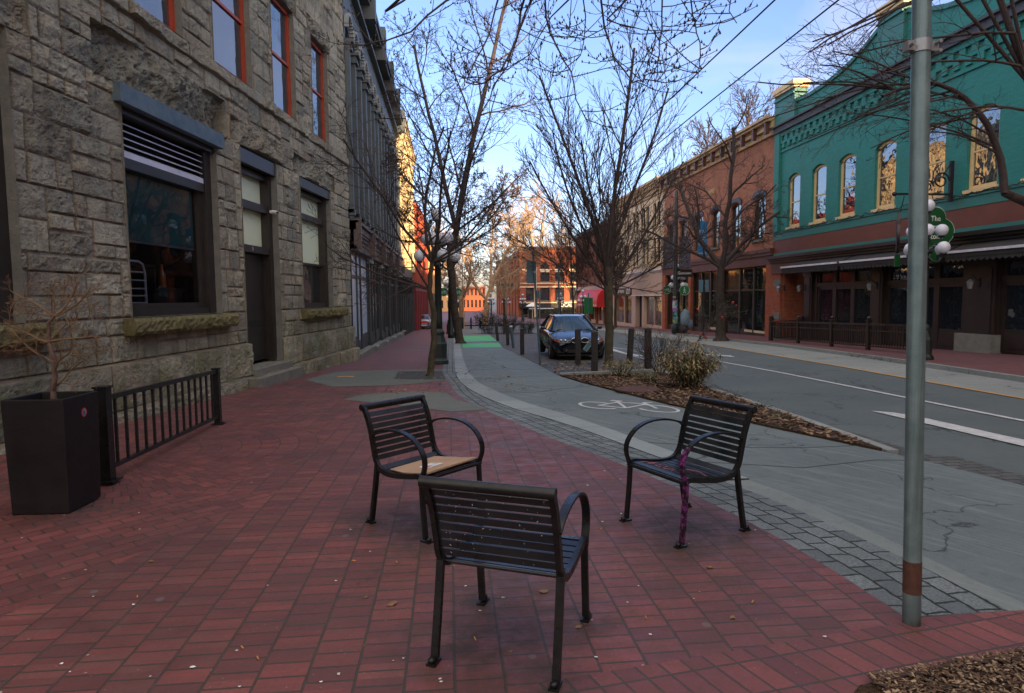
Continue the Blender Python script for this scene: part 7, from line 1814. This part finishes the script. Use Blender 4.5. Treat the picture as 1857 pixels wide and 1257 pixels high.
make_car('dark blue black saloon parked facing the viewer with a crooked number plate', (4.10, 19.65, gz(20.6)-.01), R(-1.5), M['car_paint'])
farcar = make_car('pale car with red tail light parked on the left beyond the dark slate building', (-2.6, 66.0, gz(64)), R(180), pbr('silver_car_paint', (.35, .38, .42), .3, .5))

# ------------------------------------------------------------------ median planting further on, far street bits
leaf_clump('evergreen_shrub', 'dark evergreen shrub massed on the median beyond the bollards, left one', (2.9, 47.5, gz(47.5)), 2200, 1.5, 2.1, [(LD, 5), (LB, 2), (LG, 1)], 'shrub', 71, 60, (.22, .09), .2)
leaf_clump('evergreen_shrub', 'dark evergreen shrub massed on the median around the young tree', (4.3, 46.5, gz(46.5)), 1800, 1.2, 1.7, [(LD, 5), (LB, 2), (LG, 1)], 'shrub', 72, 60, (.22, .09), .2)
leaf_clump('evergreen_shrub', 'low dark shrub at the right end of the median planting', (5.7, 46.0, gz(46)), 1200, .9, 1.1, [(LD, 5), (LB, 2), (LG, 1)], 'shrub', 73, 40, (.2, .08), .2)
bn = thing('litter_bin', 'dark litter bin at the far end of the left sidewalk', 'bin', (1.1, 62, gz(62)))
mb = MB(); mb.lathe([(.28, 0), (.33, .2), (.34, .9), (.30, .95)], 14); mb.build('drum', M['black_matte'], bn); mb = MB(); mb.lathe([(.34, .95), (.36, 1.0), (.2, 1.15)], 14); mb.build('lid', M['black_matte'], bn)
rm = [(-.9, 60, 'small round topped bollard left of the litter bin'), (.3, 60.5, 'small round topped bollard just left of the litter bin'), (2.1, 61, 'small round topped bollard right of the litter bin'), (3.0, 61.5, 'small round topped bollard nearest the median planting')]
b2 = thing('round_bollard', 'x', 'bollard'); mb = MB(); mb.lathe([(.12, 0), (.10, .1), (.08, .2), (.08, .85), (.11, .88), (.06, .95)], 10); mb.build('post', M['black_matte'], b2); mb = MB(); mb.ball((0, 0, 1.02), .08, 8); mb.build('ball_top', M['black_matte'], b2)
for i, (x, y, lab) in enumerate(rm):
    c = b2 if i == 0 else copy_tree(b2); c.location = (x, y, gz(y)); c['label'] = lab; c['group'] = 'round bollards at the edge of the square'
# bright statue column and benches in the square
wp = thing('flag_mast', 'pale mast standing before the corner building', 'mast', (13.7, 100, -1.85)); mb = MB(); mb.tube([(0, 0, 0), (0, 0, 9.0)], .22, 10); mb.build('shaft', M['cream'], wp); mb = MB(); mb.lathe([(.35, 0), (.35, .3), (.25, .4)], 10); mb.build('base', M['stonebase'], wp)
tb_ = thing('patio_parasol', 'pale patio parasol with table before the dark shopfront', 'parasol', (13.6, 103, -1.88)); mb = MB(); mb.tube([(0, 0, 0), (0, 0, 2.3)], .05, 8); mb.build('pole', M['cream'], tb_); mb = MB(); mb.lathe([(1.1, 2.0), (.6, 2.35), (.05, 2.6)], 8, smooth=False); mb.build('canopy', M['paper'], tb_)
hb = thing('hedge_boxes', 'row of dark planter boxes bordering the patio of the corner building', 'planter', (18, 104, -1.88)); mb = MB(); mb.box(-5, 5, -.4, .4, 0, .8); mb.build('box', M['dark_frame'], hb)
lf = MB(); rgl = random.Random(6)
for _ in range(900):
    p = Vector((rgl.uniform(-5, 5), rgl.uniform(-.5, .5), .8+rgl.random()*.7)); u = Vector([rgl.gauss(0, 1) for _ in range(3)]).normalized()*.13; v_ = u.cross(Vector([rgl.gauss(0, 1) for _ in range(3)])).normalized()*.09; lf.add([p-u, p+v_, p+u, p-v_], [(0, 1, 2, 3)])
lf.build('foliage', LD, hb)

# trolley wires
for X_, z_, lab in ((4.20, 5.50, 'left one of two overhead trolley wires'), (5.02, 5.50, 'right one of two overhead trolley wires')):
    t = thing('trolley_wire', lab, 'wire', (X_, 4, z_)); mb = MB(); pts = [(0, y-4, -.024*max(0, y-5)+.0) for y in (2, 12, 24, 36, 48, 58)]; mb.tube(pts, .011, 6); mb.build('wire', M['black_matte'], t)

# ------------------------------------------------------------------ litter, each scrap its own object
rgt = random.Random(19)
def scrap(kind_, x, y, mat, s_, dz=.004):
    mb = MB()
    if kind_ == 'butt':
        a = rgt.random()*3.14; d = Vector((math.cos(a), math.sin(a), 0))*s_; mb.tube([(-d.x, -d.y, s_*.28), (d.x, d.y, s_*.28)], s_*.27, 8)
    else:
        n = 7 if kind_ == 'leaf' else 5; pts = []
        for k in range(n):
            a = 2*math.pi*k/n+rgt.uniform(-.3, .3); r_ = s_*rgt.uniform(.55, 1.2); pts.append((r_*math.cos(a), r_*.7*math.sin(a), rgt.uniform(.0, s_*.35)))
        pts.append((0, 0, s_*.12)); mb.add(pts, [(k, (k+1) % n, n) for k in range(n)])
    nm, ct_, gp = {'butt': ('cigarette_butt', 'cigarette butt', 'cigarette butts scattered on the brick paving'), 'leaf': ('fallen_leaf', 'leaf', 'dry leaves fallen on the brick paving'), 'bit': ('paper_scrap', 'litter', 'pale scraps scattered on the brick paving')}[kind_]
    o = mb.build(nm, mat); o.location = (x, y, gz(y)+dz)
    props(o, {'butt': 'small orange tan cigarette butt on the red brick paving', 'leaf': 'curled brown dry leaf on the red brick paving', 'bit': 'tiny pale scrap of litter on the red brick paving'}[kind_], ct_, gp)
butt = pbr('butt_orange', (.50, .22, .07), .8); dryleaf = pbr('dry_leaf_brown', (.20, .12, .05), .85); pbit = pbr('litter_pale', (.50, .46, .42), .8); pbit2 = pbr('litter_white', (.7, .7, .7), .7)
def onpave(rg):
    while True:
        y = rg.uniform(2.6, 13)**1.0; y = 2.6+(y-2.6)*rg.random(); x = rg.uniform(-3.2, 2.2)
        if x < interp(settL, y)-.05 and abs(x) < y*1.0: return x, y
for _ in range(110): x, y = onpave(rgt); scrap('bit', x, y, rgt.choice((pbit, pbit, pbit2, dryleaf)), rgt.uniform(.006, .014))
for px, py in ((618, 982), (693, 993), (340, 1118), (1184, 1142), (1378, 1033), (561, 982), (745, 1003)):
    pass
for x, y in ((-.62, 3.95), (-.35, 3.9), (.98, 3.05), (1.6, 3.15), (-1.0, 3.0), (-1.75, 3.6), (-.9, 2.9), (1.05, 4.3), (.1, 2.95)): scrap('butt', x, y, butt, .013)
for x, y, s_ in ((-.33, 3.35, .034), (-.48, 3.45, .018), (.50, 3.4, .03), (-1.9, 4.1, .02), (1.55, 3.6, .024), (.62, 3.0, .022), (-1.2, 5.3, .022), (1.42, 3.0, .02)): scrap('leaf', x, y, dryleaf, s_)
# leaves under the tree by the car
chips('leaf_scatter', 500, lambda rg: (rg.uniform(2.6, 5.6), rg.uniform(15.3, 18.6)), 8, [dryleaf, LB, LY], s0=.03)
chips('leaf_scatter', 260, lambda rg: (rg.uniform(-1.4, 1.6), (lambda u: 12+u*6)(rg.random())), 9, [dryleaf, LY], s0=.022, dz=-.01)
